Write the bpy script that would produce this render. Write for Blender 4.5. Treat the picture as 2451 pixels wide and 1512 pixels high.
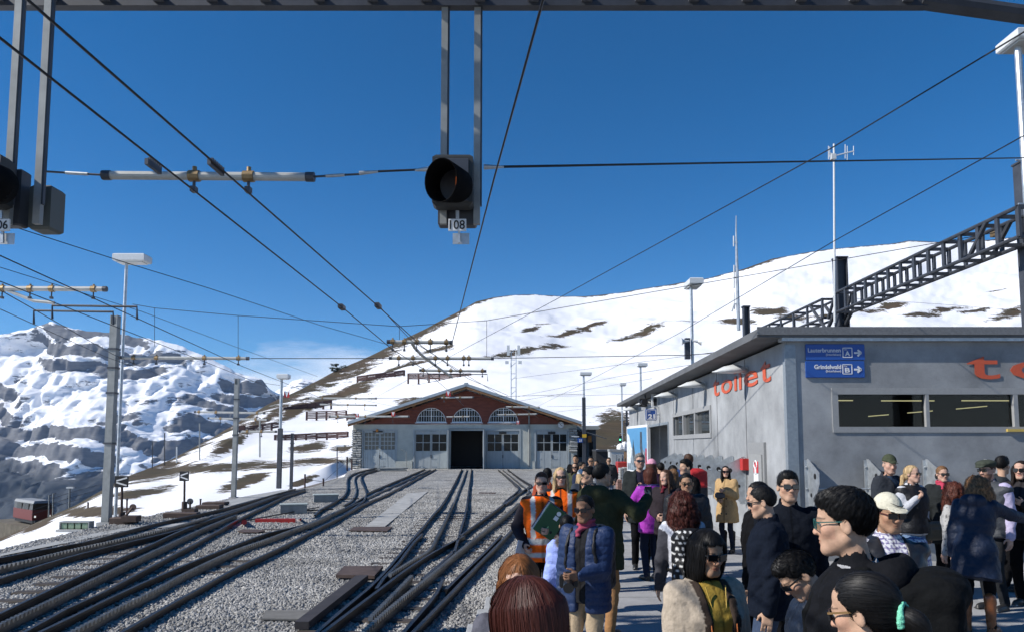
import bpy, bmesh, math, random
import numpy as np
from mathutils import Vector, Matrix
for _o in list(bpy.data.objects): bpy.data.objects.remove(_o, do_unlink=True)
SC = bpy.context.scene
COL = SC.collection
random.seed(7)
RNG = np.random.default_rng(11)
# ------------------------------------------------------------------ camera
CAMZ = 2.15
FPX = 1760.0           # focal length in units of a picture 2451 wide
PITCH = math.atan(147.0/FPX)
cam_d = bpy.data.cameras.new('camera'); cam = bpy.data.objects.new('camera', cam_d); COL.objects.link(cam)
cam.location = (0, 0, CAMZ); cam.rotation_euler = (math.pi/2 + PITCH, 0, 0)
cam_d.sensor_fit = 'HORIZONTAL'; cam_d.sensor_width = 36.0; cam_d.lens = 36.0*FPX/2451.0
cam_d.shift_y = 163.0/2451.0; cam_d.clip_start = 0.05; cam_d.clip_end = 20000
SC.camera = cam
# ------------------------------------------------------------------ sky, sun, exposure
SUN_TO = Vector((1.0, 0.26, -0.80)).normalized()     # the way the light travels
SUN_EL = math.asin(-SUN_TO.z)
world = bpy.data.worlds.new('World'); SC.world = world; world.use_nodes = True
def build_world():
    nt = world.node_tree; N = nt.nodes; L = nt.links; N.clear()
    out = N.new('ShaderNodeOutputWorld'); bg = N.new('ShaderNodeBackground')
    sky = N.new('ShaderNodeTexSky'); sky.sky_type = 'NISHITA'; sky.sun_disc = False
    sky.sun_elevation = SUN_EL
    sky.sun_rotation = math.atan2(-SUN_TO.x, -SUN_TO.y)
    sky.altitude = 2600; sky.air_density = 1.0; sky.dust_density = 0.35; sky.ozone_density = 3.2
    tc = N.new('ShaderNodeTexCoord')
    # thin cloud: a bank low over the far range and a few wisps
    mp = N.new('ShaderNodeMapping'); mp.inputs['Scale'].default_value = (1.6, 1.6, 6.0)
    L.new(tc.outputs['Generated'], mp.inputs['Vector'])
    nz = N.new('ShaderNodeTexNoise'); nz.inputs['Scale'].default_value = 2.3; nz.inputs['Detail'].default_value = 9; nz.inputs['Roughness'].default_value = 0.62
    L.new(mp.outputs[0], nz.inputs['Vector'])
    sep = N.new('ShaderNodeSeparateXYZ'); L.new(tc.outputs['Generated'], sep.inputs[0])
    low = N.new('ShaderNodeMapRange'); low.inputs[1].default_value = 0.06; low.inputs[2].default_value = 0.16
    low.inputs[3].default_value = 0.40; low.inputs[4].default_value = -0.17; low.clamp = True
    L.new(sep.outputs[2], low.inputs[0])
    ad = N.new('ShaderNodeMath'); ad.operation = 'ADD'; L.new(nz.outputs[0], ad.inputs[0]); L.new(low.outputs[0], ad.inputs[1])
    rp = N.new('ShaderNodeMapRange'); rp.inputs[1].default_value = 0.54; rp.inputs[2].default_value = 0.80; rp.clamp = True
    rp.inputs[3].default_value = 0.0; rp.inputs[4].default_value = 0.8
    L.new(ad.outputs[0], rp.inputs[0])
    gm = N.new('ShaderNodeGamma'); gm.inputs[1].default_value = 1.06; L.new(sky.outputs[0], gm.inputs[0])
    hs = N.new('ShaderNodeHueSaturation'); hs.inputs['Hue'].default_value = 0.498; hs.inputs['Saturation'].default_value = 1.34; hs.inputs['Value'].default_value = 1.0
    L.new(gm.outputs[0], hs.inputs['Color'])
    mx = N.new('ShaderNodeMix'); mx.data_type = 'RGBA'
    L.new(rp.outputs[0], mx.inputs[0]); L.new(hs.outputs[0], mx.inputs[6]); mx.inputs[7].default_value = (8.5, 9.2, 10.4, 1)
    L.new(mx.outputs[2], bg.inputs['Color']); bg.inputs['Strength'].default_value = 0.097
    L.new(bg.outputs[0], out.inputs[0])
build_world()
sun_d = bpy.data.lights.new('sun', 'SUN'); sun_d.energy = 4.9; sun_d.angle = math.radians(0.53); sun_d.color = (1.0, 0.955, 0.89)
sun = bpy.data.objects.new('sun', sun_d); COL.objects.link(sun); sun.location = (-30, -20, 40)
sun.rotation_euler = SUN_TO.to_track_quat('-Z', 'Y').to_euler()
SC.view_settings.view_transform = 'Standard'; SC.view_settings.look = 'None'
SC.view_settings.exposure = 0.22; SC.view_settings.gamma = 1.0; SC.view_settings.use_curve_mapping = False
SC.render.engine = 'CYCLES'
SC.cycles.max_bounces = 5; SC.cycles.diffuse_bounces = 2; SC.cycles.glossy_bounces = 2; SC.cycles.transmission_bounces = 3; SC.cycles.transparent_max_bounces = 6
SC.cycles.volume_bounces = 0; SC.cycles.caustics_reflective = False; SC.cycles.caustics_refractive = False
# ------------------------------------------------------------------ where a point of the picture lies in the place
_c, _s = math.cos(PITCH), math.sin(PITCH)
def ray(x, y):
    u = (x-1225.5)/FPX; v = (919.0-y)/FPX
    return Vector((u, _c - v*_s, _s + v*_c))
def at(x, y, Y):                 # the point at distance Y in front of the camera
    r = ray(x, y); return Vector((r.x*Y/r.y, Y, CAMZ + r.z*Y/r.y))
def atz(x, y, z):                # the point at height z
    r = ray(x, y); t = (z-CAMZ)/r.z; return Vector((r.x*t, r.y*t, z))
def Z4(p): return (638.3+p[0]/3.294, 1053.2+p[1]/3.294)
def ZL(p): return (p[0]/3.080, 1021.3+p[1]/3.080)
# ------------------------------------------------------------------ noise on arrays
def _hash(ix, iy, iz):
    h = (ix.astype(np.int64)*374761393 + iy.astype(np.int64)*668265263 + iz.astype(np.int64)*2147483647 + 1013) & 0xffffffff
    h = ((h ^ (h >> 13))*1274126177) & 0xffffffff
    return ((h ^ (h >> 16)) & 0xffff)/65535.0
def vnoise(x, y, z):
    x, y, z = np.broadcast_arrays(x, y, z)
    ix, iy, iz = np.floor(x), np.floor(y), np.floor(z)
    fx, fy, fz = x-ix, y-iy, z-iz
    fx = fx*fx*(3-2*fx); fy = fy*fy*(3-2*fy); fz = fz*fz*(3-2*fz)
    r = 0
    for a in (0, 1):
        for b in (0, 1):
            for c in (0, 1):
                w = (fx if a else 1-fx)*(fy if b else 1-fy)*(fz if c else 1-fz)
                r = r + w*_hash(ix+a, iy+b, iz+c)
    return r*2-1
def fbm(x, y, z, n=4, g=0.5):
    r = 0; a = 1; t = 0
    for i in range(n):
        r = r + a*vnoise(x*2**i+17*i, y*2**i-9*i, z*2**i+5*i); t += a; a *= g
    return r/t
# ------------------------------------------------------------------ tagging, objects
def tag(o, label=None, cat=None, group=None, kind=None):
    if label: o['label'] = label
    if cat: o['category'] = cat
    if group: o['group'] = group
    if kind: o['kind'] = kind
    return o
def thing(name, label, cat, loc=(0, 0, 0), rz=0, group=None):
    o = bpy.data.objects.new(name, None); COL.objects.link(o); o.empty_display_size = 0.1
    o.location = loc; o.rotation_euler = (0, 0, rz); o['label'] = label; o['category'] = cat
    if group: o['group'] = group
    return o
def link(name, me, mat=None, parent=None, world=True):
    """one mesh object; world=True: its vertices are in world space even under a parent"""
    o = bpy.data.objects.new(name, me); COL.objects.link(o)
    if mat is not None:
        me.materials.clear()
        for m in (mat if isinstance(mat, (list, tuple)) else [mat]): me.materials.append(m)
    if parent is not None:
        o.parent = parent
        if world: o.matrix_parent_inverse = wmat(parent).inverted()
    return o
def wmat(o):
    m = o.matrix_basis.copy()
    if o.parent: m = wmat(o.parent) @ o.matrix_parent_inverse @ m
    return m
def dup(o, parent=None, loc=None, rz=None, label=None):
    c = o.copy(); COL.objects.link(c); c.parent = parent
    if loc is not None: c.location = loc
    if rz is not None: c.rotation_euler = (0, 0, rz)
    if label: c['label'] = label
    for ch in list(o.children): dup(ch, c)
    return c
def np_mesh(name, V, F, smooth=False, col=None):
    V = np.asarray(V, np.float32); F = np.asarray(F, np.int32)
    me = bpy.data.meshes.new(name); n, k = F.shape
    me.vertices.add(len(V)); me.vertices.foreach_set('co', V.ravel())
    me.loops.add(n*k); me.loops.foreach_set('vertex_index', F.ravel())
    me.polygons.add(n); me.polygons.foreach_set('loop_start', np.arange(0, n*k, k, dtype=np.int32))
    me.polygons.foreach_set('loop_total', np.full(n, k, np.int32))
    me.update(calc_edges=True)
    if smooth: me.polygons.foreach_set('use_smooth', np.ones(n, bool))
    if col is not None:
        a = me.color_attributes.new('Col', 'FLOAT_COLOR', 'POINT')
        c4 = np.ones((len(V), 4), np.float32); c4[:, :3] = col; a.data.foreach_set('color', c4.ravel())
    return me
class MB:
    """collects shapes into one mesh"""
    def __init__(s): s.v = []; s.f = []; s.m = []; s.mi = 0
    def add(s, vs, fs):
        n = len(s.v); s.v += [tuple(p) for p in vs]
        for f in fs: s.f.append(tuple(i+n for i in f)); s.m.append(s.mi)
        return s
    def box(s, c, d, R=None, bev=0.0):
        hx, hy, hz = d[0]/2, d[1]/2, d[2]/2; c = Vector(c)
        if bev > 0:
            b = min(bev, hx*.9, hy*.9, hz*.9); vs = []
            for z, i in ((-hz, b), (-hz+b, 0), (hz-b, 0), (hz, b)):
                for x, y in ((-1, -1), (1, -1), (1, 1), (-1, 1)): vs.append(Vector((x*(hx-i), y*(hy-i), z)))
            fs = [(3, 2, 1, 0), (12, 13, 14, 15)]
            for r in range(3):
                for k in range(4): fs.append((r*4+k, r*4+(k+1) % 4, r*4+4+(k+1) % 4, r*4+4+k))
        else:
            vs = [Vector((x*hx, y*hy, z*hz)) for z in (-1, 1) for x, y in ((-1, -1), (1, -1), (1, 1), (-1, 1))]
            fs = [(3, 2, 1, 0), (4, 5, 6, 7), (0, 1, 5, 4), (1, 2, 6, 5), (2, 3, 7, 6), (3, 0, 4, 7)]
        if R is not None: vs = [R @ v for v in vs]
        return s.add([c+v for v in vs], fs)
    def b2(s, lo, hi, bev=0.0):
        return s.box([(a+b)/2 for a, b in zip(lo, hi)], [abs(b-a) for a, b in zip(lo, hi)], bev=bev)
    def bar(s, p, q, w, h=None, up=(0, 0, 1)):
        p, q = Vector(p), Vector(q); h = h or w; d = q-p; l = d.length
        if l < 1e-6: return s
        y = d/l; up = Vector(up)
        if abs(y.dot(up)) > 0.98: up = Vector((0, 1, 0))
        x = y.cross(up).normalized(); z = x.cross(y)
        R = Matrix((x, y, z)).transposed()
        return s.box((p+q)/2, (w, l, h), R)
    def tube(s, pts, r, n=8, caps=True):
        pts = [Vector(p) for p in pts]; rs = r if isinstance(r, (list, tuple)) else [r]*len(pts); vs = []; fs = []; k = len(pts)
        px = None
        for i, p in enumerate(pts):
            t = (pts[min(i+1, k-1)]-pts[max(i-1, 0)]).normalized()
            if px is None:
                a = Vector((0, 0, 1)) if abs(t.z) < .9 else Vector((1, 0, 0)); px = t.cross(a).normalized()
            else:
                px = (px - t*px.dot(t)).normalized()
            py = t.cross(px)
            for j in range(n):
                a = 2*math.pi*j/n; vs.append(p+(px*math.cos(a)+py*math.sin(a))*rs[i])
        for i in range(k-1):
            for j in range(n): fs.append((i*n+j, i*n+(j+1) % n, (i+1)*n+(j+1) % n, (i+1)*n+j))
        if caps: fs += [tuple(range(n))[::-1], tuple((k-1)*n+j for j in range(n))]
        return s.add(vs, fs)
    def cyl(s, p, q, r, n=12, r2=None): return s.tube([p, q], [r, r if r2 is None else r2], n)
    def prism(s, poly, origin, ax, ay, n, th):
        """polygon in the plane (ax, ay) through origin, thickened by th along n"""
        o, ax, ay, n = Vector(origin), Vector(ax), Vector(ay), Vector(n); k = len(poly)
        a = [o+ax*x+ay*y for x, y in poly]; b = [p+n*th for p in a]
        fs = [tuple(range(k)), tuple(range(k, 2*k))[::-1]]+[(i, k+i, k+(i+1) % k, (i+1) % k) for i in range(k)]
        return s.add(a+b, fs)
    def lathe(s, prof, c=(0, 0, 0), n=16, R=None):
        c = Vector(c); vs = []; fs = []; k = len(prof)
        for r, z in prof:
            for j in range(n):
                a = 2*math.pi*j/n; v = Vector((r*math.cos(a), r*math.sin(a), z)); vs.append(c+(R @ v if R is not None else v))
        for i in range(k-1):
            for j in range(n): fs.append((i*n+j, i*n+(j+1) % n, (i+1)*n+(j+1) % n, (i+1)*n+j))
        fs += [tuple(range(n))[::-1], tuple((k-1)*n+j for j in range(n))]
        return s.add(vs, fs)
    def mesh(s, name, smooth=False, fix=True):
        me = bpy.data.meshes.new(name); me.from_pydata(s.v, [], s.f)
        if any(s.m): me.polygons.foreach_set('material_index', s.m)
        if fix:
            bm = bmesh.new(); bm.from_mesh(me); bmesh.ops.recalc_face_normals(bm, faces=bm.faces); bm.to_mesh(me); bm.free()
        if smooth: me.polygons.foreach_set('use_smooth', [True]*len(me.polygons))
        me.update(); return me
    def build(s, name, mat, parent=None, smooth=False, world=True):
        return link(name, s.mesh(name, smooth), mat, parent, world)
def text_mesh(txt, size=1.0, depth=0.01, bold=0.0, align='CENTER', space=1.0):
    cu = bpy.data.curves.new('letters', 'FONT'); cu.body = txt; cu.size = size; cu.extrude = depth/2; cu.offset = bold
    cu.align_x = align; cu.align_y = 'CENTER'; cu.resolution_u = 3; cu.space_character = space
    ob = bpy.data.objects.new('letters', cu); COL.objects.link(ob)
    dg = bpy.context.evaluated_depsgraph_get(); dg.update()
    me = bpy.data.meshes.new_from_object(ob.evaluated_get(dg))
    bpy.data.objects.remove(ob); bpy.data.curves.remove(cu)
    return me
def text(name, txt, size, loc, ax, ay, mat, parent, depth=0.008, bold=0.0, align='CENTER', sx=1.0):
    """letters in the plane (ax, ay) with their middle at loc"""
    me = text_mesh(txt, size, depth, bold, align)
    ax, ay = Vector(ax).normalized(), Vector(ay).normalized(); n = ax.cross(ay)
    M = Matrix((ax*sx, ay, n)).transposed().to_4x4(); M.translation = Vector(loc)
    me.transform(M)
    return link(name, me, mat, parent)
def smooth_path(P, step=0.5):
    """Catmull-Rom through the points"""
    P = [Vector(p) for p in P]; Q = [P[0]*2-P[1]]+P+[P[-1]*2-P[-2]]; out = []
    for i in range(1, len(Q)-2):
        a, b, c, d = Q[i-1:i+3]; n = max(1, int((c-b).length/step))
        for k in range(n):
            t = k/n; out.append(0.5*((2*b)+(c-a)*t+(2*a-5*b+4*c-d)*t*t+(3*b-a-3*c+d)*t**3))
    return out+[P[-1]]
# ------------------------------------------------------------------ materials
MATS = {}
def mat(name, col, rough=0.6, metal=0.0, noise=0.0, nscale=20.0, bump=0.0, bscale=60.0, spec=0.5, col2=None, detail=5, stretch=None, emit=None, attr=False, trans=0.0, coat=0.0, speck=0.0, sheen=0.0):
    if name in MATS: return MATS[name]
    m = bpy.data.materials.new(name); m.use_nodes = True; MATS[name] = m
    nt = m.node_tree; N = nt.nodes; L = nt.links; b = N['Principled BSDF']
    b.inputs['Roughness'].default_value = rough; b.inputs['Metallic'].default_value = metal
    b.inputs['Specular IOR Level'].default_value = spec
    if coat: b.inputs['Coat Weight'].default_value = coat
    if sheen: b.inputs['Sheen Weight'].default_value = sheen
    if trans: b.inputs['Transmission Weight'].default_value = trans
    if emit: b.inputs['Emission Color'].default_value = (*emit[:3], 1); b.inputs['Emission Strength'].default_value = emit[3]
    tc = N.new('ShaderNodeTexCoord'); vec = tc.outputs['Object']
    if stretch:
        mp = N.new('ShaderNodeMapping'); mp.inputs['Scale'].default_value = stretch; L.new(vec, mp.inputs[0]); vec = mp.outputs[0]
    base = None
    if attr:
        at_ = N.new('ShaderNodeAttribute'); at_.attribute_name = 'Col'; base = at_.outputs['Color']
    if noise > 0 or col2 is not None:
        nz = N.new('ShaderNodeTexNoise'); nz.inputs['Scale'].default_value = nscale; nz.inputs['Detail'].default_value = detail; nz.inputs['Roughness'].default_value = 0.65
        L.new(vec, nz.inputs['Vector'])
        mx = N.new('ShaderNodeMix'); mx.data_type = 'RGBA'
        if col2 is not None:
            mr = N.new('ShaderNodeMapRange'); mr.inputs[1].default_value = .38; mr.inputs[2].default_value = .64; L.new(nz.outputs[0], mr.inputs[0])
            L.new(mr.outputs[0], mx.inputs[0]); mx.inputs[6].default_value = (*col, 1); mx.inputs[7].default_value = (*col2, 1)
        else:
            mr = N.new('ShaderNodeMapRange'); mr.inputs[1].default_value = .3; mr.inputs[2].default_value = .7; mr.inputs[3].default_value = 1-noise; mr.inputs[4].default_value = 1+noise
            L.new(nz.outputs[0], mr.inputs[0]); mx.blend_type = 'MULTIPLY'; mx.inputs[0].default_value = 1.0
            if base is not None: L.new(base, mx.inputs[6])
            else: mx.inputs[6].default_value = (*col, 1)
            cmb = N.new('ShaderNodeCombineColor')
            for k in range(3): L.new(mr.outputs[0], cmb.inputs[k])
            L.new(cmb.outputs[0], mx.inputs[7])
        base = mx.outputs[2]
    if speck > 0:
        n2 = N.new('ShaderNodeTexNoise'); n2.inputs['Scale'].default_value = bscale*1.3; n2.inputs['Detail'].default_value = 2; L.new(tc.outputs['Object'], n2.inputs['Vector'])
        m2 = N.new('ShaderNodeMapRange'); m2.inputs[1].default_value = .64; m2.inputs[2].default_value = .74; m2.inputs[3].default_value = 0; m2.inputs[4].default_value = speck; L.new(n2.outputs[0], m2.inputs[0])
        x2 = N.new('ShaderNodeMix'); x2.data_type = 'RGBA'; L.new(m2.outputs[0], x2.inputs[0])
        if base is not None: L.new(base, x2.inputs[6])
        else: x2.inputs[6].default_value = (*col, 1)
        x2.inputs[7].default_value = (.03, .03, .032, 1); base = x2.outputs[2]
    if base is not None: L.new(base, b.inputs['Base Color'])
    else: b.inputs['Base Color'].default_value = (*col, 1)
    if bump > 0:
        bn = N.new('ShaderNodeTexNoise'); bn.inputs['Scale'].default_value = bscale; bn.inputs['Detail'].default_value = 4; L.new(vec, bn.inputs['Vector'])
        bp = N.new('ShaderNodeBump'); bp.inputs['Strength'].default_value = bump; bp.inputs['Distance'].default_value = 0.02; L.new(bn.outputs[0], bp.inputs['Height']); L.new(bp.outputs[0], b.inputs['Normal'])
    return m
STEEL_DK = mat('dark_painted_steel', (.060, .066, .078), .5, .25, noise=.25, nscale=3)
STEEL_GV = mat('galvanised_steel', (.50, .53, .55), .48, .75, noise=.22, nscale=9)
STEEL_GR = mat('grey_painted_steel', (.27, .28, .27), .55, .1, noise=.2, nscale=4)
CONC = mat('concrete', (.33, .335, .33), .88, 0, noise=.22, nscale=3, bump=.25, bscale=40)
BLACK = mat('black_plastic', (.012, .012, .013), .5)
WHITE = mat('white_paint', (.75, .76, .76), .5, noise=.06)
BLUE_SIGN = mat('blue_sign', (.018, .075, .30), .4)
GLASS = mat('dark_glass', (.010, .012, .013), .12, 0, spec=.2)
WIREM = mat('wire_copper_dark', (.025, .025, .027), .5, .5)
INSUL = mat('insulator_tube', (.46, .46, .43), .5, .1, noise=.15, nscale=6)
BRONZE = mat('bronze_clamp', (.30, .21, .11), .5, .7, noise=.3)
SNOWW = mat('lamp_housing', (.62, .64, .64), .4, noise=.08)
WOOD = mat('weathered_wood', (.17, .10, .055), .8, noise=.3, nscale=8, stretch=(1, 1, .2))
# ================================================================== terrain: the snowy hill, the far range
def interp_cols(cols, xs, rows):
    """cols: {x: [(dist, y), ...]}; gives dist and y for every x and row 0..1"""
    kx = sorted(cols); n = len(rows); A = np.zeros((len(kx), n)); B = np.zeros((len(kx), n))
    for i, k in enumerate(kx):
        p = cols[k]; d = np.log([q[0] for q in p]); y = np.array([q[1] for q in p], float)
        t = np.concatenate([[0], np.cumsum(np.hypot(np.diff(d)*120, np.diff(y)))]); t /= t[-1]
        A[i] = np.interp(rows, t, d); B[i] = np.interp(rows, t, y)
    D = np.zeros((len(xs), n)); Y = np.zeros((len(xs), n))
    for j in range(n):
        D[:, j] = np.exp(np.interp(xs, kx, A[:, j])); Y[:, j] = np.interp(xs, kx, B[:, j])
    return D, Y
def unproj(X, Yp, D):
    u = (X-1225.5)/FPX; v = (919.0-Yp)/FPX; ry = _c - v*_s; rz = _s + v*_c
    return np.stack([u*D/ry, D, CAMZ + rz*D/ry], -1)
def grid_faces(nx, ny):
    i = np.arange(nx*ny).reshape(nx, ny)
    return np.stack([i[:-1, :-1].ravel(), i[1:, :-1].ravel(), i[1:, 1:].ravel(), i[:-1, 1:].ravel()], 1)
def add_attr(me, name, val):
    a = me.attributes.new(name, 'FLOAT', 'POINT'); a.data.foreach_set('value', np.asarray(val, np.float32).ravel())
def snow_material(name, brown, brown2, rock=False):
    m = bpy.data.materials.new(name); m.use_nodes = True; nt = m.node_tree; N = nt.nodes; L = nt.links; b = N['Principled BSDF']
    b.inputs['Specular IOR Level'].default_value = .2
    at_ = N.new('ShaderNodeAttribute'); at_.attribute_name = 'bare'
    geo = N.new('ShaderNodeNewGeometry'); tc = N.new('ShaderNodeTexCoord')
    def noise(scale, det=6, rg=.62, vec=None):
        n = N.new('ShaderNodeTexNoise'); n.inputs['Scale'].default_value = scale; n.inputs['Detail'].default_value = det; n.inputs['Roughness'].default_value = rg
        L.new(vec or tc.outputs['Object'], n.inputs['Vector']); return n.outputs[0]
    def rng(v, a, c, lo=0, hi=1):
        r = N.new('ShaderNodeMapRange'); r.inputs[1].default_value = a; r.inputs[2].default_value = c; r.inputs[3].default_value = lo; r.inputs[4].default_value = hi; L.new(v, r.inputs[0]); return r.outputs[0]
    def mth(op, a, c):
        q = N.new('ShaderNodeMath'); q.operation = op
        for k, v in enumerate((a, c)):
            if isinstance(v, (int, float)): q.inputs[k].default_value = v
            else: L.new(v, q.inputs[k])
        return q.outputs[0]
    def mix(f, a, c):
        q = N.new('ShaderNodeMix'); q.data_type = 'RGBA'; L.new(f, q.inputs[0])
        for k, v in ((6, a), (7, c)):
            if isinstance(v, tuple): q.inputs[k].default_value = (*v, 1)
            else: L.new(v, q.inputs[k])
        return q.outputs[2]
    if rock:
        sep = N.new('ShaderNodeSeparateXYZ'); L.new(geo.outputs['Normal'], sep.inputs[0])
        mp = N.new('ShaderNodeMapping'); mp.inputs['Scale'].default_value = (1, 1, 5); L.new(tc.outputs['Object'], mp.inputs[0])
        n1 = noise(.006, 9, .74); n2 = noise(.020, 9, .76, mp.outputs[0]); ca = N.new('ShaderNodeAttribute'); ca.attribute_name = 'cliff'
        f = mth('ADD', ca.outputs['Fac'], mth('ADD', rng(n1, .3, .7, -.22, .22), rng(n2, .3, .7, -.5, .5)))
        f = mth('ADD', f, rng(sep.outputs[2], .15, .55, .35, 0.0))
        f = rng(f, .46, .58); f = mth('MAXIMUM', f, rng(mth('ADD', at_.outputs['Fac'], rng(n2, .3, .7, -.35, .35)), .45, .6))
        col = mix(rng(n2, .35, .65), brown, brown2)
        col = mix(at_.outputs['Fac'], col, (.030, .036, .040))
    else:
        v = mth('ADD', at_.outputs['Fac'], mth('ADD', rng(noise(.07, 10, .78), .36, .64, -.42, .42), rng(noise(.5, 8, .8), .36, .64, -.22, .22)))
        f = rng(v, .46, .54)
        col = mix(rng(noise(.35, 9, .78), .36, .64), brown, brown2)
        col = mix(rng(noise(.05, 6, .7), .4, .65, 0, .55), col, (.050, .055, .028))
    snow = mix(rng(noise(.06, 4), .3, .7), (.84, .85, .87), (.90, .90, .91))
    L.new(mix(f, snow, col), b.inputs['Base Color']); b.inputs['Roughness'].default_value = .8
    bp = N.new('ShaderNodeBump'); bp.inputs['Strength'].default_value = .35; bp.inputs['Distance'].default_value = 5.0 if rock else .12
    L.new(noise(.03 if rock else 1.2, 8, .7), bp.inputs['Height']); L.new(bp.outputs[0], b.inputs['Normal'])
    return m
RIDGE = [(-2600, 110, 1350), (-700, 95, 1360), (-300, 80, 1335), (0, 62, 1287), (80, 64, 1252), (180, 68, 1208), (300, 78, 1140), (410, 115, 1098), (520, 170, 1040), (640, 260, 968), (720, 320, 930), (800, 390, 888), (870, 440, 858), (930, 480, 828), (1020, 540, 786), (1110, 600, 738), (1140, 620, 722), (1180, 650, 712), (1230, 680, 706), (1280, 700, 705), (1340, 720, 709), (1400, 735, 709), (1480, 750, 701), (1600, 770, 682), (1700, 790, 665), (1780, 800, 645), (1850, 810, 620), (1960, 850, 600), (2060, 880, 590), (2130, 900, 584), (2175, 905, 576), (2250, 920, 580), (2340, 940, 577), (2451, 950, 566), (2900, 980, 560), (3400, 1000, 600)]
EDGE = [(-2600, 3.5, 0), (-1400, 6, 0), (-700, 9.5, 0), (-300, 12.2, 0), (0, 15.2, 0), (270, 20.2, 0), (560, 30.5, 0), (700, 36, 0), (790, 44, 0), (840, 64, 0), (930, 74, 0), (1500, 76, 0), (3400, 60, 0)]
def edge_d(x): return float(np.interp(x, [e[0] for e in EDGE], [e[1] for e in EDGE]))
def gy(d, z): return 1066+FPX*(CAMZ-z)/d      # row of a ground point at distance d, height z (level view)
def build_hill():
    cols = {}
    for x, d, y in RIDGE:
        e = edge_d(x); p = [(e*.93, gy(e*.93, -.35)), (e, gy(e, -.12))]
        if x <= 180: p += [(e*1.25, gy(e*1.25, -.45)), ((e*d)**.5, .45*gy(e*1.25, -.45)+.55*y), (d*.8, y*.9+.1*gy(e*1.25, -.45))]
        elif x <= 420: p += [(e*1.3, gy(e*1.3, -.4)), (d*.55, .45*gy(e*1.3, -.3)+.55*y)]
        elif x <= 860: p += [(e*1.15, gy(e*1.15, -.4)), (62, 1115+(640-x)*.05), (86, 1096), (90, 1094), (d*.62, .38*1094+.62*y)]
        else: p += [(88, 1102), (104, 1078), (170, 1020*.8+.2*y), (d*.52, 1066-.58*(1066-y)), (d*.8, 1066-.85*(1066-y))]
        p += [(d, y)]
        cols[x] = p
    xs = np.concatenate([np.linspace(-2600, -320, 60), np.arange(-300, 2560, 4.0), np.linspace(2600, 3400, 30)])
    rows = np.linspace(0, 1, 135)
    D, Y = interp_cols(cols, xs, rows)
    ker = np.exp(-np.linspace(-2, 2, 23)**2); ker /= ker.sum(); a0, a1 = 60, len(xs)-30
    ry0 = Y[:, -1].copy()
    for A in (D, Y):
        for j in range(A.shape[1]):
            seg = A[a0:a1, j]; A[a0:a1, j] = np.convolve(np.pad(seg, 11, mode='edge'), ker, 'valid')
    Y += (ry0-Y[:, -1])[:, None]*np.clip((rows-.8)/.2, 0, 1)[None, :]
    P = unproj(xs[:, None]+0*D, Y, D)
    w = np.clip((D-20)/80, 0, 1)*np.clip((1-rows)*8, .12, 1)
    P[..., 2] += w*(fbm(P[..., 0]/40, P[..., 1]/40, 0, 4)*D*.010 + fbm(P[..., 0]/7, P[..., 1]/7, 3., 3)*.10*np.clip(D/60, 0, 3))
    # behind the ridge it falls away
    back = []
    rd = D[:, -1]; top = P[:, -1]
    dirn = top[:, :2]/np.linalg.norm(top[:, :2], axis=1)[:, None]
    left = np.clip((700-xs)/300, 0, 1)
    for k, (dd, dz) in enumerate(((.03, -.012), (.09, -.05), (.2, -.14), (.45, -.35))):
        q = top.copy(); q[:, :2] += dirn*(rd*dd)[:, None]; q[:, 2] += rd*dz*(1+left*1.6); back.append(q)
    P = np.concatenate([P, np.stack(back, 1)], 1)
    nx, ny = P.shape[:2]
    # where bare ground shows: distance in the view of each patch of grass
    X = np.repeat(xs[:, None], ny, 1); Yp = np.concatenate([Y, np.repeat(Y[:, -1:], 4, 1)], 1)
    ridge_y = np.interp(xs, [r[0] for r in RIDGE], [r[2] for r in RIDGE])[:, None]
    below = Yp-ridge_y
    bw = np.interp(xs, [-300, 0, 180, 300, 400, 520, 640, 760, 850, 930, 1020, 1110, 1160, 1200, 1390, 1400, 1450, 1460, 1560, 1600, 1760, 1790, 1850, 1870, 2120, 2140, 2170, 2180, 2500], [22, 18, 15, 18, 12, 20, 34, 44, 52, 44, 28, 14, 7, 3, 2, 5, 5, 2, 2, 5, 3, 9, 9, 1, 1, 5, 5, 0, 0])[:, None]
    m = np.clip(1.0-below/np.maximum(bw, .5), -.3, 1)*1.0+0.05
    def ell(cx, cy, rx, ry, tilt=0, s=1.0):
        nonlocal m
        a = math.radians(tilt); dx = X-cx; dy = Yp-cy; u = dx*math.cos(a)+dy*math.sin(a); v = -dx*math.sin(a)+dy*math.cos(a)
        m = np.maximum(m, s*(1.15-.65*np.sqrt((u/rx)**2+(v/ry)**2)))
    # along the foot of the hill and the path
    ell(500, 1116, 320, 12, -2); ell(360, 1130, 120, 17, -10); ell(760, 1104, 90, 8, 0); ell(585, 1152, 60, 11, -18); ell(335, 1178, 70, 8, -8)
    ell(1040, 1100, 200, 5); ell(225, 1224, 85, 11, -3); ell(330, 1240, 70, 9, 5); ell(90, 1256, 50, 9, -28)
    ell(740, 1064, 44, 9, -8); ell(725, 1150, 34, 7, -20); ell(820, 1070, 30, 10)
    ell(640, 1000, 60, 10, -32); ell(700, 985, 46, 12, -34); ell(560, 1050, 60, 12, -25); ell(840, 932, 60, 13, -22); ell(770, 960, 40, 8, -25); ell(960, 880, 60, 5, -18); ell(1045, 838, 46, 5, -12)
    ell(1240, 838, 75, 7, -9); ell(1310, 826, 40, 6, -6); ell(1545, 792, 46, 9, -12); ell(1500, 805, 42, 4, -14); ell(1265, 785, 26, 4, -10); ell(1360, 795, 50, 4, -8); ell(1300, 775, 18, 2); ell(1410, 782, 44, 4, -12)
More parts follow.
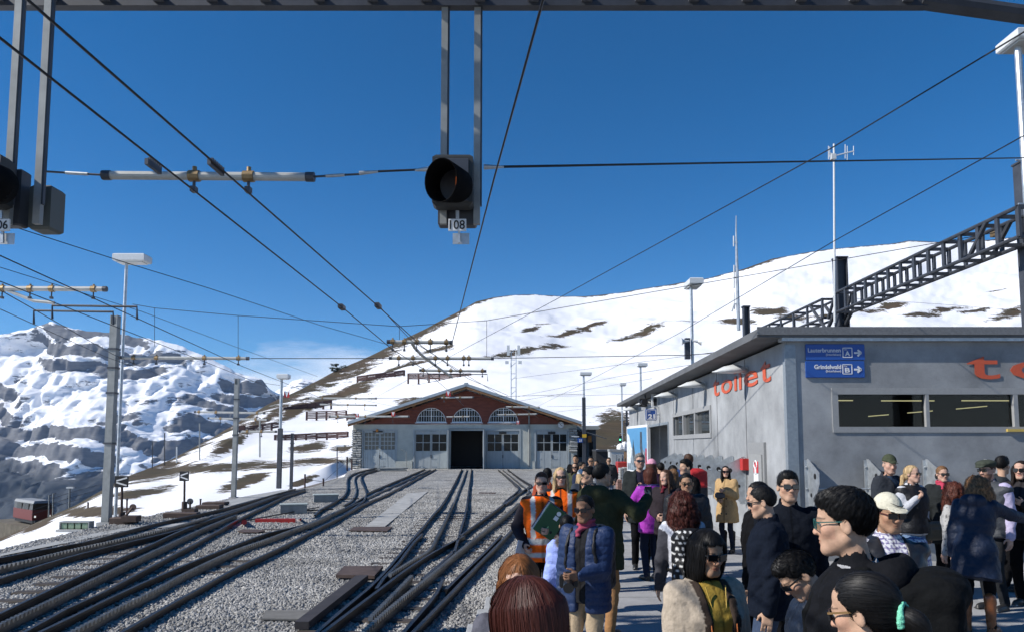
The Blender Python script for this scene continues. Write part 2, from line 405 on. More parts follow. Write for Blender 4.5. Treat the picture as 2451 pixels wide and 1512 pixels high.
    ell(1845, 744, 44, 9, -6); ell(1765, 772, 42, 9, 0); ell(1640, 772, 26, 3); ell(1895, 762, 40, 10); ell(2140, 728, 34, 7, -3); ell(2270, 738, 48, 7, -12); ell(2200, 752, 36, 5); ell(2330, 742, 30, 5, -8); ell(2080, 742, 36, 4); ell(2420, 748, 44, 10, -14); ell(2400, 690, 30, 2, -8)
    ell(1990, 760, 60, 3, -4); ell(985, 960, 36, 9, -6); ell(1560, 640, 8, 1)
    ell(1462, 1035, 52, 38, -24, 1.25); ell(1430, 1062, 40, 18, 0, 1.2)
    dotm = vnoise(X/9, Yp/2.4, 5.)*.5+vnoise(X/23, Yp/6, 1.)*.5
    m = np.maximum(m, np.where(Yp < 1000, (dotm-.78)*3, -.3))
    me = np_mesh('snow_hill', P.reshape(-1, 3), grid_faces(nx, ny), True)
    add_attr(me, 'bare', m)
    o = link('snow_hill', me, snow_material('snow_and_grass', (.105, .072, .040), (.055, .038, .022)))
    tag(o, kind='structure')
build_hill()
def build_range(name, sil, d0, d1, ybot, x0, x1, nx, ny, amp, bare, seed):
    xs = np.linspace(x0, x1, nx); rows = np.linspace(0, 1, ny)
    yt = np.interp(xs, [p[0] for p in sil], [p[1] for p in sil])
    yt = yt + fbm(xs/35, seed, 0., 4)*9
    D = d0*(d1/d0)**(rows[None, :]**1.0)+0*xs[:, None]
    Y = ybot+(yt[:, None]-ybot)*rows[None, :]**.92
    P = unproj(xs[:, None]+0*D, Y, D)
    x, y, z = P[..., 0], P[..., 1], P[..., 2]
    k = np.clip((1-rows)*14, .2, 1)[None, :]
    # gullies and buttresses push the face in and out, ledges step it
    push = fbm(x/600+seed, z/900, 2., 4, .5)*240 + (1-np.abs(fbm(x/160+seed, z/130, 7., 4, .55)))**2*80
    P[..., 1] += push*amp*k
    per = 66.0
    q = (z + fbm(x/300, y/300, seed, 6, .6)*95+x*.13)/per; fr = q-np.floor(q)
    pres = fbm(x/420, z/200, seed+4, 3)+.18*vnoise(np.floor(q)*3.1, x/900, seed)
    hgt = np.clip((pres+.20)/.20, 0, 1)
    st = np.where(fr < .60, fr*.30, .18+(fr-.60)*2.05)          # gentle ledge, then a cliff
    P[..., 2] += (st-fr)*per*.9*amp*k*(.35+.65*hgt)
    P[..., 2] += fbm(x/60, y/60, z/20, 4, .6)*9*amp*k
    cliff = np.clip((fr-.54)/.07, 0, 1)*np.clip((1.0-fr)/.03, 0, 1)*hgt
    cliff = np.maximum(cliff, np.clip((fbm(x/150, z/240, seed+9, 4)-.22)/.2, 0, .8))
    bk = P[:, -1:].copy(); bk[..., 1] += 500; bk[..., 2] -= 420
    P = np.concatenate([P, bk], 1)
    me = np_mesh(name, P.reshape(-1, 3), grid_faces(nx, ny+1), False)
    zz = P[..., 2]; b = np.clip((-40-zz + fbm(P[..., 0]/260, zz/110, 1., 4)*150)/90, 0, 1)*bare*np.clip((430-xs)/200, 0, 1)[:, None]
    add_attr(me, 'bare', b); add_attr(me, 'cliff', np.concatenate([cliff, cliff[:, -1:]], 1))
    o = link(name, me, snow_material(name+'_snow_and_rock', (.17, .17, .17), (.095, .098, .105), True))
    tag(o, kind='structure')
build_range('mountain_range', [(-900, 640), (-300, 760), (-120, 800), (0, 797), (60, 786), (85, 776), (115, 768), (150, 776), (200, 790), (290, 800), (380, 815), (440, 828), (480, 846), (520, 868), (560, 890), (620, 903), (648, 935), (700, 955), (780, 960), (900, 980), (1100, 1000)], 2150, 2950, 1330, -900, 1100, 560, 270, 1.0, 1.0, 3.3)
build_range('far_peak', [(500, 1000), (600, 960), (650, 940), (690, 918), (725, 903), (760, 912), (800, 930), (900, 945), (1100, 960)], 4600, 5600, 1120, 480, 1100, 140, 110, 1.0, 0.0, 9.1)
# ================================================================== station ground
base = MB(); base.add([(-13, -40, -.25), (90, -40, -.25), (90, 95, -.25), (-16, 95, -.25), (-11.9, 40, -.25), (-11.9, 15, -.25)], [(0, 1, 2, 3, 4, 5)])
tag(base.build('ground', mat('earth', (.16, .14, .12), .95, noise=.3, nscale=1.5)), kind='structure')
def ballast_material():
    m = bpy.data.materials.new('ballast_stone'); m.use_nodes = True; nt = m.node_tree; N = nt.nodes; L = nt.links; b = N['Principled BSDF']; b.inputs['Roughness'].default_value = .9
    tc = N.new('ShaderNodeTexCoord'); vo = N.new('ShaderNodeTexVoronoi'); vo.inputs['Scale'].default_value = 17; L.new(tc.outputs['Object'], vo.inputs['Vector'])
    cr = N.new('ShaderNodeValToRGB'); e = cr.color_ramp.elements; e[0].position = 0; e[0].color = (.13, .128, .12, 1); e[1].position = 1; e[1].color = (.48, .47, .445, 1)
    sp = N.new('ShaderNodeSeparateColor'); L.new(vo.outputs['Color'], sp.inputs[0]); L.new(sp.outputs[0], cr.inputs[0])
    nz = N.new('ShaderNodeTexNoise'); nz.inputs['Scale'].default_value = .55; nz.inputs['Detail'].default_value = 5; L.new(tc.outputs['Object'], nz.inputs['Vector'])
    mr = N.new('ShaderNodeMapRange'); mr.inputs[1].default_value = .35; mr.inputs[2].default_value = .65; mr.inputs[3].default_value = .78; mr.inputs[4].default_value = 1.15; L.new(nz.outputs[0], mr.inputs[0])
    cm = N.new('ShaderNodeCombineColor'); [L.new(mr.outputs[0], cm.inputs[k]) for k in range(3)]
    mx = N.new('ShaderNodeMix'); mx.data_type = 'RGBA'; mx.blend_type = 'MULTIPLY'; mx.inputs[0].default_value = 1; L.new(cr.outputs[0], mx.inputs[6]); L.new(cm.outputs[0], mx.inputs[7])
    L.new(mx.outputs[2], b.inputs['Base Color'])
    bp = N.new('ShaderNodeBump'); bp.inputs['Strength'].default_value = 1; bp.inputs['Distance'].default_value = .05; bp.invert = True; L.new(vo.outputs['Distance'], bp.inputs['Height']); L.new(bp.outputs[0], b.inputs['Normal'])
    return m
BALLAST = ballast_material()
PLAT_Z = 0.15
EDGE_L, EDGE_R = [], []
for yy in np.concatenate([np.arange(-12, 40, .5), np.arange(40, 71.6, 1.5)]):
    EDGE_L.append((float(np.interp(yy, [-12, 15, 20, 30, 38, 52, 64, 72], [-10.4, -10.6, -11.0, -11.5, -10.4, -11.8, -14.2, -14.5])), yy))
PE0, PE1 = atz(1139, 1508, .06), atz(1262, 1300, .06)       # platform edge, from where it shows
def plat_x(y):
    y = max(min(y, 60), -12); s = (PE1.x-PE0.x)/(PE1.y-PE0.y)
    return PE0.x + (y-PE0.y)*s if y < 9 else PE0.x+(9-PE0.y)*s + (y-9)*.115
bl = []
ny = len(EDGE_L); nxb = 60
for x0, yy in EDGE_L:
    x1 = plat_x(yy)+.05
    for k in range(nxb):
        t = k/(nxb-1); bl.append((x0+(x1-x0)*t, yy))
bl = np.array(bl); z = fbm(bl[:, 0]/1.7, bl[:, 1]/1.7, 0., 3)*.03
bal = np_mesh('ballast_bed', np.c_[bl, z], grid_faces(ny, nxb)[:, ::-1], True)
bal_o = link('ballast_bed', bal, BALLAST); tag(bal_o, kind='structure')
def stone_scatter(name, ylo, yhi, dens, smin, smax):
    rowsel = [i for i, (x0, yy) in enumerate(EDGE_L) if ylo <= yy <= yhi]
    a, b_ = rowsel[0], rowsel[-1]+1
    V = np.c_[bl, z].reshape(ny, nxb, 3)[a:b_].reshape(-1, 3)
    me = np_mesh(name, V, grid_faces(b_-a, nxb)[:, ::-1])
    o = link(name, me, BALLAST_ST); tag(o, 'loose grey crushed stones covering the track bed', 'ballast', kind='stuff')
    ng = bpy.data.node_groups.new(name, 'GeometryNodeTree'); ng.interface.new_socket('Geometry', in_out='INPUT', socket_type='NodeSocketGeometry'); ng.interface.new_socket('Geometry', in_out='OUTPUT', socket_type='NodeSocketGeometry')
    N = ng.nodes; L = ng.links; gi = N.new('NodeGroupInput'); go = N.new('NodeGroupOutput')
    ds = N.new('GeometryNodeDistributePointsOnFaces'); ds.inputs['Density'].default_value = dens; ds.inputs['Seed'].default_value = int(ylo)
    ico = N.new('GeometryNodeMeshIcoSphere'); ico.inputs['Radius'].default_value = 1; ico.inputs['Subdivisions'].default_value = 1
    sp = N.new('GeometryNodeSetPosition'); nt_ = N.new('ShaderNodeTexNoise'); nt_.inputs['Scale'].default_value = 1.7
    vm = N.new('ShaderNodeVectorMath'); vm.operation = 'SUBTRACT'; vm.inputs[1].default_value = (.5, .5, .5); L.new(nt_.outputs['Color'], vm.inputs[0])
    L.new(ico.outputs[0], sp.inputs['Geometry']); L.new(vm.outputs[0], sp.inputs['Offset'])
    ip = N.new('GeometryNodeInstanceOnPoints'); L.new(ds.outputs['Points'], ip.inputs['Points'])
    sm = N.new('GeometryNodeSetMaterial'); sm.inputs['Material'].default_value = BALLAST_ST; L.new(sp.outputs[0], sm.inputs['Geometry']); L.new(sm.outputs[0], ip.inputs['Instance'])
    rr = N.new('FunctionNodeRandomValue'); rr.data_type = 'FLOAT_VECTOR'; rr.inputs[1].default_value = (6.28, 6.28, 6.28); L.new(rr.outputs[0], ip.inputs['Rotation'])
    rs = N.new('FunctionNodeRandomValue'); rs.data_type = 'FLOAT_VECTOR'; rs.inputs[0].default_value = (smin, smin*.8, smin*.6); rs.inputs[1].default_value = (smax, smax*.9, smax*.7); rs.inputs['Seed'].default_value = 3; L.new(rs.outputs[0], ip.inputs['Scale'])
    L.new(gi.outputs[0], ds.inputs['Mesh']); L.new(ip.outputs[0], go.inputs[0])
    md = o.modifiers.new('stones', 'NODES'); md.node_group = ng
def stone_mat():
    m = bpy.data.materials.new('crushed_stone'); m.use_nodes = True; nt = m.node_tree; N = nt.nodes; L = nt.links; b = N['Principled BSDF']; b.inputs['Roughness'].default_value = .85
    oi = N.new('ShaderNodeObjectInfo'); cr = N.new('ShaderNodeValToRGB'); e = cr.color_ramp.elements; e[0].color = (.24, .233, .22, 1); e[1].color = (.52, .505, .475, 1); e[1].position = 1
    q = cr.color_ramp.elements.new(.75); q.color = (.39, .38, .36, 1)
    L.new(oi.outputs['Random'], cr.inputs[0])
    tc = N.new('ShaderNodeNewGeometry'); nz = N.new('ShaderNodeTexNoise'); nz.inputs['Scale'].default_value = .6; nz.inputs['Detail'].default_value = 4; L.new(tc.outputs['Position'], nz.inputs['Vector'])
    mr = N.new('ShaderNodeMapRange'); mr.inputs[1].default_value = .35; mr.inputs[2].default_value = .65; mr.inputs[3].default_value = .7; mr.inputs[4].default_value = 1.12; L.new(nz.outputs[0], mr.inputs[0])
    cm = N.new('ShaderNodeCombineColor'); [L.new(mr.outputs[0], cm.inputs[k]) for k in range(3)]
    mx = N.new('ShaderNodeMix'); mx.data_type = 'RGBA'; mx.blend_type = 'MULTIPLY'; mx.inputs[0].default_value = 1; L.new(cr.outputs[0], mx.inputs[6]); L.new(cm.outputs[0], mx.inputs[7])
    L.new(mx.outputs[2], b.inputs['Base Color']); return m
BALLAST_ST = stone_mat()
stone_scatter('ballast_stones', 0, 15, 640, .017, .036)
stone_scatter('far_ballast_stones', 15, 38, 330, .021, .042)
# ------------------------------------------------------------------ platform of grey slabs
PAVE = mat('paving_slab', (.30, .302, .305), .82, noise=.2, nscale=2.2, bump=.3, bscale=35, speck=.25)
pv = MB(); pl_pts = [(plat_x(y), y) for y in np.arange(-10, 60.1, 2)]
n = len(pl_pts)
vs = [(x, y, PLAT_Z-.02) for x, y in pl_pts]+[(16, y, PLAT_Z-.02) for x, y in pl_pts]+[(x, y, -.2) for x, y in pl_pts]
fs = [(i, n+i, n+i+1, i+1) for i in range(n-1)]+[(2*n+i, i, i+1, 2*n+i+1) for i in range(n-1)]
pv.add(vs, fs); plat = pv.build('platform', mat('joint_grey', (.20, .20, .20), .9, noise=.15)); tag(plat, kind='structure')
slab_me = {}
def slab_mesh(w, l, k):
    key = (round(w, 3), l, k)
    if key not in slab_me:
        q = MB().box((0, 0, 0), (w-.012, l-.012, .04), bev=.004); slab_me[key] = q.mesh('slab'); slab_me[key].materials.append(PAVE)
    return slab_me[key]
cnt = 0
for r, yy in enumerate(np.arange(3.2, 22, .75)):
    x = plat_x(yy)+.42
    st = MB().b2((plat_x(yy)+.0, yy+.006, PLAT_Z-.03), (plat_x(yy+.375)+.40, yy+.744, PLAT_Z+.012), bev=.006); 
    o = st.build('kerb_stone', mat('kerb_concrete', (.36, .365, .36), .85, noise=.2, nscale=5, bump=.2), plat)
    x += .0 if r % 2 else -.25
    x = max(x, plat_x(yy)+.42+.0)
    while x < 8.2 and x < yy*.75+1.0 and cnt < 270:
        wv = .6 if (r % 2 and x < plat_x(yy)+.6) else 1.2
        o = bpy.data.objects.new('slab', slab_mesh(wv, .75, 0)); COL.objects.link(o); o.parent = plat
        o.location = (x+wv/2, yy+.375, PLAT_Z-.016+random.uniform(-.002, .002)); o.rotation_euler = (random.uniform(-.003, .003), random.uniform(-.003, .003), 0); x += wv; cnt += 1
# ================================================================== rack railway tracks
RAILM = mat('rail_steel', (.035, .030, .028), .42, .6, noise=.35, nscale=5)
RACKM = mat('rack_steel', (.17, .165, .155), .42, .75, noise=.3, nscale=8)
RAILTOP = mat('rail_head', (.42, .43, .46), .27, .95, noise=.2, nscale=4)
SLEEP = mat('sleeper_steel', (.055, .045, .038), .75, .2, noise=.3, nscale=6)
RUST = mat('rusty_plate', (.085, .058, .048), .75, .2, noise=.35, nscale=4)
def sweep(mb, path, prof, closed=True):
    n = len(prof); base_i = len(mb.v); k = len(path)
    for i, p in enumerate(path):
        t = (path[min(i+1, k-1)]-path[max(i-1, 0)]); t.z = 0; t.normalize(); sd = Vector((t.y, -t.x, 0))
        for a, b in prof: mb.v.append(tuple(p+sd*a+Vector((0, 0, b))))
    for i in range(k-1):
        for j in range(n):
            mb.f.append((base_i+i*n+j, base_i+i*n+(j+1) % n, base_i+(i+1)*n+(j+1) % n, base_i+(i+1)*n+j)); mb.m.append(1 if j == TOPJ else 0)
    mb.f += [tuple(base_i+j for j in range(n))[::-1], tuple(base_i+(k-1)*n+j for j in range(n))]; mb.m += [0, 0]
RPROF = [(-.048, -.14), (-.048, -.128), (-.010, -.115), (-.010, -.040), (-.027, -.028), (-.025, 0), (.025, 0), (.027, -.028), (.010, -.040), (.010, -.115), (.048, -.128), (.048, -.14)]
TOPJ = 5
RZ = .128
def gpath(z, conv, pts, step=.5):
    return smooth_path([atz(*conv(p), z) for p in pts], step)
def rail(tr, conv, pts, step=.6, z=RZ):
    mb = MB(); sweep(mb, gpath(z, conv, pts, step), RPROF); return mb.build('rail', [RAILM, RAILTOP], tr)
def rack(tr, conv, pts, teeth=True, z=.155, step=.12, tmax=26):
    global TOPJ
    path = gpath(z, conv, pts, step if teeth else .6); mb = MB()
    old = TOPJ; TOPJ = -1
    sweep(mb, [p-Vector((0, 0, .05)) for p in path], [(-.04, -.12), (-.024, -.10), (-.024, 0), (.024, 0), (.024, -.10), (.04, -.12)]); TOPJ = old
    if teeth:
        acc = 0; nxt = 0
        for i in range(len(path)-1):
            a, b = path[i], path[i+1]; l = (b-a).length
            while nxt < acc+l:
                p = a+(b-a)*((nxt-acc)/l); t = (b-a).normalized(); sd = Vector((t.y, -t.x, 0)); nxt += .105
                if p.y > tmax: continue
                v = []
                for zz, hl in ((-.052, .036), (0, .020)):
                    for s1, s2 in ((-1, -1), (1, -1), (1, 1), (-1, 1)): v.append(p+sd*(.028*s1)+t*(hl*s2)+Vector((0, 0, zz)))
                mb.add(v, [(4, 5, 6, 7), (0, 1, 5, 4), (1, 2, 6, 5), (2, 3, 7, 6), (3, 0, 4, 7)])
            acc += l
    return mb.build('rack', RACKM, tr)
SLM = None
def sleepers(tr, conv, pts, width=1.5, gap=.62, ymax=24):
    global SLM
    if SLM is None: SLM = MB().box((0, 0, 0), (1.5, .2, .09), bev=.02).mesh('sleeper'); SLM.materials.append(SLEEP)
    path = gpath(0, conv, pts, .05); acc = 0; last = -9; n = 0
    for i in range(len(path)-1):
        a, b = path[i], path[i+1]; acc += (b-a).length
        if acc-last > gap and a.y < ymax and n < 120:
            last = acc; t = (b-a).normalized(); n += 1
            o = bpy.data.objects.new('sleeper', SLM); COL.objects.link(o); o.parent = tr; o.location = (a.x, a.y, -.022); o.rotation_euler = (0, 0, math.atan2(t.y, t.x)-math.pi/2)
TG = 'rack railway tracks in front of the shed'
tM = thing('railway_track', 'straight rack track leading into the open middle door of the shed', 'track', group=TG)
rail(tM, Z4, [(1540, 222), (1430, 430), (1290, 610), (1185, 735), (1060, 885), (930, 1035), (800, 1165), (600, 1330), (390, 1512), (200, 1680)])
rail(tM, Z4, [(1615, 222), (1592, 400), (1568, 560), (1520, 735), (1478, 885)])
rail(tM, Z4, [(1480, 870), (1350, 985), (1225, 1090)])
rail(tM, Z4, [(1225, 735), (1160, 800), (1040, 960), (920, 1085), (865, 1165)], z=.124)
rack(tM, Z4, [(1580, 222), (1500, 420), (1420, 600), (1350, 740), (1285, 855), (1130, 950), (970, 1050)])
rack(tM, Z4, [(1140, 1062), (1000, 1205), (905, 1300), (820, 1385)])
sleepers(tM, Z4, [(1470, 480), (1350, 740), (1285, 855), (1130, 985)])
tR = thing('railway_track', 'rack track running close along the platform edge beside the crowd', 'track', group=TG)
rail(tR, Z4, [(2085, 352), (1960, 432), (1830, 530), (1680, 640), (1520, 752)])
rail(tR, Z4, [(1560, 748), (1480, 790), (1300, 888), (1100, 1015), (900, 1165), (660, 1345), (440, 1512), (240, 1680)])
rail(tR, Z4, [(2160, 470), (2100, 525), (1990, 640), (1850, 790), (1650, 995), (1450, 1205), (1290, 1370), (1150, 1512), (1000, 1660)])
rail(tR, Z4, [(1850, 745), (1730, 870), (1560, 1030), (1415, 1170)], z=.124)
rail(tR, Z4, [(1390, 1090), (1340, 1200), (1200, 1370), (1075, 1512), (950, 1640)], z=.124)
rack(tR, Z4, [(2130, 380), (2050, 430), (1960, 515), (1850, 610), (1700, 722), (1500, 882), (1300, 1050), (1000, 1290), (760, 1500), (560, 1680)])
sleepers(tR, Z4, [(2050, 430), (1960, 515), (1850, 610), (1700, 722), (1500, 882), (1300, 1050), (1000, 1290), (760, 1500), (560, 1680)])
tB = thing('railway_track', 'curving branch track to the shed door on the right of the open one', 'track', group=TG)
rail(tB, Z4, [(1825, 228), (1880, 270), (1950, 330), (1985, 370), (1975, 400), (1900, 460), (1865, 495)])
rail(tB, Z4, [(1900, 226), (1990, 290), (2090, 350)])
rail(tB, Z4, [(2005, 380), (1985, 410), (1925, 465), (1880, 500)])
rack(tB, Z4, [(1862, 226), (1940, 285), (2015, 345), (2065, 385), (2050, 410)], False)
tL2 = thing('railway_track', 'rack track leading to the closed door on the left of the open one', 'track', group=TG)
rail(tL2, Z4, [(1335, 222), (1150, 315), (960, 415), (760, 500), (600, 590), (400, 690), (200, 795), (0, 890), (-235, 1000), (-490, 1140), (-800, 1310), (-1080, 1470), (-1160, 1515), (-1400, 1650)])
rail(tL2, Z4, [(1250, 222), (1100, 285), (960, 342), (790, 415)])
rail(tL2, Z4, [(765, 445), (640, 520), (480, 585), (300, 660), (0, 730), (-220, 810), (-600, 960), (-1000, 1130), (-1280, 1260), (-1500, 1370), (-1800, 1512)])
rack(tL2, Z4, [(1292, 222), (1100, 305), (950, 370), (790, 440)], False)
rack(tL2, Z4, [(750, 470), (610, 530), (420, 620), (200, 700), (0, 775), (-260, 865), (-600, 1020), (-900, 1180), (-1150, 1300), (-1560, 1512), (-1800, 1640)], tmax=24)
sleepers(tL2, Z4, [(200, 705), (0, 795), (-260, 905), (-600, 1060), (-900, 1205), (-1150, 1330), (-1560, 1540)])
tL1 = thing('railway_track', 'track swerving in an S to the leftmost shed door', 'track', group=TG)
rail(tL1, Z4, [(868, 212), (770, 235), (680, 262), (638, 300), (634, 380), (605, 435), (540, 478), (420, 545), (380, 585)])
rail(tL1, Z4, [(945, 214), (850, 238), (765, 262), (745, 292), (765, 350), (785, 410), (765, 470), (690, 530), (610, 580)])
rack(tL1, Z4, [(908, 213), (800, 240), (715, 268), (692, 305), (705, 370), (692, 430), (655, 470), (610, 495)], False)
TL = 'rack railway tracks curving in on the left'
tT2 = thing('railway_track', 'middle of the three rack tracks curving away on the left', 'track', group=TL)
rail(tT2, ZL, [(2255, 458), (2100, 510), (1950, 580), (1780, 665), (1600, 765), (1430, 860), (1290, 930), (1000, 1085), (750, 1218), (480, 1340), (170, 1512), (-100, 1640)])
rail(tT2, ZL, [(1740, 610), (1380, 742), (1100, 868), (800, 1000), (400, 1180), (0, 1370), (-200, 1460)])
rack(tT2, ZL, [(1740, 645), (1500, 742), (1100, 925), (700, 1110), (350, 1280), (0, 1445), (-200, 1540)], tmax=24)
sleepers(tT2, ZL, [(1740, 650), (1500, 745), (1100, 930), (700, 1120), (350, 1285), (0, 1450)])
tT3 = thing('railway_track', 'outermost rack track next to the snow on the far left', 'track', group=TL)
rail(tT3, ZL, [(2180, 452), (2000, 500), (1700, 585), (1200, 695), (900, 772), (600, 850), (300, 905), (0, 962), (-300, 1010)])
rail(tT3, ZL, [(2250, 452), (2100, 490), (1860, 575), (1600, 665), (1300, 760), (950, 845), (600, 930), (300, 1015), (0, 1112), (-300, 1190)])
rack(tT3, ZL, [(2220, 455), (2000, 515), (1750, 600), (1300, 725), (1000, 795), (500, 905), (250, 965), (0, 1022), (-300, 1085)], tmax=30)
sleepers(tT3, ZL, [(1750, 605), (1300, 730), (1000, 800), (500, 910), (250, 970), (0, 1030)])
# ------------------------------------------------------------------ things lying by the tracks
def flat(name, label, cat, conv, quad, m, h=.03, z0=.03, group=None):
    mb = MB(); p = [atz(*conv(q), z0) for q in quad]; k = len(p)
    mb.add([v for v in p]+[v+Vector((0, 0, h)) for v in p], [tuple(range(k)), tuple(range(k, 2*k))]+[(i, (i+1) % k, k+(i+1) % k, k+i) for i in range(k)])
    o = mb.build(name, m); tag(o, label, cat, group); return o
flat('cover_plate', 'rusty steel cover plate beside the junction in the gravel', 'plate', Z4, [(545, 1082), (610, 1012), (918, 1010), (850, 1090)], RUST, .05, .05)
flat('cover_plate', 'dark steel plate at the lower end of the concrete strip', 'plate', Z4, [(645, 715), (690, 686), (990, 684), (950, 718)], RUST, .02, .03)
flat('concrete_strip', 'pale concrete cable duct strip crossing the gravel between the tracks', 'duct', Z4, [(775, 684), (1110, 420), (1270, 405), (930, 684)], mat('duct_concrete', (.34, .34, .33), .9, noise=.25, nscale=2.5), .02, .022)
flat('cover_plate', 'wide concrete cover slab in the gravel at the bottom edge', 'plate', Z4, [(-40, 1415), (-10, 1350), (340, 1345), (290, 1420)], mat('slab_dark', (.15, .145, .135), .9, noise=.3, nscale=3), .02, .03)
flat('manhole_cover', 'thin steel cover lying in the gravel beyond the crossing', 'cover', Z4, [(1670, 418), (1680, 411), (1810, 413), (1800, 420)], RUST, .02, .02)
tr = flat('timber_beam', 'long dark timber beam laid along the left rail of the junction', 'beam', Z4, [(220, 1490), (700, 1110), (800, 1105), (330, 1490)], mat('dark_timber', (.035, .030, .030), .7, noise=.3, nscale=6), .09, .03)
def point_box(label, conv, p, w, d, h, group='grey point machine boxes'):
    b = atz(*conv(p), .02); t = thing('point_machine', label, 'point machine', b, .3, group)
    MB().box((0, 0, h*.45), (w*.94, d*.94, h*.9), bev=.01).build('housing', STEEL_GR, t, world=False)
    MB().box((0, 0, h*.9+.02), (w, d, .045), bev=.01).build('lid', mat('box_lid', (.36, .40, .38), .6, noise=.2), t, world=False)
    MB().bar((w*.4, 0, .08), (w*.4+.9, .25, .08), .04).build('rod', RAILM, t, world=False)
point_box('grey point machine box nearest the red bar left of the tracks', Z4, (212, 575), .85, .5, .3)
point_box('grey point machine box beside the S-shaped track', Z4, (465, 483), .95, .6, .28)
rb = thing('signal_bar', 'red steel bar with round ends lying across the gravel', 'bar', atz(*ZL((2040, 692)), .05))
MB().bar(atz(*ZL((1885, 692)), .07), atz(*ZL((2175, 690)), .07), .13, .12).build('beam', mat('red_paint', (.42, .025, .02), .5, noise=.2), rb)
MB().cyl(atz(*ZL((1800, 700)), .02), atz(*ZL((1800, 700)), .16), .07).build('end_post', MATS['red_paint'], rb)
MB().bar(atz(*ZL((2214, 680)), .0), atz(*ZL((2214, 680)), .22), .05).build('end_post', MATS['red_paint'], rb)
MB().bar(atz(*ZL((1800, 690)), .08), atz(*ZL((2350, 590)), .1), .03).build('rod', RAILM, rb)
flat('manhole_cover', 'oval rusty cover lying between the left tracks', 'cover', ZL, [(1750, 770), (1790, 758), (1900, 758), (1955, 770), (1900, 780), (1790, 780)], RUST, .02, .03)
pp = thing('pipe_stack', 'small stack of grey pipes lying in front of the shed', 'pipes', atz(*Z4((1000, 240)), 0))
for k in range(7):
    c = atz(*Z4((990, 240)), .05); dx = (k % 4)*.17-.2; dz = .09*(k//4); MB().cyl(c+Vector((-1.0+random.uniform(-.2, .2), dx*1.6, .08+dz*1.6)), c+Vector((1.1+random.uniform(-.2, .2), dx*1.6+.3, .08+dz*1.6)), .07, 8).build('pipe', STEEL_GR, pp)
# ================================================================== engine shed
SY = 70.0
def ZS(x, y): return (766+x/3.2, 861.7+y/3.2)
def sh(x, y, Y=SY): return at(*ZS(x, y), Y)
shed = thing('engine_shed', 'long low engine shed with brown gable, three arched windows and five grey doors', 'building', (sh(1125, 828).x, SY, 0))
RENDER = mat('rough_render', (.47, .485, .44), .9, noise=.14, nscale=1.2, bump=.6, bscale=9)
def brownmat():
    m = mat('brown_shingle', (.20, .058, .036), .8, noise=.3, nscale=2.0, stretch=(.6, 1, 3)); nt = m.node_tree; N = nt.nodes; L = nt.links
    tc = N.new('ShaderNodeTexCoord'); mp = N.new('ShaderNodeMapping'); mp.inputs['Rotation'].default_value = (math.pi/2, 0, 0); L.new(tc.outputs['Object'], mp.inputs[0])
    br = N.new('ShaderNodeTexBrick'); br.inputs['Scale'].default_value = 3.2; br.inputs['Mortar Size'].default_value = .03; L.new(mp.outputs[0], br.inputs['Vector'])
    bp = N.new('ShaderNodeBump'); bp.inputs['Strength'].default_value = .7; bp.inputs['Distance'].default_value = .05; bp.invert = True; L.new(br.outputs['Fac'], bp.inputs['Height']); L.new(bp.outputs[0], N['Principled BSDF'].inputs['Normal']); return m
BROWN = brownmat()
DOORM = mat('grey_door_paint', (.37, .405, .415), .6, noise=.12, nscale=2, stretch=(3, 3, .4))
DOORW = mat('weathered_door', (.39, .43, .435), .7, noise=.32, nscale=2.5, stretch=(4, 4, .25))
ROOFM = mat('roof_sheet', (.35, .40, .44), .45, .3, noise=.12, nscale=1)
x0, x1 = sh(262, 0).x, sh(1962, 0).x
zt = sh(500, 489).z                       # top of the rendered wall
zd = sh(500, 529).z
DOORS = [(330, 585), (722, 980), (998, 1250), (1270, 1530), (1650, 1900)]
DX = [(sh(a, 600).x, sh(b, 600).x) for a, b in DOORS]
w = MB(); xs = [x0]+[v for p in DX for v in p]+[x1]
for i in range(0, len(xs), 2): w.b2((xs[i], SY, -.1), (xs[i+1], SY+.45, zd))
w.b2((x0, SY-.004, zd), (x1, SY+.45, zt)); w.build('wall', RENDER, shed)
sd = MB(); sd.b2((x0, SY+.45, -.1), (x0+.4, SY+34, zt)); sd.b2((x1-.4, SY+.45, -.1), (x1, SY+34, zt)); sd.b2((x0+.4, SY+33.6, -.1), (x1-.4, SY+34, zt)); sd.build('side_walls', RENDER, shed)
MB().b2((x0+.45, SY+.5, -.06), (x1-.45, SY+33.5, -.02)).build('floor', mat('dark_shade_floor', (.03, .03, .03), .8), shed)  # near-black floor: the shade inside the shed is put into its colour
ti = MB(); ti.b2((x0+.42, SY+7, 0), (x1-.42, SY+7.1, zt-.3)); ti.build('inner_wall', BLACK, shed)  # black back of the interior box, shade put into the colour too
for a, b in ((592, 716), (1534, 1644)):
    MB().b2((sh(a, 0).x, SY-.09, -.1), (sh(b, 0).x, SY-.002, sh(0, 770).z)).build('plinth', RENDER, shed)
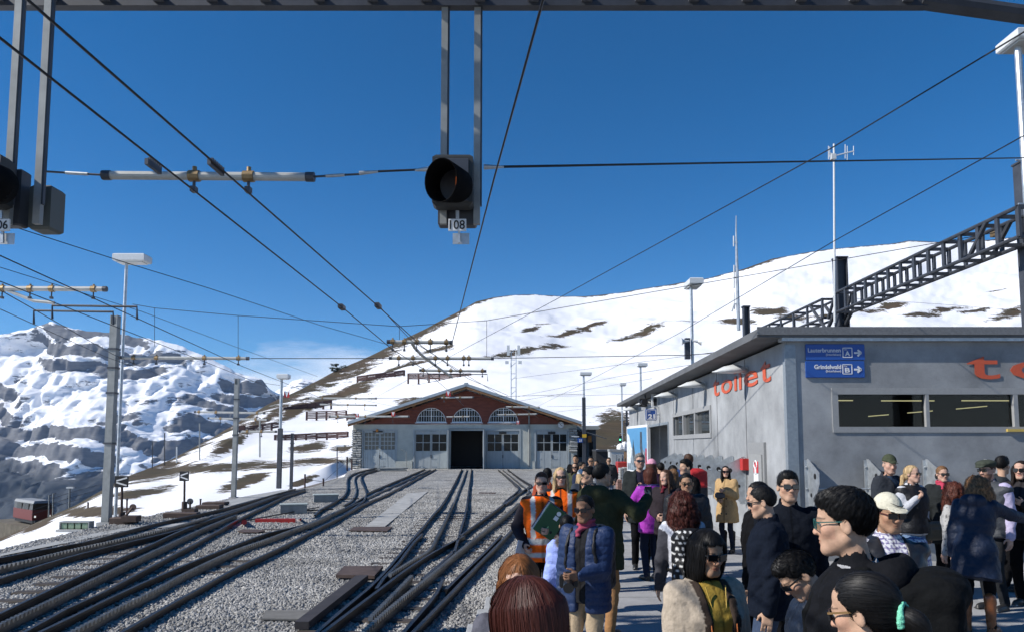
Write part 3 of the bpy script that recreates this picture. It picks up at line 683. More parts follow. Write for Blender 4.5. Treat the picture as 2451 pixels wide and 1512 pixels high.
# gable
ridge = sh(1125, 205); eL = sh(232, 492); eR = sh(1996, 492); ov = 1.1
rz0 = ridge.z; sl = (rz0-eL.z)/(ridge.x-eL.x); sr = (rz0-eR.z)/(eR.x-ridge.x)
def roof_z(x): return rz0-(ridge.x-x)*sl if x < ridge.x else rz0-(x-ridge.x)*sr
AW = [(852, 115), (1125, 115), (1405, 115)]
zb = sh(0, 476).z; AR = [(sh(c, 476).x, r*SY/FPX/3.2) for c, r in AW]
def arch(x):
    for c, r in AR:
        if abs(x-c) < r: return zb+math.sqrt(max(r*r-(x-c)**2, 0))*1.0
    return None
g = MB(); pts = sorted(set(list(np.linspace(x0, x1, 60))+[c+r*math.cos(math.pi*k/16)*s for c, r in AR for k in range(17) for s in (.9999,)]+[ridge.x]))
for a, b in zip(pts[:-1], pts[1:]):
    ta, tb = roof_z(a)-.30, roof_z(b)-.30; m_ = (a+b)/2; inw = arch(m_) is not None
    la = (arch(a) or zb) if inw else zt+.003; lb = (arch(b) or zb) if inw else zt+.003
    if ta <= la or tb <= lb: continue
    g.add([(a, SY-.03, la), (b, SY-.03, lb), (b, SY-.03, tb), (a, SY-.03, ta), (a, SY+.3, la), (b, SY+.3, lb)], [(0, 1, 2, 3), (0, 4, 5, 1)])
    if inw: g.add([(a, SY-.03, zt+.003), (b, SY-.03, zt+.003), (b, SY-.03, zb), (a, SY-.03, zb), (a, SY+.3, zb), (b, SY+.3, zb)], [(0, 1, 2, 3), (3, 2, 5, 4)])
g.build('gable', BROWN, shed)
for ci, (c, r) in enumerate(AR):
    fr = MB()
    ap = [(c+(r-.04)*math.cos(math.pi*k/20), SY+.06, zb+.02+(r-.04)*math.sin(math.pi*k/20)) for k in range(21)]
    fr.tube(ap, .045, 6); fr.bar((c-r, SY+.06, zb+.05), (c+r, SY+.06, zb+.05), .12); fr.bar((c, SY+.05, zb), (c, SY+.05, zb+r-.05), .09, .10)
    fr.bar((c-r-.1, SY-.08, zb-.03), (c+r+.1, SY-.08, zb-.03), .22, .08)
    cols = np.linspace(c-r, c+r, 13); rows = zb+np.array([.05, .62, 1.18, 1.74, r])
    for q in cols[1:-1]:
        h = math.sqrt(r*r-(q-c)**2)
        fr.bar((q, SY+.06, zb), (q, SY+.06, zb+h-.03), .032, .04)
    for q in rows[1:-1]:
        hw = math.sqrt(max(r*r-(q-zb)**2, 0)); fr.bar((c-hw, SY+.06, q), (c+hw, SY+.06, q), .032, .04)
    f = fr.build('arched_window', WHITE, shed)
    for a, b in zip(cols[:-1], cols[1:]):
        for lo, hi in zip(rows[:-1], rows[1:]):
            t = [(xx, min(hi, zb+math.sqrt(max((r-.03)**2-(xx-c)**2, 0)))) for xx in np.linspace(b, a, 4)]
            if max(q[1] for q in t) <= lo+.03: continue
            poly = [(a, lo), (b, lo)]+[(xx, max(zz, lo+.001)) for xx, zz in t]
            MB().prism(poly, (0, SY+.08, 0), (1, 0, 0), (0, 0, 1), (0, 1, 0), .012).build('pane', GLASS, f)
# roof with timber underside
rf = MB()
for s_, e in ((-1, eL), (1, eR)):
    a = (ridge.x, rz0); b = (e.x, e.z)
    for dz0, dz1, yy0 in ((.0, .16, -ov),):
        rf.add([(a[0], SY+yy0, a[1]+dz0), (b[0], SY+yy0, b[1]+dz0), (b[0], SY+35, b[1]+dz0), (a[0], SY+35, a[1]+dz0), (a[0], SY+yy0, a[1]+dz1), (b[0], SY+yy0, b[1]+dz1), (b[0], SY+35, b[1]+dz1), (a[0], SY+35, a[1]+dz1)],
               [(0, 3, 2, 1), (4, 5, 6, 7), (0, 1, 5, 4), (1, 2, 6, 5), (2, 3, 7, 6)])
roof = rf.build('roof', ROOFM, shed)
for s_, e in ((-1, eL), (1, eR)):
    MB().bar((ridge.x, SY-ov-.03, rz0-.10), (e.x, SY-ov-.03, e.z-.10), .07, .24).build('barge_board', mat('orange_timber', (.20, .105, .045), .7, noise=.3, nscale=3), roof)
    MB().bar((ridge.x, SY-ov-.075, rz0+.14), (e.x, SY-ov-.075, e.z+.14), .06, .26).build('flashing', ROOFM, roof)
    for t in (.12, .45, .8):
        xx = ridge.x+(e.x-ridge.x)*t; zz = rz0+(e.z-rz0)*t-.22
        MB().bar((xx, SY-ov+.1, zz), (xx, SY+.1, zz), .18, .22).build('purlin', MATS['orange_timber'], roof)
MB().b2((ridge.x-.18, SY-ov-.12, rz0+.1), (ridge.x+.18, SY-ov+.5, rz0+.34)).build('ridge_cap', ROOFM, roof)
# doors
def door(i, weathered):
    a, b = DX[i]; m = DOORW if weathered else DOORM; y = SY+.05
    q = MB(); q.b2((a-.09, SY-.05, 0), (a+.05, SY+.2, zd+.02)); q.b2((b-.05, SY-.05, 0), (b+.09, SY+.2, zd+.02)); q.b2((a+.05, SY-.05, zd-.1), (b-.05, SY+.2, zd+.02))
    d = q.build('door', DOORM, shed)
    zp0, zp1 = (sh(0, 681).z, sh(0, 553).z) if weathered else (sh(0, 692).z, sh(0, 565).z)
    n = 4 if weathered else 2
    for k in range(2):
        l0 = a+.06+(b-a-.12)*k/2; l1 = l0+(b-a-.12)/2; mid = .015
        lf = MB(); lf.b2((l0+mid, y, .02), (l1-mid, y+.05, zp0)); lf.b2((l0+mid, y, zp1), (l1-mid, y+.05, zd-.11))
        st = .10
        lf.b2((l0+mid, y, zp0), (l0+st, y+.05, zp1)); lf.b2((l1-st, y, zp0), (l1-mid, y+.05, zp1))
        gw = (l1-l0-2*st)/n; gh = (zp1-zp0)/n
        for j in range(1, n): lf.b2((l0+st+gw*j-.03, y, zp0), (l0+st+gw*j+.03, y+.05, zp1)); lf.b2((l0+st, y-.002, zp0+gh*j-.03), (l1-st, y+.05, zp0+gh*j+.03))
        for j in (0, 1, 2): lf.b2((l0+mid, y-.025, zp0*.12+.02+j*zp0*.42-.03), (l0+mid+.5, y-.003, zp0*.12+.02+j*zp0*.42+.03))
        lf.b2(((l0+l1)/2-.015, y-.012, .05), ((l0+l1)/2+.015, y-.001, zp0-.04))
        lf.build('door_leaf', m, d)
        for r in range(n):
            for c in range(n):
                MB().b2((l0+st+gw*c+.032, y+.018, zp0+gh*r+.032), (l0+st+gw*(c+1)-.032, y+.026, zp0+gh*(r+1)-.032)).build('pane', mat('pale_pane', (.06, .07, .065), .15, spec=.6) if weathered else GLASS, d)
    MB().b2(((a+b)/2-.35, SY-.07, zd-.42), ((a+b)/2+.35, SY-.055, zd-.2)).build('number_plate', BLACK if i > 1 else DOORM, d)
    MB().b2(((a+b)/2-.05, SY+.0, 1.0), ((a+b)/2+.05, SY+.045, 1.3)).build('handle', STEEL_DK, d)
for i in (0, 1, 3, 4): door(i, i == 0)
a, b = DX[2]
q = MB(); q.b2((a-.09, SY-.05, 0), (a+.05, SY+.2, zd+.02)); q.b2((b-.05, SY-.05, 0), (b+.09, SY+.2, zd+.02)); q.b2((a+.05, SY-.05, zd-.1), (b-.05, SY+.2, zd+.02)); od = q.build('door', DOORM, shed)
for s_, xx in ((-1, a), (1, b)):
    MB().b2((xx+s_*.06, SY-1.5, .05), (xx+s_*.14, SY-.06, zd-.05)).build('door_leaf', DOORM, od)
MB().b2((a-.1, SY-.12, zd+.03), (b+.1, SY-.05, zd+.13)).build('track_rail', STEEL_GR, od)
STONE = [mat('quarry_stone', (.40, .40, .38), .9, noise=.25, nscale=4, bump=.6, bscale=12), mat('quarry_stone_dark', (.27, .275, .265), .9, noise=.3, nscale=4, bump=.6, bscale=12)]
for xa, xb, ya, yb in ((262, 329, 530, 826), (1908, 1962, 515, 700)):
    px0, px1, pz1, pz0 = sh(xa, 0).x, sh(xb, 0).x, sh(0, ya).z, max(sh(0, yb).z, 0)
    MB().b2((px0+.05, SY-.12, pz0), (px1-.05, SY-.004, pz1)).build('pillar_core', mat('mortar', (.20, .20, .19), .95, noise=.2), shed)
    zz = pz0
    while zz < pz1-.06:
        h = min(random.uniform(.16, .27), pz1-zz); xx = px0-random.uniform(0, .1)
        while xx < px1-.08:
            ww = random.uniform(.32, .7); xe = min(xx+ww, px1+random.uniform(-.02, .08))
            if px1-xe < .2: xe = px1+random.uniform(0, .08)
            MB().box(((xx+xe)/2, SY-.17+random.uniform(-.05, .03), zz+h/2), (xe-xx-.03, .22, h-.035), Matrix.Rotation(random.uniform(-.03, .03), 3, 'Y'), bev=.05).build('stone', random.choice(STONE), shed); xx = xe
        zz += h
MB().cyl((sh(1600, 0).x, SY-.1, .2), (sh(1600, 0).x, SY-.1, sh(0, 392).z), .07).build('downpipe', STEEL_GR, shed)
# clock on the shed
cc = sh(1845, 494, SY-.35); ck = thing('station_clock', 'round white station clock hanging at the right end of the shed', 'clock', cc)
Rf = Matrix.Rotation(math.pi/2, 3, 'X')
MB().lathe([(.30, -.06), (.32, 0), (.32, .06), (.29, .06)], cc, 24, Rf).build('case', STEEL_GR, ck)
MB().lathe([(.285, .062), (.285, .066)], cc, 24, Rf).build('dial', WHITE, ck)
for ang, l, wd in ((-38, .26, .035), (128, .17, .04)):
    r_ = math.radians(ang); p = cc+Vector((0, -.075, 0)); MB().bar(p-Vector((math.sin(r_), 0, math.cos(r_)))*.05, p+Vector((math.sin(r_), 0, math.cos(r_)))*l, wd, .008, (0, 1, 0)).build('hand', BLACK, ck)
for k in range(12):
    r_ = k*math.pi/6; d_ = Vector((math.sin(r_), 0, math.cos(r_))); p = cc+Vector((0, -.072, 0)); MB().bar(p+d_*.22, p+d_*.265, .022, .006, (0, 1, 0)).build('hour_mark', BLACK, ck)
MB().bar(cc+Vector((0, 0, .3)), cc+Vector((0, .3, .55)), .04).build('bracket', STEEL_DK, ck)
sl_ = thing('warning_lamp', 'small orange lamp over the leftmost shed door', 'lamp', sh(437, 535, SY-.1))
MB().lathe([(.10, 0), (.13, .1), (.12, .2), (.05, .25)], sh(437, 545, SY-.2), 10).build('dome', mat('orange_plastic', (.62, .22, .02), .4), sl_); MB().b2(sh(405, 550, SY-.1), sh(480, 540, SY-.1)+Vector((0, -.1, 0))).build('plate', BLACK, sl_)
hr = thing('handrail', 'thin bent steel handrail beside the leftmost shed door', 'handrail', sh(660, 828, SY-.5))
MB().tube([sh(615, 678, SY-.5), sh(660, 700, SY-.5), sh(660, 828, SY-.5)], .035, 6).build('tube', STEEL_GR, hr)
# ------------------------------------------------------------------ kiosk and yard right of the shed
def ZK(x, y): return (1308.5+x/4.308, 829.8+y/4.308)
def kk(x, y, Y): return at(*ZK(x, y), Y)
ki = thing('service_building', 'low grey flat-roofed annex with dark front behind the shed corner', 'building', (kk(400, 0, 76).x, 76, 0))
MB().b2((kk(235, 0, 76).x, 76, -.1), (kk(500, 0, 76).x, 88, kk(0, 850, 76).z)).build('wall', mat('annex_wall', (.10, .11, .12), .8, noise=.2), ki)
MB().b2((kk(230, 0, 76).x, 75.2, kk(0, 850, 76).z), (kk(520, 0, 76).x, 88.2, kk(0, 812, 76).z)).build('roof', mat('annex_roof', (.30, .31, .29), .8, noise=.1), ki)
for k, xa in enumerate((318, 362, 430)):
    MB().b2((kk(xa, 0, 76).x, 75.95, 1.0), (kk(xa+38, 0, 76).x, 75.98, 2.6)).build('window', GLASS, ki)
c0, c1 = kk(290, 860, 73), kk(600, 950, 73)
MB().add([(c0.x, 76, c0.z+.25), (c1.x-.9, 76, c1.z+.55), (c1.x, 71.5, c1.z), (c0.x, 71.5, c0.z), (c0.x, 76, c0.z+.33), (c1.x-.9, 76, c1.z+.63), (c1.x, 71.5, c1.z+.08), (c0.x, 71.5, c0.z+.08)], [(0, 1, 2, 3), (4, 7, 6, 5), (0, 3, 7, 4), (1, 5, 6, 2), (3, 2, 6, 7)]).build('canopy', mat('canopy_dark', (.06, .065, .07), .7, noise=.2), ki)
MB().b2((kk(418, 0, 75.5).x, 75.6, kk(0, 980, 75.5).z), (kk(456, 0, 75.5).x, 75.68, kk(0, 915, 75.5).z)).build('poster', mat('orange_poster', (.45, .20, .05), .6, noise=.4, nscale=1.2), ki)
tk = thing('dark_cabin', 'low black-fronted shelter beside the annex', 'shelter', (kk(560, 0, 66).x, 66, 0))
MB().b2((kk(500, 0, 66).x, 66, 0), (kk(640, 0, 66).x, 69, kk(0, 1075, 66).z)).build('body', mat('dark_cabin_paint', (.02, .02, .022), .7), tk)
MB().b2((kk(496, 0, 66).x, 65.8, kk(0, 1075, 66).z), (kk(644, 0, 66).x, 69.2, kk(0, 1068, 66).z+.1)).build('roof', STEEL_DK, tk)
cb = thing('grey_cabinet', 'pale grey cabinet with two doors standing in the yard', 'cabinet', (kk(710, 0, 41).x, 41, PLAT_Z))
cx0, cx1 = kk(640, 0, 41).x, kk(780, 0, 41).x; cz = kk(0, 1075, 41).z
MB().b2((cx0, 41, PLAT_Z), (cx1, 41.8, cz)).build('body', SNOWW, cb)
MB().b2((cx0-.03, 40.95, cz), (cx1+.03, 41.85, cz+.12)).build('lid', mat('cabinet_lid', (.30, .31, .31), .6), cb)
for xa in (655, 715): MB().b2((kk(xa, 0, 41).x, 40.96, .5), (kk(xa+48, 0, 41).x, 40.99, cz-.15)).build('door', mat('cabinet_door', (.42, .44, .44), .6), cb)
PAV2 = [mat('paver_grey', (.33, .33, .32), .9, noise=.2), mat('paver_blue', (.27, .30, .33), .9, noise=.2), mat('paver_red', (.27, .16, .13), .9, noise=.2)]
for kx, (xa, xb, yt, dd, lab) in enumerate(((742, 790, 1250, 33, 'left stack of grey paving blocks strapped with a blue strip in the yard'), (782, 828, 1245, 34, 'right stack of grey paving blocks beside the poster board'), (714, 760, 1370, 31.5, 'low stack of reddish paving blocks on a pallet'))):
    X0, X1 = kk(xa, 0, dd).x, kk(xb, 0, dd).x; zt_ = kk(0, yt, dd).z; st = thing('block_pallet', lab, 'paving blocks', ((X0+X1)/2, dd, PLAT_Z), group='stacks of paving blocks')
    MB().b2((X0-.03, dd-.03, PLAT_Z), (X1+.03, dd+.7, PLAT_Z+.12)).build('pallet', WOOD, st)
    z_ = PLAT_Z+.125; r = 0
    while z_ < zt_-.05:
        for c in range(3):
            wv = (X1-X0)/3; MB().box((X0+wv*(c+.5), dd+.33+random.uniform(-.012, .012), z_+.055), (wv-.012, .64, .1), bev=.006).build('block', PAV2[1 if (kx == 0 and c == 1) else (2 if kx == 2 else 0)], st)
        z_ += .112; r += 1
rm = thing('site_machine', 'small red construction machine behind the block stacks', 'machine', (kk(770, 0, 36).x, 36, PLAT_Z))
MB().b2((kk(722, 0, 36).x, 36, .5), (kk(818, 0, 36).x, 36.9, kk(0, 1180, 36).z), .05).build('body', mat('machine_red', (.36, .03, .025), .5, noise=.2), rm)
for xa in (735, 770, 800): MB().cyl((kk(xa, 0, 36).x, 36.2, kk(0, 1185, 36).z), (kk(xa+9, 0, 36).x, 36.4, kk(0, 1150, 36).z), .03, 8).build('lever', BLACK, rm)
for xa in (745, 800): MB().cyl((kk(xa, 0, 36).x, 35.95, .42), (kk(xa, 0, 36).x, 36.95, .42), .28, 14).build('wheel', BLACK, rm)
wb = thing('white_bags', 'heap of white plastic bags on top of the yard fence', 'bags', (kk(780, 0, 42).x, 42, PLAT_Z))
for k in range(6):
    p = kk(760+random.uniform(0, 55), 1010+random.uniform(0, 55), 42.4); MB().lathe([(.05, -.22), (.22, -.12), (.26, .02), (.16, .16), (.03, .24)], p, 7, Matrix.Rotation(random.uniform(-.6, .6), 3, 'X')).build('bag', WHITE, wb)
MB().b2((kk(752, 0, 42.4).x, 42.2, PLAT_Z), (kk(822, 0, 42.4).x, 42.8, kk(0, 1062, 42.4).z)).build('crate', mat('site_orange', (.42, .27, .16), .7, noise=.2), wb)
# ================================================================== toilet building
BC = Vector((4.88, 13.0, PLAT_Z)); dL = Vector((.0344, 1, 0)).normalized(); nL = Vector((-dL.y, dL.x, 0))
def onwall(px, py, off=0.0):
    """point of the long wall seen at (px, py), off metres in front of it"""
    r = ray(px, py); P0 = BC+nL*off; t = (P0-Vector((0, 0, CAMZ))).dot(nL)/r.dot(nL); q = r*t; return Vector((q.x, q.y, q.z+CAMZ))
def wl(s, z, off=0.0): p = BC+dL*s+nL*off; return Vector((p.x, p.y, z))
def wall_s(px): return (onwall(px, 1066)-BC).dot(dL)
def Z5(x, y): return (1468.1+x/2.961, 702.1+y/2.961)
def Z6(x, y): return (1851+x/2.961, 702.1+y/2.961)
tb = thing('toilet_building', 'grey concrete toilet building with flat overhanging roof', 'building', BC)
def fcm(name, c):
    return mat(name, c, .75, noise=.36, nscale=.9, bump=.15, bscale=50, speck=.6, detail=10)
FC = fcm('fibre_concrete', (.295, .305, .312))
ZT = 4.0; LEN = 22.5; TH = .25
def wbox(mb, s0, s1, z0, z1, o0, o1):
    vs = [wl(s, z, o) for z in (z0, z1) for s, o in ((s0, o0), (s1, o0), (s1, o1), (s0, o1))]
    mb.add(vs, [(3, 2, 1, 0), (4, 5, 6, 7), (0, 1, 5, 4), (1, 2, 6, 5), (2, 3, 7, 6), (3, 0, 4, 7)]); return mb
sw0, sw1 = wall_s(1703), wall_s(1613); zw0, zw1 = 2.38, 3.17
so0, so1 = wall_s(1601), wall_s(1551); zo = 2.92
m = MB()
wbox(m, .02, sw0, -.05, ZT, -TH, 0); wbox(m, sw0, sw1, -.05, zw0, -TH, 0); wbox(m, sw0, sw1, zw1, ZT, -TH, 0); wbox(m, sw1, so0, -.05, ZT, -TH, 0); wbox(m, so0, so1, zo, ZT, -TH, 0); wbox(m, so1, LEN, -.05, ZT, -TH, 0)
lw = m.build('long_wall', FC, tb)
FX1 = 15.0; FY = 13.0
fw0 = at(*Z6(416, 800), FY).x; zf1 = at(*Z6(600, 668), FY).z; zf0 = at(*Z6(600, 983), FY).z
m = MB(); m.b2((BC.x+.02, FY, -.05), (fw0, FY+TH, ZT)); m.b2((fw0, FY, -.05), (FX1, FY+TH, zf0)); m.b2((fw0, FY, zf1), (FX1, FY+TH, ZT)); m.build('front_wall', FC, tb)
m = MB(); m.b2((FX1-.3, FY+TH, -.05), (FX1, FY+22, ZT)); m.b2((BC.x+1.1, FY+21.7, -.05), (FX1-.3, FY+22, ZT)); m.build('rear_walls', FC, tb)
MB().b2((BC.x-.03, FY-.025, -.02), (BC.x+.16, FY+.10, ZT-.06)).build('corner_trim', mat('zinc_trim', (.30, .34, .37), .5, .4, noise=.12), tb)
# dark grey seams between the cladding sheets
for s in (2.6, 5.1, 7.9, 10.9, 13.7, 16.6, 19.5): MB().bar(wl(s, .2, .003), wl(s, ZT-.02, .003), .012, .008).build('seam', mat('seam_grey', (.12, .125, .13), .8), lw)
# roof slab
ro = .55
r0 = BC+nL*ro-dL*.125; r1 = BC+nL*ro+dL*(LEN+1.2)
m = MB(); pz = (4.06, 4.20)
poly = [(r0.x, FY-.125), (FX1+.5, FY-.125), (FX1+.5, FY+23), (r1.x, FY+23)]
m.add([(x, y, z) for z in pz for x, y in poly], [(3, 2, 1, 0), (4, 5, 6, 7), (0, 1, 5, 4), (1, 2, 6, 5), (2, 3, 7, 6), (3, 0, 4, 7)])
rfo = m.build('roof', mat('roof_dark', (.115, .12, .125), .7, noise=.2, nscale=1.5), tb)
MB().b2((BC.x-.1, FY-.10, ZT), (FX1, FY+.1, 4.058)).build('soffit_strip', STEEL_GV, rfo)
MB().b2((r0.x+.0, FY-.155, 4.10), (FX1+.5, FY-.127, 4.24)).build('fascia', mat('fascia_grey', (.16, .165, .17), .6, noise=.2), rfo)
# glass you can see through
def glassmat():
    g = bpy.data.materials.new('window_glass'); g.use_nodes = True; N = g.node_tree.nodes; L = g.node_tree.links; N.clear()
    o = N.new('ShaderNodeOutputMaterial'); t = N.new('ShaderNodeBsdfTransparent'); t.inputs[0].default_value = (.75, .80, .78, 1); gl = N.new('ShaderNodeBsdfGlossy'); gl.inputs['Roughness'].default_value = .02
    fr = N.new('ShaderNodeFresnel'); fr.inputs[0].default_value = 1.3; mx = N.new('ShaderNodeMixShader'); L.new(fr.outputs[0], mx.inputs[0]); L.new(t.outputs[0], mx.inputs[1]); L.new(gl.outputs[0], mx.inputs[2]); L.new(mx.outputs[0], o.inputs[0]); return g
WGLASS = glassmat()
FRAME = mat('window_frame_grey', (.30, .305, .305), .6, noise=.08)
# long-wall window: three panes
m = MB(); fwid = .10
for z_a, z_b in ((zw0-.02, zw0+.10), (zw1-.10, zw1+.02)): wbox(m, sw0-.05, sw1+.05, z_a, z_b, -.12, .03)
ws = [sw0, sw0+(sw1-sw0)*.36, sw0+(sw1-sw0)*.68, sw1]
for k, s in enumerate(ws): wbox(m, s-.06, s+.06, zw0+.10, zw1-.10, -.12, .025)
wn = m.build('long_window', FRAME, tb)
for a, b in zip(ws[:-1], ws[1:]): wbox(MB(), a+.06, b-.06, zw0+.10, zw1-.10, -.08, -.07).build('pane', mat('mirror_pane', (.05, .055, .055), .03, spec=1.0), wn)
# front windows
m = MB(); m.b2((fw0, FY-.02, zf0), (FX1, FY+.1, at(*Z6(600, 942), FY).z)); m.b2((fw0, FY-.02, at(*Z6(600, 713), FY).z), (FX1, FY+.1, zf1))
za, zb_ = at(*Z6(600, 942), FY).z, at(*Z6(600, 713), FY).z
bars = [(416, 460), (1078, 1103), (1702, 1733), (2350, 2380), (2990, 3020)]
bx = [(at(*Z6(a, 830), FY).x, at(*Z6(b, 830), FY).x) for a, b in bars]
for a, b in bx: m.b2((a, FY-.018, za), (b, FY+.1, zb_))
fwn = m.build('front_window', FRAME, tb)
for (a, b), (c, d) in zip(bx[:-1], bx[1:]): MB().b2((b, FY+.05, za), (c, FY+.058, zb_)).build('pane', WGLASS, fwn)
MB().b2((at(*Z6(1645, 960), FY).x, FY-.06, at(*Z6(1645, 977), FY).z), (at(*Z6(2300, 960), FY).x, FY-.022, at(*Z6(1645, 958), FY).z)).build('yellow_strip', mat('yellow_strip', (.55, .40, .10), .6, noise=.1), fwn)
# the dark hall inside with strip lights
DARKI = mat('dark_interior', (.035, .03, .032), .8)
m = MB(); m.b2((BC.x+.6, FY+6.0, 0), (FX1-.4, FY+6.1, 4)); m.b2((BC.x+.45, FY+.3, 0), (BC.x+.55, FY+6, 4)); m.b2((BC.x+.6, FY+.3, 3.55), (FX1-.4, FY+6, 3.6)); m.b2((BC.x+.6, FY+.3, .1), (FX1-.4, FY+6, .14)); m.build('inner_room', DARKI, tb)
TUBE = mat('strip_light', (.8, .7, .4), .5, emit=(1, .82, .45, .7))
def tubelight(a, b, Ya, Yb):
    MB().bar(at(*Z6(*a), Ya), at(*Z6(*b), Yb), .022, .02).build('strip_light', TUBE, tb)
for a, b in (((300, 756), (563, 756)), ((765, 758), (1140, 758)), ((1335, 757), (1690, 757)), ((1900, 757), (2200, 757))): tubelight(a, b, FY+2.2, FY+2.2)
for a, b in (((672, 868), (818, 856)), ((950, 844), (1130, 829)), ((1295, 816), (1515, 796))): tubelight(a, b, FY+4.8, FY+4.6)
# entrance recess
m = MB(); wbox(m, so0-.1, so1+.1, -.05, zo+.1, -3.2, -3.0); wbox(m, so0-.12, so0-.02, -.05, zo+.1, -3.0, -TH); wbox(m, so1+.02, so1+.12, -.05, zo+.1, -3.0, -TH); wbox(m, so0-.1, so1+.1, zo+.02, zo+.1, -3.0, -TH); m.build('entrance_recess', FC, tb)
m = MB(); wbox(m, so0-.06, so0+.02, -.02, zo+.05, -.1, .03); wbox(m, so1-.02, so1+.06, -.02, zo+.05, -.1, .03); wbox(m, so0, so1, zo-.04, zo+.05, -.1, .03); m.build('entrance_frame', MATS['zinc_trim'], tb)
# service door with its red notice
sd0, sd1 = wall_s(1834), wall_s(1797); zdt = onwall(1815, 1064).z
dr = wbox(MB(), sd0, sd1, PLAT_Z+.02, 2.22, .002, .05).build('door', mat('door_grey', (.265, .27, .27), .6, noise=.08), tb)
wbox(MB(), sd0+.1, sd1-.1, PLAT_Z+.06, 1.98, .052, .075).build('door_leaf', mat('door_leaf_grey', (.30, .305, .30), .55, noise=.08), dr)
a_, b_ = wall_s(1823), wall_s(1812)
zn1, zn0 = onwall(1817, 1103).z, onwall(1817, 1130).z
wbox(MB(), a_, b_, zn0, zn1, .076, .082).build('notice', mat('notice_red', (.55, .04, .05), .5), dr)
wbox(MB(), a_, b_, zn0-.18, zn0-.02, .076, .082).build('notice', WHITE, dr)
cN = wl((a_+b_)/2, (zn0+zn1)/2, .086)
m = MB(); m.tube([cN+dL*(.09*math.cos(t))+Vector((0, 0, .05+.075*math.sin(t))) for t in np.linspace(0, 6.28, 13)], .016, 5); m.bar(cN+Vector((0, 0, -.14)), cN+Vector((0, 0, -.02)), .02, .09); m.build('symbol', WHITE, dr)
MB().bar(wl(sd1-.17, 1.02, .1), wl(sd1-.17, 1.14, .1), .03).build('handle', STEEL_GV, dr)
# wall lamps
for k, px in enumerate((1794, 1693, 1623, 1570, 1528)):
    s = wall_s(px); z = 3.74; b = wl(s, z)
    t = thing('wall_lamp', ['first white wall lamp from the corner, above the toilet lettering', 'second white wall lamp from the corner of the toilet building', 'third white wall lamp, above the long window', 'fourth white wall lamp, above the entrance', 'last white wall lamp, above the poster board'][k], 'lamp', b, 0, 'white wall lamps along the eave')
    m = MB(); sec = []
    for u, hw, h0, h1 in ((.02, .05, -.03, .05), (.14, .13, -.05, .10), (.30, .17, -.055, .12), (.5, .15, -.05, .08), (.66, .08, -.045, .0), (.74, .02, -.04, -.03)):
        p = b+nL*u; sec.append([p+dL*hw+Vector((0, 0, h0)), p+dL*hw*.9+Vector((0, 0, (h0+h1)/2)), p+Vector((0, 0, h1)), p-dL*hw*.9+Vector((0, 0, (h0+h1)/2)), p-dL*hw+Vector((0, 0, h0))])
    m.add([v for q in sec for v in q], [(i*5+j, i*5+(j+1) % 5, i*5+5+(j+1) % 5, i*5+5+j) for i in range(5) for j in range(5)]+[(0, 1, 2, 3, 4), (25, 26, 27, 28, 29)])
    m.build('shade', SNOWW, t, smooth=True); MB().bar(b+nL*.0+Vector((0, 0, .0)), b+nL*.12, .09, .14).build('bracket', STEEL_GV, t)
# lettering
def fit_text(name, txt, P, ax, ay, w, h, m_, parent, bold=.02, depth=.006):
    me = text_mesh(txt, 1.0, .02, bold); co = np.zeros(len(me.vertices)*3); me.vertices.foreach_get('co', co); co = co.reshape(-1, 3); lo, hi = co.min(0), co.max(0)
    co = (co-lo)/(hi-lo+1e-9); ax, ay = Vector(ax), Vector(ay); n = ax.cross(ay).normalized()
    W = np.array([P]*len(co))+co[:, :1]*np.array(ax)*w+co[:, 1:2]*np.array(ay)*h+co[:, 2:3]*np.array(n)*depth
    me.vertices.foreach_set('co', W.ravel().astype(np.float32)); me.update(); return link(name, me, m_, parent)
RED = mat('toilet_red', (.56, .095, .04), .55, noise=.08)
letters = thing('toilet_lettering', 'wide orange-red word toilet on the long wall', 'lettering', onwall(1780, 925))
s_a, s_b = wall_s(1851.5), wall_s(1711); zlo = onwall(1843, 912).z; h_ = .46; L_ = s_b-s_a
me0 = {}; adv = {'t': .70, 'o': 1.12, 'i': .20, 'l': .20, 'e': 1.1}; word = 'toilet'; gapw = .22; tot = sum(adv[c] for c in word)+gapw*5; u = s_b
for c in word:
    w_ = adv[c]/tot*L_; hh = {'t': .90, 'o': .70, 'i': 1.0, 'l': 1.0, 'e': .70}[c]*h_
    if c == 'i':
        q_ = MB(); wbox(q_, u-w_, u, zlo, zlo+.70*h_, .012, .02); q_.build('letter', RED, letters); q_ = MB(); wbox(q_, u-w_, u, zlo+.82*h_, zlo+.99*h_, .012, .02); q_.build('letter_dot', RED, letters)
    else: fit_text('letter', c, wl(u, zlo, .012), -dL, (0, 0, 1), w_, hh, RED, letters, bold=.008)
    u -= w_+gapw/tot*L_
letters2 = thing('toilet_lettering', 'start of the wide orange-red word toilet on the front wall', 'lettering', at(*Z6(1490, 525), FY))
u = at(*Z6(1375, 600), FY).x; zlo2 = at(*Z6(1490, 606), FY).z; sc2 = (at(*Z6(1605, 600), FY).x-u)/adv['t']*1.0
for c in word:
    w_ = adv[c]*sc2; hh = {'t': .90, 'o': .70, 'i': 1.0, 'l': 1.0, 'e': .70}[c]*.455
    fit_text('letter', c, (u, FY-.012, zlo2), (1, 0, 0), (0, 0, 1), w_, hh, RED, letters2, bold=.008); u += w_+gapw*sc2
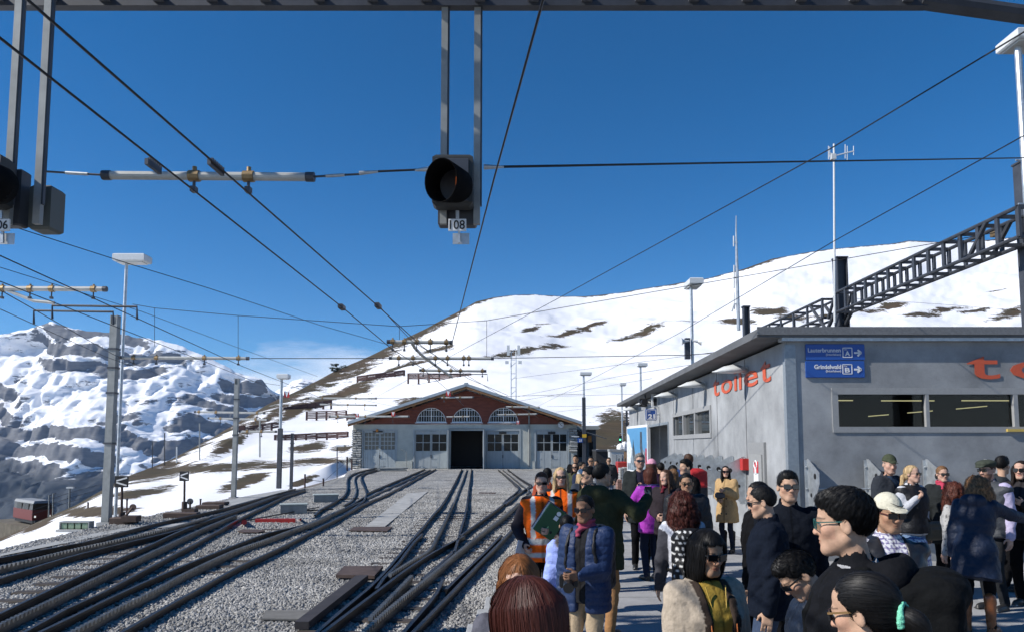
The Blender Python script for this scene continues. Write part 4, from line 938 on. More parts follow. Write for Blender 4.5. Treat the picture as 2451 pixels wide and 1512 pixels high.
# direction sign
ds = thing('direction_sign', 'blue two-line direction sign to Lauterbrunnen and Grindelwald on the front wall', 'sign', at(*Z6(430, 598), FY))
def p6(x, y, o): return at(*Z6(x, y), FY)+Vector((0, -o, 0))
for ya, yb in ((356, 475), (476, 598)):
    a = p6(228, yb, 0); b = p6(638, ya, 0); MB().b2((a.x, FY-.032, a.z+.006), (b.x, FY-.004, b.z-.006), .008).build('panel', mat('sign_blue', (.016, .085, .36), .4), ds)
X, Zu = (1, 0, 0), (0, 0, 1)
SW = mat('sign_white', (.75, .76, .78), .5)
def word_at(txt, x0_, x1_, y0_, y1_, bold):
    a = p6(x0_, y1_, .034); b = p6(x1_, y0_, .034); fit_text('lettering', txt, a, X, Zu, b.x-a.x, b.z-a.z, SW, ds, bold, .004)
word_at('Lauterbrunnen', 240, 470, 387, 417, .012); word_at('(Interlaken)', 367, 472, 425, 444, .006)
word_at('Grindelwald', 285, 474, 503, 535, .03); word_at('(Interlaken)', 368, 474, 541, 562, .006)
for yy, ch in ((420, 'A'), (537, 'B')):
    m = MB(); a, b = p6(488, yy+32, .034), p6(550, yy-34, .034)
    for q, r in (((a.x, a.z), (b.x, a.z)), ((b.x, a.z), (b.x, b.z)), ((b.x, b.z), (a.x, b.z)), ((a.x, b.z), (a.x, a.z))): m.bar((q[0], FY-.035, q[1]), (r[0], FY-.035, r[1]), .014, .005, (0, 1, 0))
    m.build('frame', SW, ds); word_at(ch, 502, 536, yy-12, yy+22, .03); word_at('Gleis', 494, 516, yy-27, yy-19, .0)
    m = MB(); t0, t1 = p6(566, yy+1, .035), p6(612, yy+1, .035); m.bar(t0, t1, .032, .005, (0, 1, 0))
    for sg in (-1, 1): m.bar(p6(590, yy+1+sg*21, .037), p6(617, yy+1-sg*1, .037), .032, .005, (0, 1, 0))
    m.build('arrow', SW, ds)
# galvanised fins (ski racks)
FG = 'galvanised ski rack fins'
def fin(base, out, along, label, tall=1.0):
    """steel plate standing off the wall: out = away from the wall"""
    t = thing('rack_fin', label, 'ski rack', base, 0, FG)
    poly = [(.0, .92), (.0, 1.92), (.06, 1.92), (.5, 1.70), (.5, 1.52), (.12, .92)]
    m = MB(); m.prism(poly, Vector((base.x, base.y, 0))-Vector(along)*.004, out, (0, 0, 1), along, .008); m.build('plate', STEEL_GV, t)
    MB().bar(Vector((base.x, base.y, .92))+Vector(out)*.01, Vector((base.x, base.y, 1.90))+Vector(out)*.01, .11, .02, Vector(out)).build('flange', STEEL_GV, t)
    for u, z_, r in ((.33, 1.63, .05), (.15, 1.30, .035)):
        c = Vector((base.x, base.y, z_))+Vector(out)*u
        MB().cyl(c-Vector(along)*.009, c+Vector(along)*.009, r, 12).build('hole_ring', BLACK, t)
    for z_ in (1.02, 1.4, 1.78):
        c = Vector((base.x, base.y, z_))+Vector(out)*.03; MB().cyl(c-Vector(along)*.05, c-Vector(along)*.03, .02, 8).build('bolt', STEEL_GV, t)
ORD = ['first', 'second', 'third', 'fourth', 'fifth', 'sixth', 'seventh', 'eighth', 'ninth', 'tenth']
sf = wall_s(1784)
for k in range(9):
    fin(wl(sf+k*.98, 0, .01), nL, dL, '%s steel ski rack fin from the red box on the long wall' % ORD[k])
for k, z_ in enumerate((1.60, 1.12)):
    o = MB().cyl(wl(sf, z_, .34-.2*k), wl(sf+8.2, z_, .34-.2*k), .014, 8).build('rack_rod', STEEL_GV); tag(o, ['upper', 'lower'][k]+' steel rod through the fins on the long wall', 'rod', FG)
fxs = [at(1914.9+x/3.081, 1120, FY).x for x in (52, 492, 925, 1358, 1790)]
for k, x in enumerate(fxs): fin(Vector((x, FY-.01, 0)), Vector((0, -1, 0)), Vector((1, 0, 0)), '%s steel ski rack fin from the corner on the front wall' % ORD[k])
rodo = o = MB().cyl((fxs[0], FY-.34, 1.42), (fxs[-1], FY-.34, 1.42), .014, 8).build('rack_rod', STEEL_GV); tag(o, 'thin steel rod joining the fins on the front wall', 'rod', FG)
for k in range(4):
    for j in (.33, .66):
        x = fxs[k]+(fxs[k+1]-fxs[k])*j; MB().add([(x, FY-.34, 1.44), (x+.05, FY-.34, 1.44), (x+.05, FY-.02, 1.22), (x, FY-.02, 1.22), (x, FY-.34, 1.40), (x+.05, FY-.34, 1.40)], [(0, 1, 2, 3), (4, 5, 2, 3), (0, 4, 5, 1)]).build('hook', STEEL_GV, rodo)
cbx = onwall(1788, 1112, .08); rbx = thing('red_box', 'small red fire box beside the steel fins', 'box', cbx)
m = MB(); s_ = wall_s(1788); wbox(m, s_-.11, s_+.11, cbx.z-.11, cbx.z+.13, .0, .13); m.build('case', mat('fire_red', (.50, .03, .025), .45), rbx)
# hanging signs by the entrance
def hang_sign(name, label, px0, px1, py0, py1, Y, m_, words_, border=None):
    a, b = at(px0, py1, Y), at(px1, py0, Y); t = thing(name, label, 'sign', (a+b)/2)
    MB().b2((a.x, Y-.03, a.z), (b.x, Y+.03, b.z), .01).build('panel', m_, t)
    if border:
        m = MB()
        for q, r in (((a.x+.03, a.z+.03), (b.x-.03, a.z+.03)), ((b.x-.03, a.z+.03), (b.x-.03, b.z-.03)), ((b.x-.03, b.z-.03), (a.x+.03, b.z-.03)), ((a.x+.03, b.z-.03), (a.x+.03, a.z+.03))): m.bar((q[0], Y-.032, q[1]), (r[0], Y-.032, r[1]), .018, .004, (0, 1, 0))
        m.build('border', border, t)
    for txt, x_, y_, ww, hh, bo in words_: fit_text('lettering', txt, (a.x+(b.x-a.x)*x_, Y-.033, a.z+(b.z-a.z)*y_), X, Zu, (b.x-a.x)*ww, (b.z-a.z)*hh, SW, t, bo, .004)
    MB().bar((b.x, Y, (a.z+b.z)/2), ((BC+dL*(Y-13)).x+.02, Y, (a.z+b.z)/2), .04).build('bracket', STEEL_GV, t)
    return t
hang_sign('platform_sign', 'blue platform sign with number 21 by the toilet entrance', 1545.5, 1571, 978, 1005, 26.5, BLUE_SIGN, [('21', .22, .14, .62, .42, .05), ('Gleis', .18, .72, .28, .10, .0)], SW)
wc = hang_sign('toilet_sign', 'white sign with a black standing figure above the number 21', 1559.5, 1576, 941, 973, 26.9, WHITE, [])
c = at(1568, 957, 26.86); c.y = 26.86
m = MB(); m.lathe([(.055, -.004), (.055, .004)], c+Vector((0, 0, .14)), 12, Matrix.Rotation(math.pi/2, 3, 'X')); m.bar(c+Vector((0, 0, -.06)), c+Vector((0, 0, .08)), .13, .006, (0, 1, 0)); m.bar(c+Vector((-.03, 0, -.2)), c+Vector((-.03, 0, -.05)), .05, .006, (0, 1, 0)); m.bar(c+Vector((.03, 0, -.2)), c+Vector((.03, 0, -.05)), .05, .006, (0, 1, 0)); m.build('figure', BLACK, wc)
ss = thing('small_signal', 'small black hooded signal under the eave by the entrance', 'signal', at(1540, 962, 27.5))
a, b = at(1531, 972, 27.5), at(1549, 953, 27.5)
MB().b2((a.x, 27.5, a.z), (b.x, 27.75, b.z), .02).build('housing', BLACK, ss); MB().cyl((a.x+.14, 27.2, (a.z+b.z)/2), (a.x+.14, 27.5, (a.z+b.z)/2), .12, 14).build('hood', BLACK, ss); MB().b2((a.x+.06, 27.45, a.z-.13), (b.x-.06, 27.47, a.z-.02)).build('number_plate', WHITE, ss); MB().bar((b.x-.05, 27.62, b.z), (b.x-.05, 27.62, 4.07), .05).build('hanger', STEEL_DK, ss)
# poster board
PQ = at(1550, 1066, 29.2), at(1500.5, 1066, 32.6)
pb = thing('poster_board', 'framed advertising poster with snowy peaks under blue sky beside the entrance', 'poster', (PQ[0]+PQ[1])/2)
pd = (PQ[1]-PQ[0]); pd.z = 0; pl = pd.length; pd.normalize(); pn = Vector((-pd.y, pd.x, 0)); pz0, pz1 = 1.02, 3.0
def pbox(u0, u1, z0, z1, o0, o1, name, m_):
    vs = [PQ[0]*1+pd*u+pn*o for u, o in ((u0, o0), (u1, o0), (u1, o1), (u0, o1))]
    MB().add([(v.x, v.y, z) for z in (z0, z1) for v in vs], [(3, 2, 1, 0), (4, 5, 6, 7), (0, 1, 5, 4), (1, 2, 6, 5), (2, 3, 7, 6), (3, 0, 4, 7)]).build(name, m_, pb)
pbox(0, pl, pz0, pz1, -.12, 0, 'frame', WHITE)
pbox(.1, pl-.1, pz0+.1, pz1-.1, .0, .006, 'print_sky', mat('poster_blue', (.09, .27, .48), .5, noise=.1, nscale=1))
pm_ = mat('poster_peak', (.20, .25, .29), .6, noise=.7, nscale=6); pg = mat('poster_snow', (.62, .66, .68), .6, noise=.3, nscale=9)
def ppoly(poly, o, name, m_): MB().prism(poly, PQ[0]+pn*o+Vector((0, 0, -PQ[0].z)), pd, (0, 0, 1), pn, .003).build(name, m_, pb)
H = pz1-pz0
ppoly([(.12, pz0+.11), (pl-.12, pz0+.11), (pl-.12, pz0+.55*H), (pl*.62, pz0+.5*H), (pl*.5, pz0+.3*H), (pl*.38, pz0+.42*H), (pl*.2, pz0+.5*H), (.12, pz0+.4*H)], .007, 'print_peaks', pm_)
ppoly([(pl-.12, pz0+.2*H), (pl-.12, pz0+.85*H), (pl*.86, pz0+.8*H), (pl*.72, pz0+.5*H), (pl*.8, pz0+.2*H)], .011, 'print_snow', pg)
ppoly([(pl*.62, pz0+.12*H), (pl*.7, pz0+.5*H), (pl*.66, pz0+.72*H), (pl*.58, pz0+.4*H), (pl*.5, pz0+.12*H)], .011, 'print_rock', mat('poster_dark', (.05, .07, .09), .6, noise=.6, nscale=8))
ppoly([(pl*.27, pz0+.3*H), (pl*.33, pz0+.55*H), (pl*.32, pz0+.86*H), (pl*.24, pz0+.86*H), (pl*.23, pz0+.55*H), (pl*.17, pz0+.3*H)], .011, 'print_tower', MATS['poster_dark'])
ppoly([(.12, pz0+.14*H), (.30, pz0+.14*H), (.30, pz0+.52*H), (.12, pz0+.52*H)], .011, 'print_red', mat('poster_red', (.42, .03, .05), .6))
for u in (.2, pl-.2): MB().bar(PQ[0]+pd*u-pn*.06+Vector((0, 0, -PQ[0].z+PLAT_Z)), PQ[0]+pd*u-pn*.06+Vector((0, 0, -PQ[0].z+pz0)), .08).build('post', STEEL_DK, pb)
# things on the roof
bk_ = thing('roof_beacon', 'small orange beacon on the roof corner', 'beacon', at(1881, 766, 16)); c = at(1881, 769, 16); MB().lathe([(.13, 0), (.13, .05), (.09, .06), (.11, .2), (.06, .26)], Vector((c.x, c.y, 4.2)), 12).build('dome', MATS['orange_plastic'], bk_)
vn = thing('roof_vent', 'shiny bent metal vent on the roof near the right edge', 'vent', at(2425, 765, 15)); c = at(2425, 768, 15); c.z = 4.2
MB().tube([c+Vector((-.32, 0, .03)), c+Vector((-.18, 0, .14)), c+Vector((.02, 0, .2)), c+Vector((.3, 0, .16)), c+Vector((.45, 0, 0))], [.05, .12, .15, .14, .14], 12).build('pipe', mat('bright_metal', (.7, .7, .68), .25, 1.0), vn, smooth=True)
# ================================================================== overhead line, masts, lamps, signals
WZ = 4.45; WG = 'overhead wires'
def wire(label, pts, r=.008, name='overhead_wire', ext=None):
    pts = [Vector(p) for p in pts]
    o = MB().tube(pts, r, 5).build(name, WIREM); tag(o, label, 'wire', WG); return o
def ext(a, b, t): return a+(b-a)*t
def cz(x, y, z=WZ): return atz(x, y, z)
# contact wires of the left tracks
A, B, C_ = cz(597, 464), cz(905, 733), cz(1010, 828); wire('upper of the two thick contact wires crossing the sky on the left', [ext(A, B, -.9), A, B, C_, cz(1120, 905), cz(1215, 945)], .0095)
A, B = cz(465, 457), cz(820, 736); wire('lower of the two thick contact wires crossing the sky on the left', [ext(A, B, -.8), A, B, cz(935, 832), cz(1010, 880), cz(1075, 935), cz(1110, 970)], .0095)
wire('short stay wire joining the two contact wires before the upper tube', [cz(905, 733)+Vector((0, 0, .02)), cz(985, 815), cz(1130, 905), cz(1290, 1000)], .007)
A, B = cz(338, 766), cz(575, 874); wire('contact wire running over the far left mast to the shed', [ext(A, B, -1.1), A, B, cz(680, 915), cz(800, 965)], .0085)
A, B = cz(270, 779), cz(503, 870); wire('contact wire passing left of the grey mast below the bracket', [ext(A, B, -.8), A, B, cz(640, 925)], .008)
A, B = cz(125, 765), cz(270, 847); wire('thin contact wire over the outer left track', [ext(A, B, -1.0), A, B, cz(400, 905)], .008)
A, B = cz(81, 776), cz(250, 852); wire('outermost contact wire low on the left edge', [ext(A, B, -.6), A, B, cz(330, 880)], .007)
A, B = atz(310, 632, 5.8), atz(766, 778, 5.8); wire('feeder wire passing in front of the left lamp down to the hill', [ext(A, B, -.55), A, atz(500, 690, 5.8), B, atz(935, 826, 5.8)], .0085)
A, B = atz(0, 640, 5.0), atz(338, 745, 5.0); wire('thin upper wire leaving the left edge below the signal', [ext(A, B, -.2), A, B, atz(560, 828, 5.0), atz(760, 900, 5.0)], .006)
# wires on the right
A, B = cz(1300, 0), cz(1182, 430); wire('steep contact wire coming from the top middle down to the tube', [ext(A, B, -.25), A, B, cz(1080, 828)], .0085)
A, B = atz(2330, 150, 5.6), atz(1985, 358, 5.6); wire('long wire from the lamp on the right down over the shed', [ext(A, B, -.3), A, B, atz(1340, 712, 5.6), atz(1060, 862, 5.6), atz(885, 958, 5.6)], .0075)
A, B = atz(2330, 392, 5.6), atz(1995, 578, 5.6); wire('lower of the two long slanting wires on the right', [ext(A, B, -.3), A, B, atz(1620, 800, 5.6), atz(1370, 930, 5.6), atz(1250, 990, 5.6)], .0075)
wire('thin wire low across the snow right of the shed', [at(1230, 905, 40), at(1560, 862, 30), at(1800, 830, 24)], .007)
wire('second thin wire low across the snow above the yard', [at(1240, 948, 42), at(1480, 900, 34), at(1730, 860, 24)], .007)
wire('thin sagging wire between the yard lamps', [at(1235, 960, 55), at(1400, 932, 50), at(1560, 905, 44)], .009)
wire('thin wire just over the shed roof on the right', [at(1330, 985, 60), at(1500, 965, 52), at(1650, 935, 40)], .009)
wire('level wire above the yard lamps to the toilet roof', [at(1310, 948, 60), at(1520, 942, 45), at(1700, 935, 25)], .009)
wire('second stay wire over the yard', [at(1310, 972, 60), at(1500, 970, 52), at(1570, 968, 40)], .010)
wire('thin wire crossing the hill behind the truss', [at(2050, 715, 40), at(2250, 728, 40), at(2470, 745, 40)], .009)
def clamp(parent, p, drop=.16, r=.045):
    m = MB(); m.cyl(p+Vector((-.05, 0, 0)), p+Vector((.05, 0, 0)), r*1.35, 10); m.cyl(p+Vector((0, 0, r)), p+Vector((0, 0, r+.05)), .022, 8); m.build('clamp', BRONZE, parent)
    m = MB(); m.cyl(p-Vector((0, 0, r)), p-Vector((0, 0, drop)), .014, 6); m.box(p-Vector((0, 0, drop)), (.05, .07, .05)); m.build('wire_holder', STEEL_DK, parent)
def tube(label, p, q, cl=(), r=.042, drop=.16, caps=True, name='insulator_tube'):
    p, q = Vector(p), Vector(q); t = thing(name, label, 'insulator', (p+q)/2, 0, 'insulated cross tubes')
    MB().cyl(p, q, r, 12).build('rod', INSUL, t, smooth=False)
    if caps:
        for a, b in ((p, q), (q, p)): MB().cyl(a-(b-a).normalized()*.05, a+(b-a).normalized()*.03, r*1.15, 10).build('end_cap', STEEL_DK, t)
    for c in cl: clamp(t, p+(q-p)*c, drop, r)
    return t
# near cross-span
NY = 6.75
p0, p1 = at(258, 420, NY), at(740, 424, NY)
t = tube('long grey insulating tube hanging in the sky at the upper left', p0, p1, (.43, .70), .040, .13)
for a, b, nm in (((740, 424), (865, 417), 'turnbuckle'), ((110, 411), (258, 420), 'turnbuckle')):
    MB().tube([at(*a, NY), at(*b, NY)], .010, 6).build('stay', STEEL_DK, t); m_ = ext(at(*a, NY), at(*b, NY), .5); d_ = (at(*b, NY)-at(*a, NY))*.18; MB().cyl(m_-d_, m_+d_, .016, 8).build(nm, STEEL_GV, t)
MB().cyl(at(860, 415, NY), at(905, 411, NY), .022, 8, .012).build('cone', STEEL_GV, t)
wire('cross wire from the insulating tube to the middle signal', [at(905, 411, NY), at(1000, 407, NY)], .011)
wire('long level cross wire from the middle signal to the right mast', [at(1200, 400, NY), at(1700, 391, NY+2.5), at(2480, 378, NY+7.6)], .013)
cn = thing('cable_anchor', 'pair of grey cone anchors either side of the middle signal', 'anchor', at(1180, 400, NY))
MB().cyl(at(1025, 405, NY), at(993, 408, NY), .024, 10, .010).build('cone', STEEL_GV, cn); MB().cyl(at(1158, 400, NY), at(1206, 400, NY), .026, 10, .010).build('cone', STEEL_GV, cn)
for x, y in ((358, 392), (508, 393)):
    a = cz(x, y); b = cz(x+25, y+19 if x < 400 else y+22); o = thing('wire_joint', 'ribbed clamp on the '+('lower' if x < 400 else 'upper')+' contact wire before the insulating tube', 'clamp', a, 0, 'ribbed wire clamps')
    m = MB(); m.bar(a-(b-a)*.3, b, .03, .05); [m.box(ext(a, b, k/5)+Vector((0, 0, .03)), (.02, .02, .04)) for k in range(6)]; m.build('body', STEEL_DK, o)
for k, (x, y) in enumerate(((818, 735), (905, 732))):
    a = cz(x, y); o = MB().box(a, (.09, .2, .09), bev=.02).build('wire_joint', STEEL_DK); tag(o, ['lower', 'upper'][k]+' dark joint on the contact wires in front of the hill', 'clamp', 'ribbed wire clamps')
# tubes over the shed
def ZO(x, y): return (829.8+x/4.738, 734+y/4.738)
Y1 = 17.7
tube('upper insulating tube above the shed with five clamps', at(*ZO(480, 395), Y1), at(*ZO(1180, 403), Y1), (.06, .25, .45, .67, .93), .045, .2)
ar = MB().tube([at(*ZO(735, 395), Y1), at(*ZO(770, 460), Y1+1), at(*ZO(850, 545), Y1+2.5), at(*ZO(1000, 660), Y1+4.2), at(*ZO(1190, 795), Y1+6.5)], .040, 10).build('runner_bar', INSUL, None, smooth=True); tag(ar, 'curved grey runner bar slanting down from the upper tube', 'insulator', 'insulated cross tubes')
Y2 = 20.7
tube('middle insulating tube above the shed joined to the cross wire', at(*ZO(500, 580), Y2), at(*ZO(1650, 585), Y2), (.08, .22, .44, .56, .72, .77), .042, .19)
Y3 = 24.5
tube('lower insulating tube above the shed roof', at(*ZO(840, 718), Y3), at(*ZO(1568, 727), Y3), (.04, .29, .47, .62, .96), .042, .18)
m = MB(); m.tube([at(*ZO(915, 838), Y3), at(*ZO(915, 760), Y3), at(*ZO(1595, 762), Y3), at(*ZO(1600, 840), Y3)], .015, 6); o = m.build('bridge_bar', STEEL_DK); tag(o, 'thin bent bar bridging the wires below the lower tube', 'bar', 'insulated cross tubes')
wire('cross wire from the left mast to the middle tube', [at(600, 857, Y2), at(935, 857, Y2)], .011)
wire('cross wire from the middle tube to the toilet roof', [at(1178, 857, Y2), at(1640, 849, Y2-1), at(1900, 832, Y2-2)], .010)
hsp = [at(318, 728, Y2), at(370, 737, Y2), at(570, 755, Y2), at(955, 781, Y2), at(1165, 767, Y2), at(1790, 660, Y2-2), at(2385, 557, Y2-5)]
wire('sagging head-span wire from the left mast to the truss on the right', hsp, .009)
for x, ya, yb, lb in ((370, 737, 828, 'leftmost dropper wire beside the left lamp'), (570, 755, 852, 'dropper wire over the left insulating tube'), (956, 781, 812, 'short dropper wire above the upper tube'), (1165, 768, 855, 'dropper wire at the right end of the middle tube')):
    wire(lb, [at(x, ya, Y2), at(x, yb, Y2)], .007)
tube('insulating tube on the left mast with four clamps', at(290, 855, Y2), at(592, 857, Y2), (.1, .28, .66, .93), .045, .17)
# left bracket group at the edge
YL = 16.0
tube('grey insulating tube reaching in from the left edge', at(-120, 690, YL), at(250, 692, YL), (.34, .52, .66, .93), .055, .2)
o = MB().tube([at(-100, 680, YL), at(10, 692, YL), at(80, 720, YL), at(130, 725, YL)], .035, 8).build('runner_bar', INSUL); tag(o, 'bent runner bar under the tube at the left edge', 'insulator', 'insulated cross tubes')
for (xa, xb, ya, yb, lb) in ((125, 328, 731, 763, 'upper'), (81, 271, 743, 775, 'lower')):
    Yb = FPX*(WZ-CAMZ)/(1066-yb); o = MB().tube([at(xa, yb, Yb), at(xa, ya, Yb), at(xb, ya+3, Yb), at(xb, yb+2, Yb)], .022, 6).build('bridge_bar', STEEL_DK); tag(o, lb+' bent bar bridging two wires left of the grey mast', 'bar', 'insulated cross tubes')
# farther tubes
for k, (xa, ya, xb, yb, Y, cl, lb) in enumerate(((1055, 951, 1132, 950, 38, (.1, .6), 'insulating tube in front of the shed gable top'), (1210, 973, 1290, 974, 52, (.2, .7), 'insulating tube before the right arched window'), (1190, 992, 1285, 990, 57, (.2, .5, .8), 'insulating tube across the right half of the gable'), (790, 996, 978, 996, 45, (.1, .45, .8), 'insulating tube before the left eave of the shed'), (1068, 997, 1125, 996, 60, (.3, .7), 'short insulating tube before the middle arched window'), (1245, 948, 1245.2, 948, 50, (), ''), (678, 957, 700, 957, 36, (), ''), (575, 1032, 660, 1032, 30.5, (.2, .6), 'insulating tube on the second mast'), (468, 985, 632, 988, 33, (.05, .3, .6, .9), 'insulating tube left of the second mast'), (500, 1000, 640, 1004, 36, (.2, .5, .8), 'second insulating tube left of the lamp post'), (740, 952, 900, 953, 52, (.2, .7), 'insulating tube before the snow fences'), (765, 967, 900, 969, 55, (.2, .5, .8), 'lower insulating tube before the snow fences'))):
    if lb: tube(lb, at(xa, ya, Y), at(xb, yb, Y), cl, .045 if Y < 40 else .06, .2 if Y < 40 else .35)
for k, (x, y, w_, Y, lb) in enumerate(((1073, 941, 11, 37.9, 'red and white end marker hanging before the shed gable'), (941, 990, 9, 44.9, 'red and white end marker before the left eave'), (686, 943, 13, 36, 'red and white end marker right of the second mast'), (1240, 1010, 7, 56.9, 'red and white end marker under the right arched window'), (855, 993, 8, 44.8, 'red and white end marker left of the shed eave'))):
    c = at(x, y, Y); w2 = w_*Y/FPX/2; t = thing('end_marker', lb, 'marker', c, 0, 'red and white end markers')
    MB().b2((c.x-w2, Y, c.z-w2*1.15), (c.x+w2, Y+.02, c.z+w2*1.15)).build('plate', mat('marker_red', (.5, .03, .03), .5), t)
    MB().prism([(-w2*.8, w2*1.1), (w2*.8, w2*1.1), (0, -w2)], (c.x, Y-.004, c.z), (1, 0, 0), (0, 0, 1), (0, 1, 0), .003).build('triangle', WHITE, t)
wire('thin wire over the snow left of the shed', [at(560, 905, 31), at(760, 935, 45), at(1010, 985, 66)], .009)
wire('second thin wire over the snow fences', [at(575, 940, 31), at(780, 965, 48), at(900, 985, 62)], .009)
wire('cross wire in front of the gable', [at(880, 952, 38), at(1055, 951, 38), at(1132, 950, 38), at(1400, 942, 38)], .010)
wire('cross wire low over the shed doors', [at(840, 1012, 64), at(1000, 1012, 64), at(1380, 1012, 64)], .012)
# ------------------------------------------------------------------ masts
def mast(label, x, y0, y1, Y, w, m_=STEEL_GR, bands=(), name='catenary_mast'):
    b = at(x, y0, Y); top = at(x, y1, Y); b.z = min(b.z, 0.0); t = thing(name, label, 'mast', b, 0, 'masts of the overhead line')
    q = MB(); X_ = top.x
    q.b2((X_-w/2, Y-w/2, b.z), (X_-w/2+.03, Y+w/2, top.z)); q.b2((X_+w/2-.03, Y-w/2, b.z), (X_+w/2, Y+w/2, top.z)); q.b2((X_-w/2+.03, Y-.015, b.z), (X_+w/2-.03, Y+.015, top.z)); q.b2((X_-w/2+.03, Y-w/2+.001, b.z), (X_+w/2-.03, Y-w/2+.02, top.z-.25)); q.build('post', m_, t)
    MB().b2((X_-w*.9, Y-w*.9, b.z-.1), (X_+w*.9, Y+w*.9, b.z+.06)).build('foot', CONC, t)
    for yb in bands:
        z_ = at(x, yb, Y).z; MB().b2((X_-w/2-.02, Y-w/2-.02, z_-.025), (X_+w/2+.02, Y+w/2+.02, z_+.025)).build('band', STEEL_DK, t)
    return t
mast('tall grey steel mast standing on the left beside the snow', 277, 1252, 755, 20.5, .20, bands=(835, 880, 940, 1060))
mast('second grey mast on the snow slope', 568, 1192, 905, 30.5, .17, bands=(955, 1000, 1040))
mast('dark slim pole before the snow slope', 700, 1170, 1036, 36, .13, STEEL_DK, bands=(1060,))
def lamp_post(label, x, yb, yt, Y, hw, hd, pole=.05, ylamp=None, base_z=None, lower=None):
    top = at(x, yt, Y); bz = at(x, yb, Y).z if base_z is None else base_z
    t = thing('lamp_post', label, 'lamp post', (top.x, Y, bz), 0, 'lamp posts with flat box heads')
    MB().cyl((top.x, Y, bz), (top.x, Y, top.z), pole, 10).build('pole', STEEL_GV, t)
    m = MB(); m.box((top.x+hw*.18, Y, top.z+.10), (hw, hd, .22), bev=.03); hd_ = m.build('lamp_head', SNOWW, t)
    m = MB(); m.box((top.x+hw*.18, Y, top.z-.025), (hw*.8, hd*.75, .03)); m.build('diffuser', mat('diffuser', (.55, .56, .54), .4), hd_)
    for f in (.45, .6): z_ = bz+(top.z-bz)*f; MB().bar((top.x-.18, Y, z_), (top.x+.18, Y, z_), .03).build('step', STEEL_GV, t)
    if lower:
        w_, z1 = lower; MB().b2((top.x-w_/2, Y-.08, bz), (top.x+w_/2, Y+.12, z1)).build('lower_post', STEEL_DK, t)
    return t
lamp_post('tall lamp post rising behind the left mast', 303, 1240, 628, 21.2, .92, .5, .045)
lamp_post('lamp post among the snow fences left of the shed', 674, 1168, 905, 36, .55, .5, .07, lower=(.2, 3.0))
lamp_post('lamp post with box head standing right of the shed', 1397, 1140, 897, 52, .82, .5, .07, base_z=.1, lower=(.24, at(1397, 950, 52).z))
lamp_post('thin lamp post behind the roof of the toilet building', 1533, 1080, 876, 46, .6, .5, .06, base_z=0)
lamp_post('small lamp post farther back beside the green signal', 1488, 1100, 922, 60, .5, .5, .06, base_z=0)
lamp_post('lamp post rising behind the long roof with loudspeakers', 1654, 1000, 686, 24.5, .46, .9, .05, base_z=0)
rl = lamp_post('lamp on the mast at the upper right edge', 2436, 1000, 110, 14.6, .7, .7, .07, base_z=4.3)
sp = thing('loudspeakers', 'pair of horn loudspeakers on the pole behind the long roof', 'loudspeaker', at(1654, 815, 24.4))
for sgn in (-1, 1):
    c = at(1654, 815, 24.4); MB().tube([c+Vector((sgn*.06, 0, 0)), c+Vector((sgn*.22, -.02, -.02)), c+Vector((sgn*.34, -.03, -.03))], [.03, .05, .13], 10).build('horn', SNOWW, sp)
MB().b2(at(1641, 858, 24.4), at(1652, 808, 24.4)+Vector((0, .15, 0))).build('cabinet', STEEL_DK, sp)
# post with platform number beyond the yard
ps = thing('platform_sign', 'small blue number 21 sign with a yellow plate on the yard lamp post', 'sign', at(1390, 1051, 51.8))
a, b = at(1382.5, 1058, 51.7), at(1395, 1047, 51.7); MB().b2((a.x, 51.7, a.z), (b.x, 51.76, b.z)).build('panel', BLUE_SIGN, ps); fit_text('lettering', '21', (a.x+.1, 51.69, a.z+.06), X, Zu, b.x-a.x-.17, .17, SW, ps, .03, .004)
a, b = at(1394, 1046, 51.6), at(1404, 1038, 51.6); MB().b2((a.x, 51.6, a.z), (b.x, 51.66, b.z)).build('yellow_plate', mat('yellow_paint', (.62, .38, .02), .5), ps); MB().bar(at(1368, 1043, 51.8), at(1386, 1044, 51.8), .06).build('bracket', SNOWW, ps)
gs = thing('green_signal', 'signal post showing a green light in the yard', 'signal', (at(1486, 1066, 47).x, 47, 0))
MB().bar((at(1487, 0, 47).x, 47, 0), (at(1487, 0, 47).x, 47, at(1487, 968, 47).z), .12).build('post', STEEL_DK, gs)
a, b = at(1482, 1063, 46.8), at(1488, 1042, 46.8); MB().b2((a.x, 46.7, a.z), (b.x, 46.9, b.z)).build('housing', BLACK, gs); c = at(1484.5, 1051, 46.6); MB().lathe([(.05, -.02), (.05, .02)], c, 10, Matrix.Rotation(math.pi/2, 3, 'X')).build('light', mat('green_light', (.05, .8, .3), .4, emit=(.1, 1, .4, 3)), gs)
for yb in (1012, 1016): z_ = at(1487, yb, 47).z; MB().bar((at(1480, 0, 47).x, 46.95, z_), (at(1500, 0, 47).x, 46.95, z_), .05).build('cross_arm', STEEL_DK, gs)
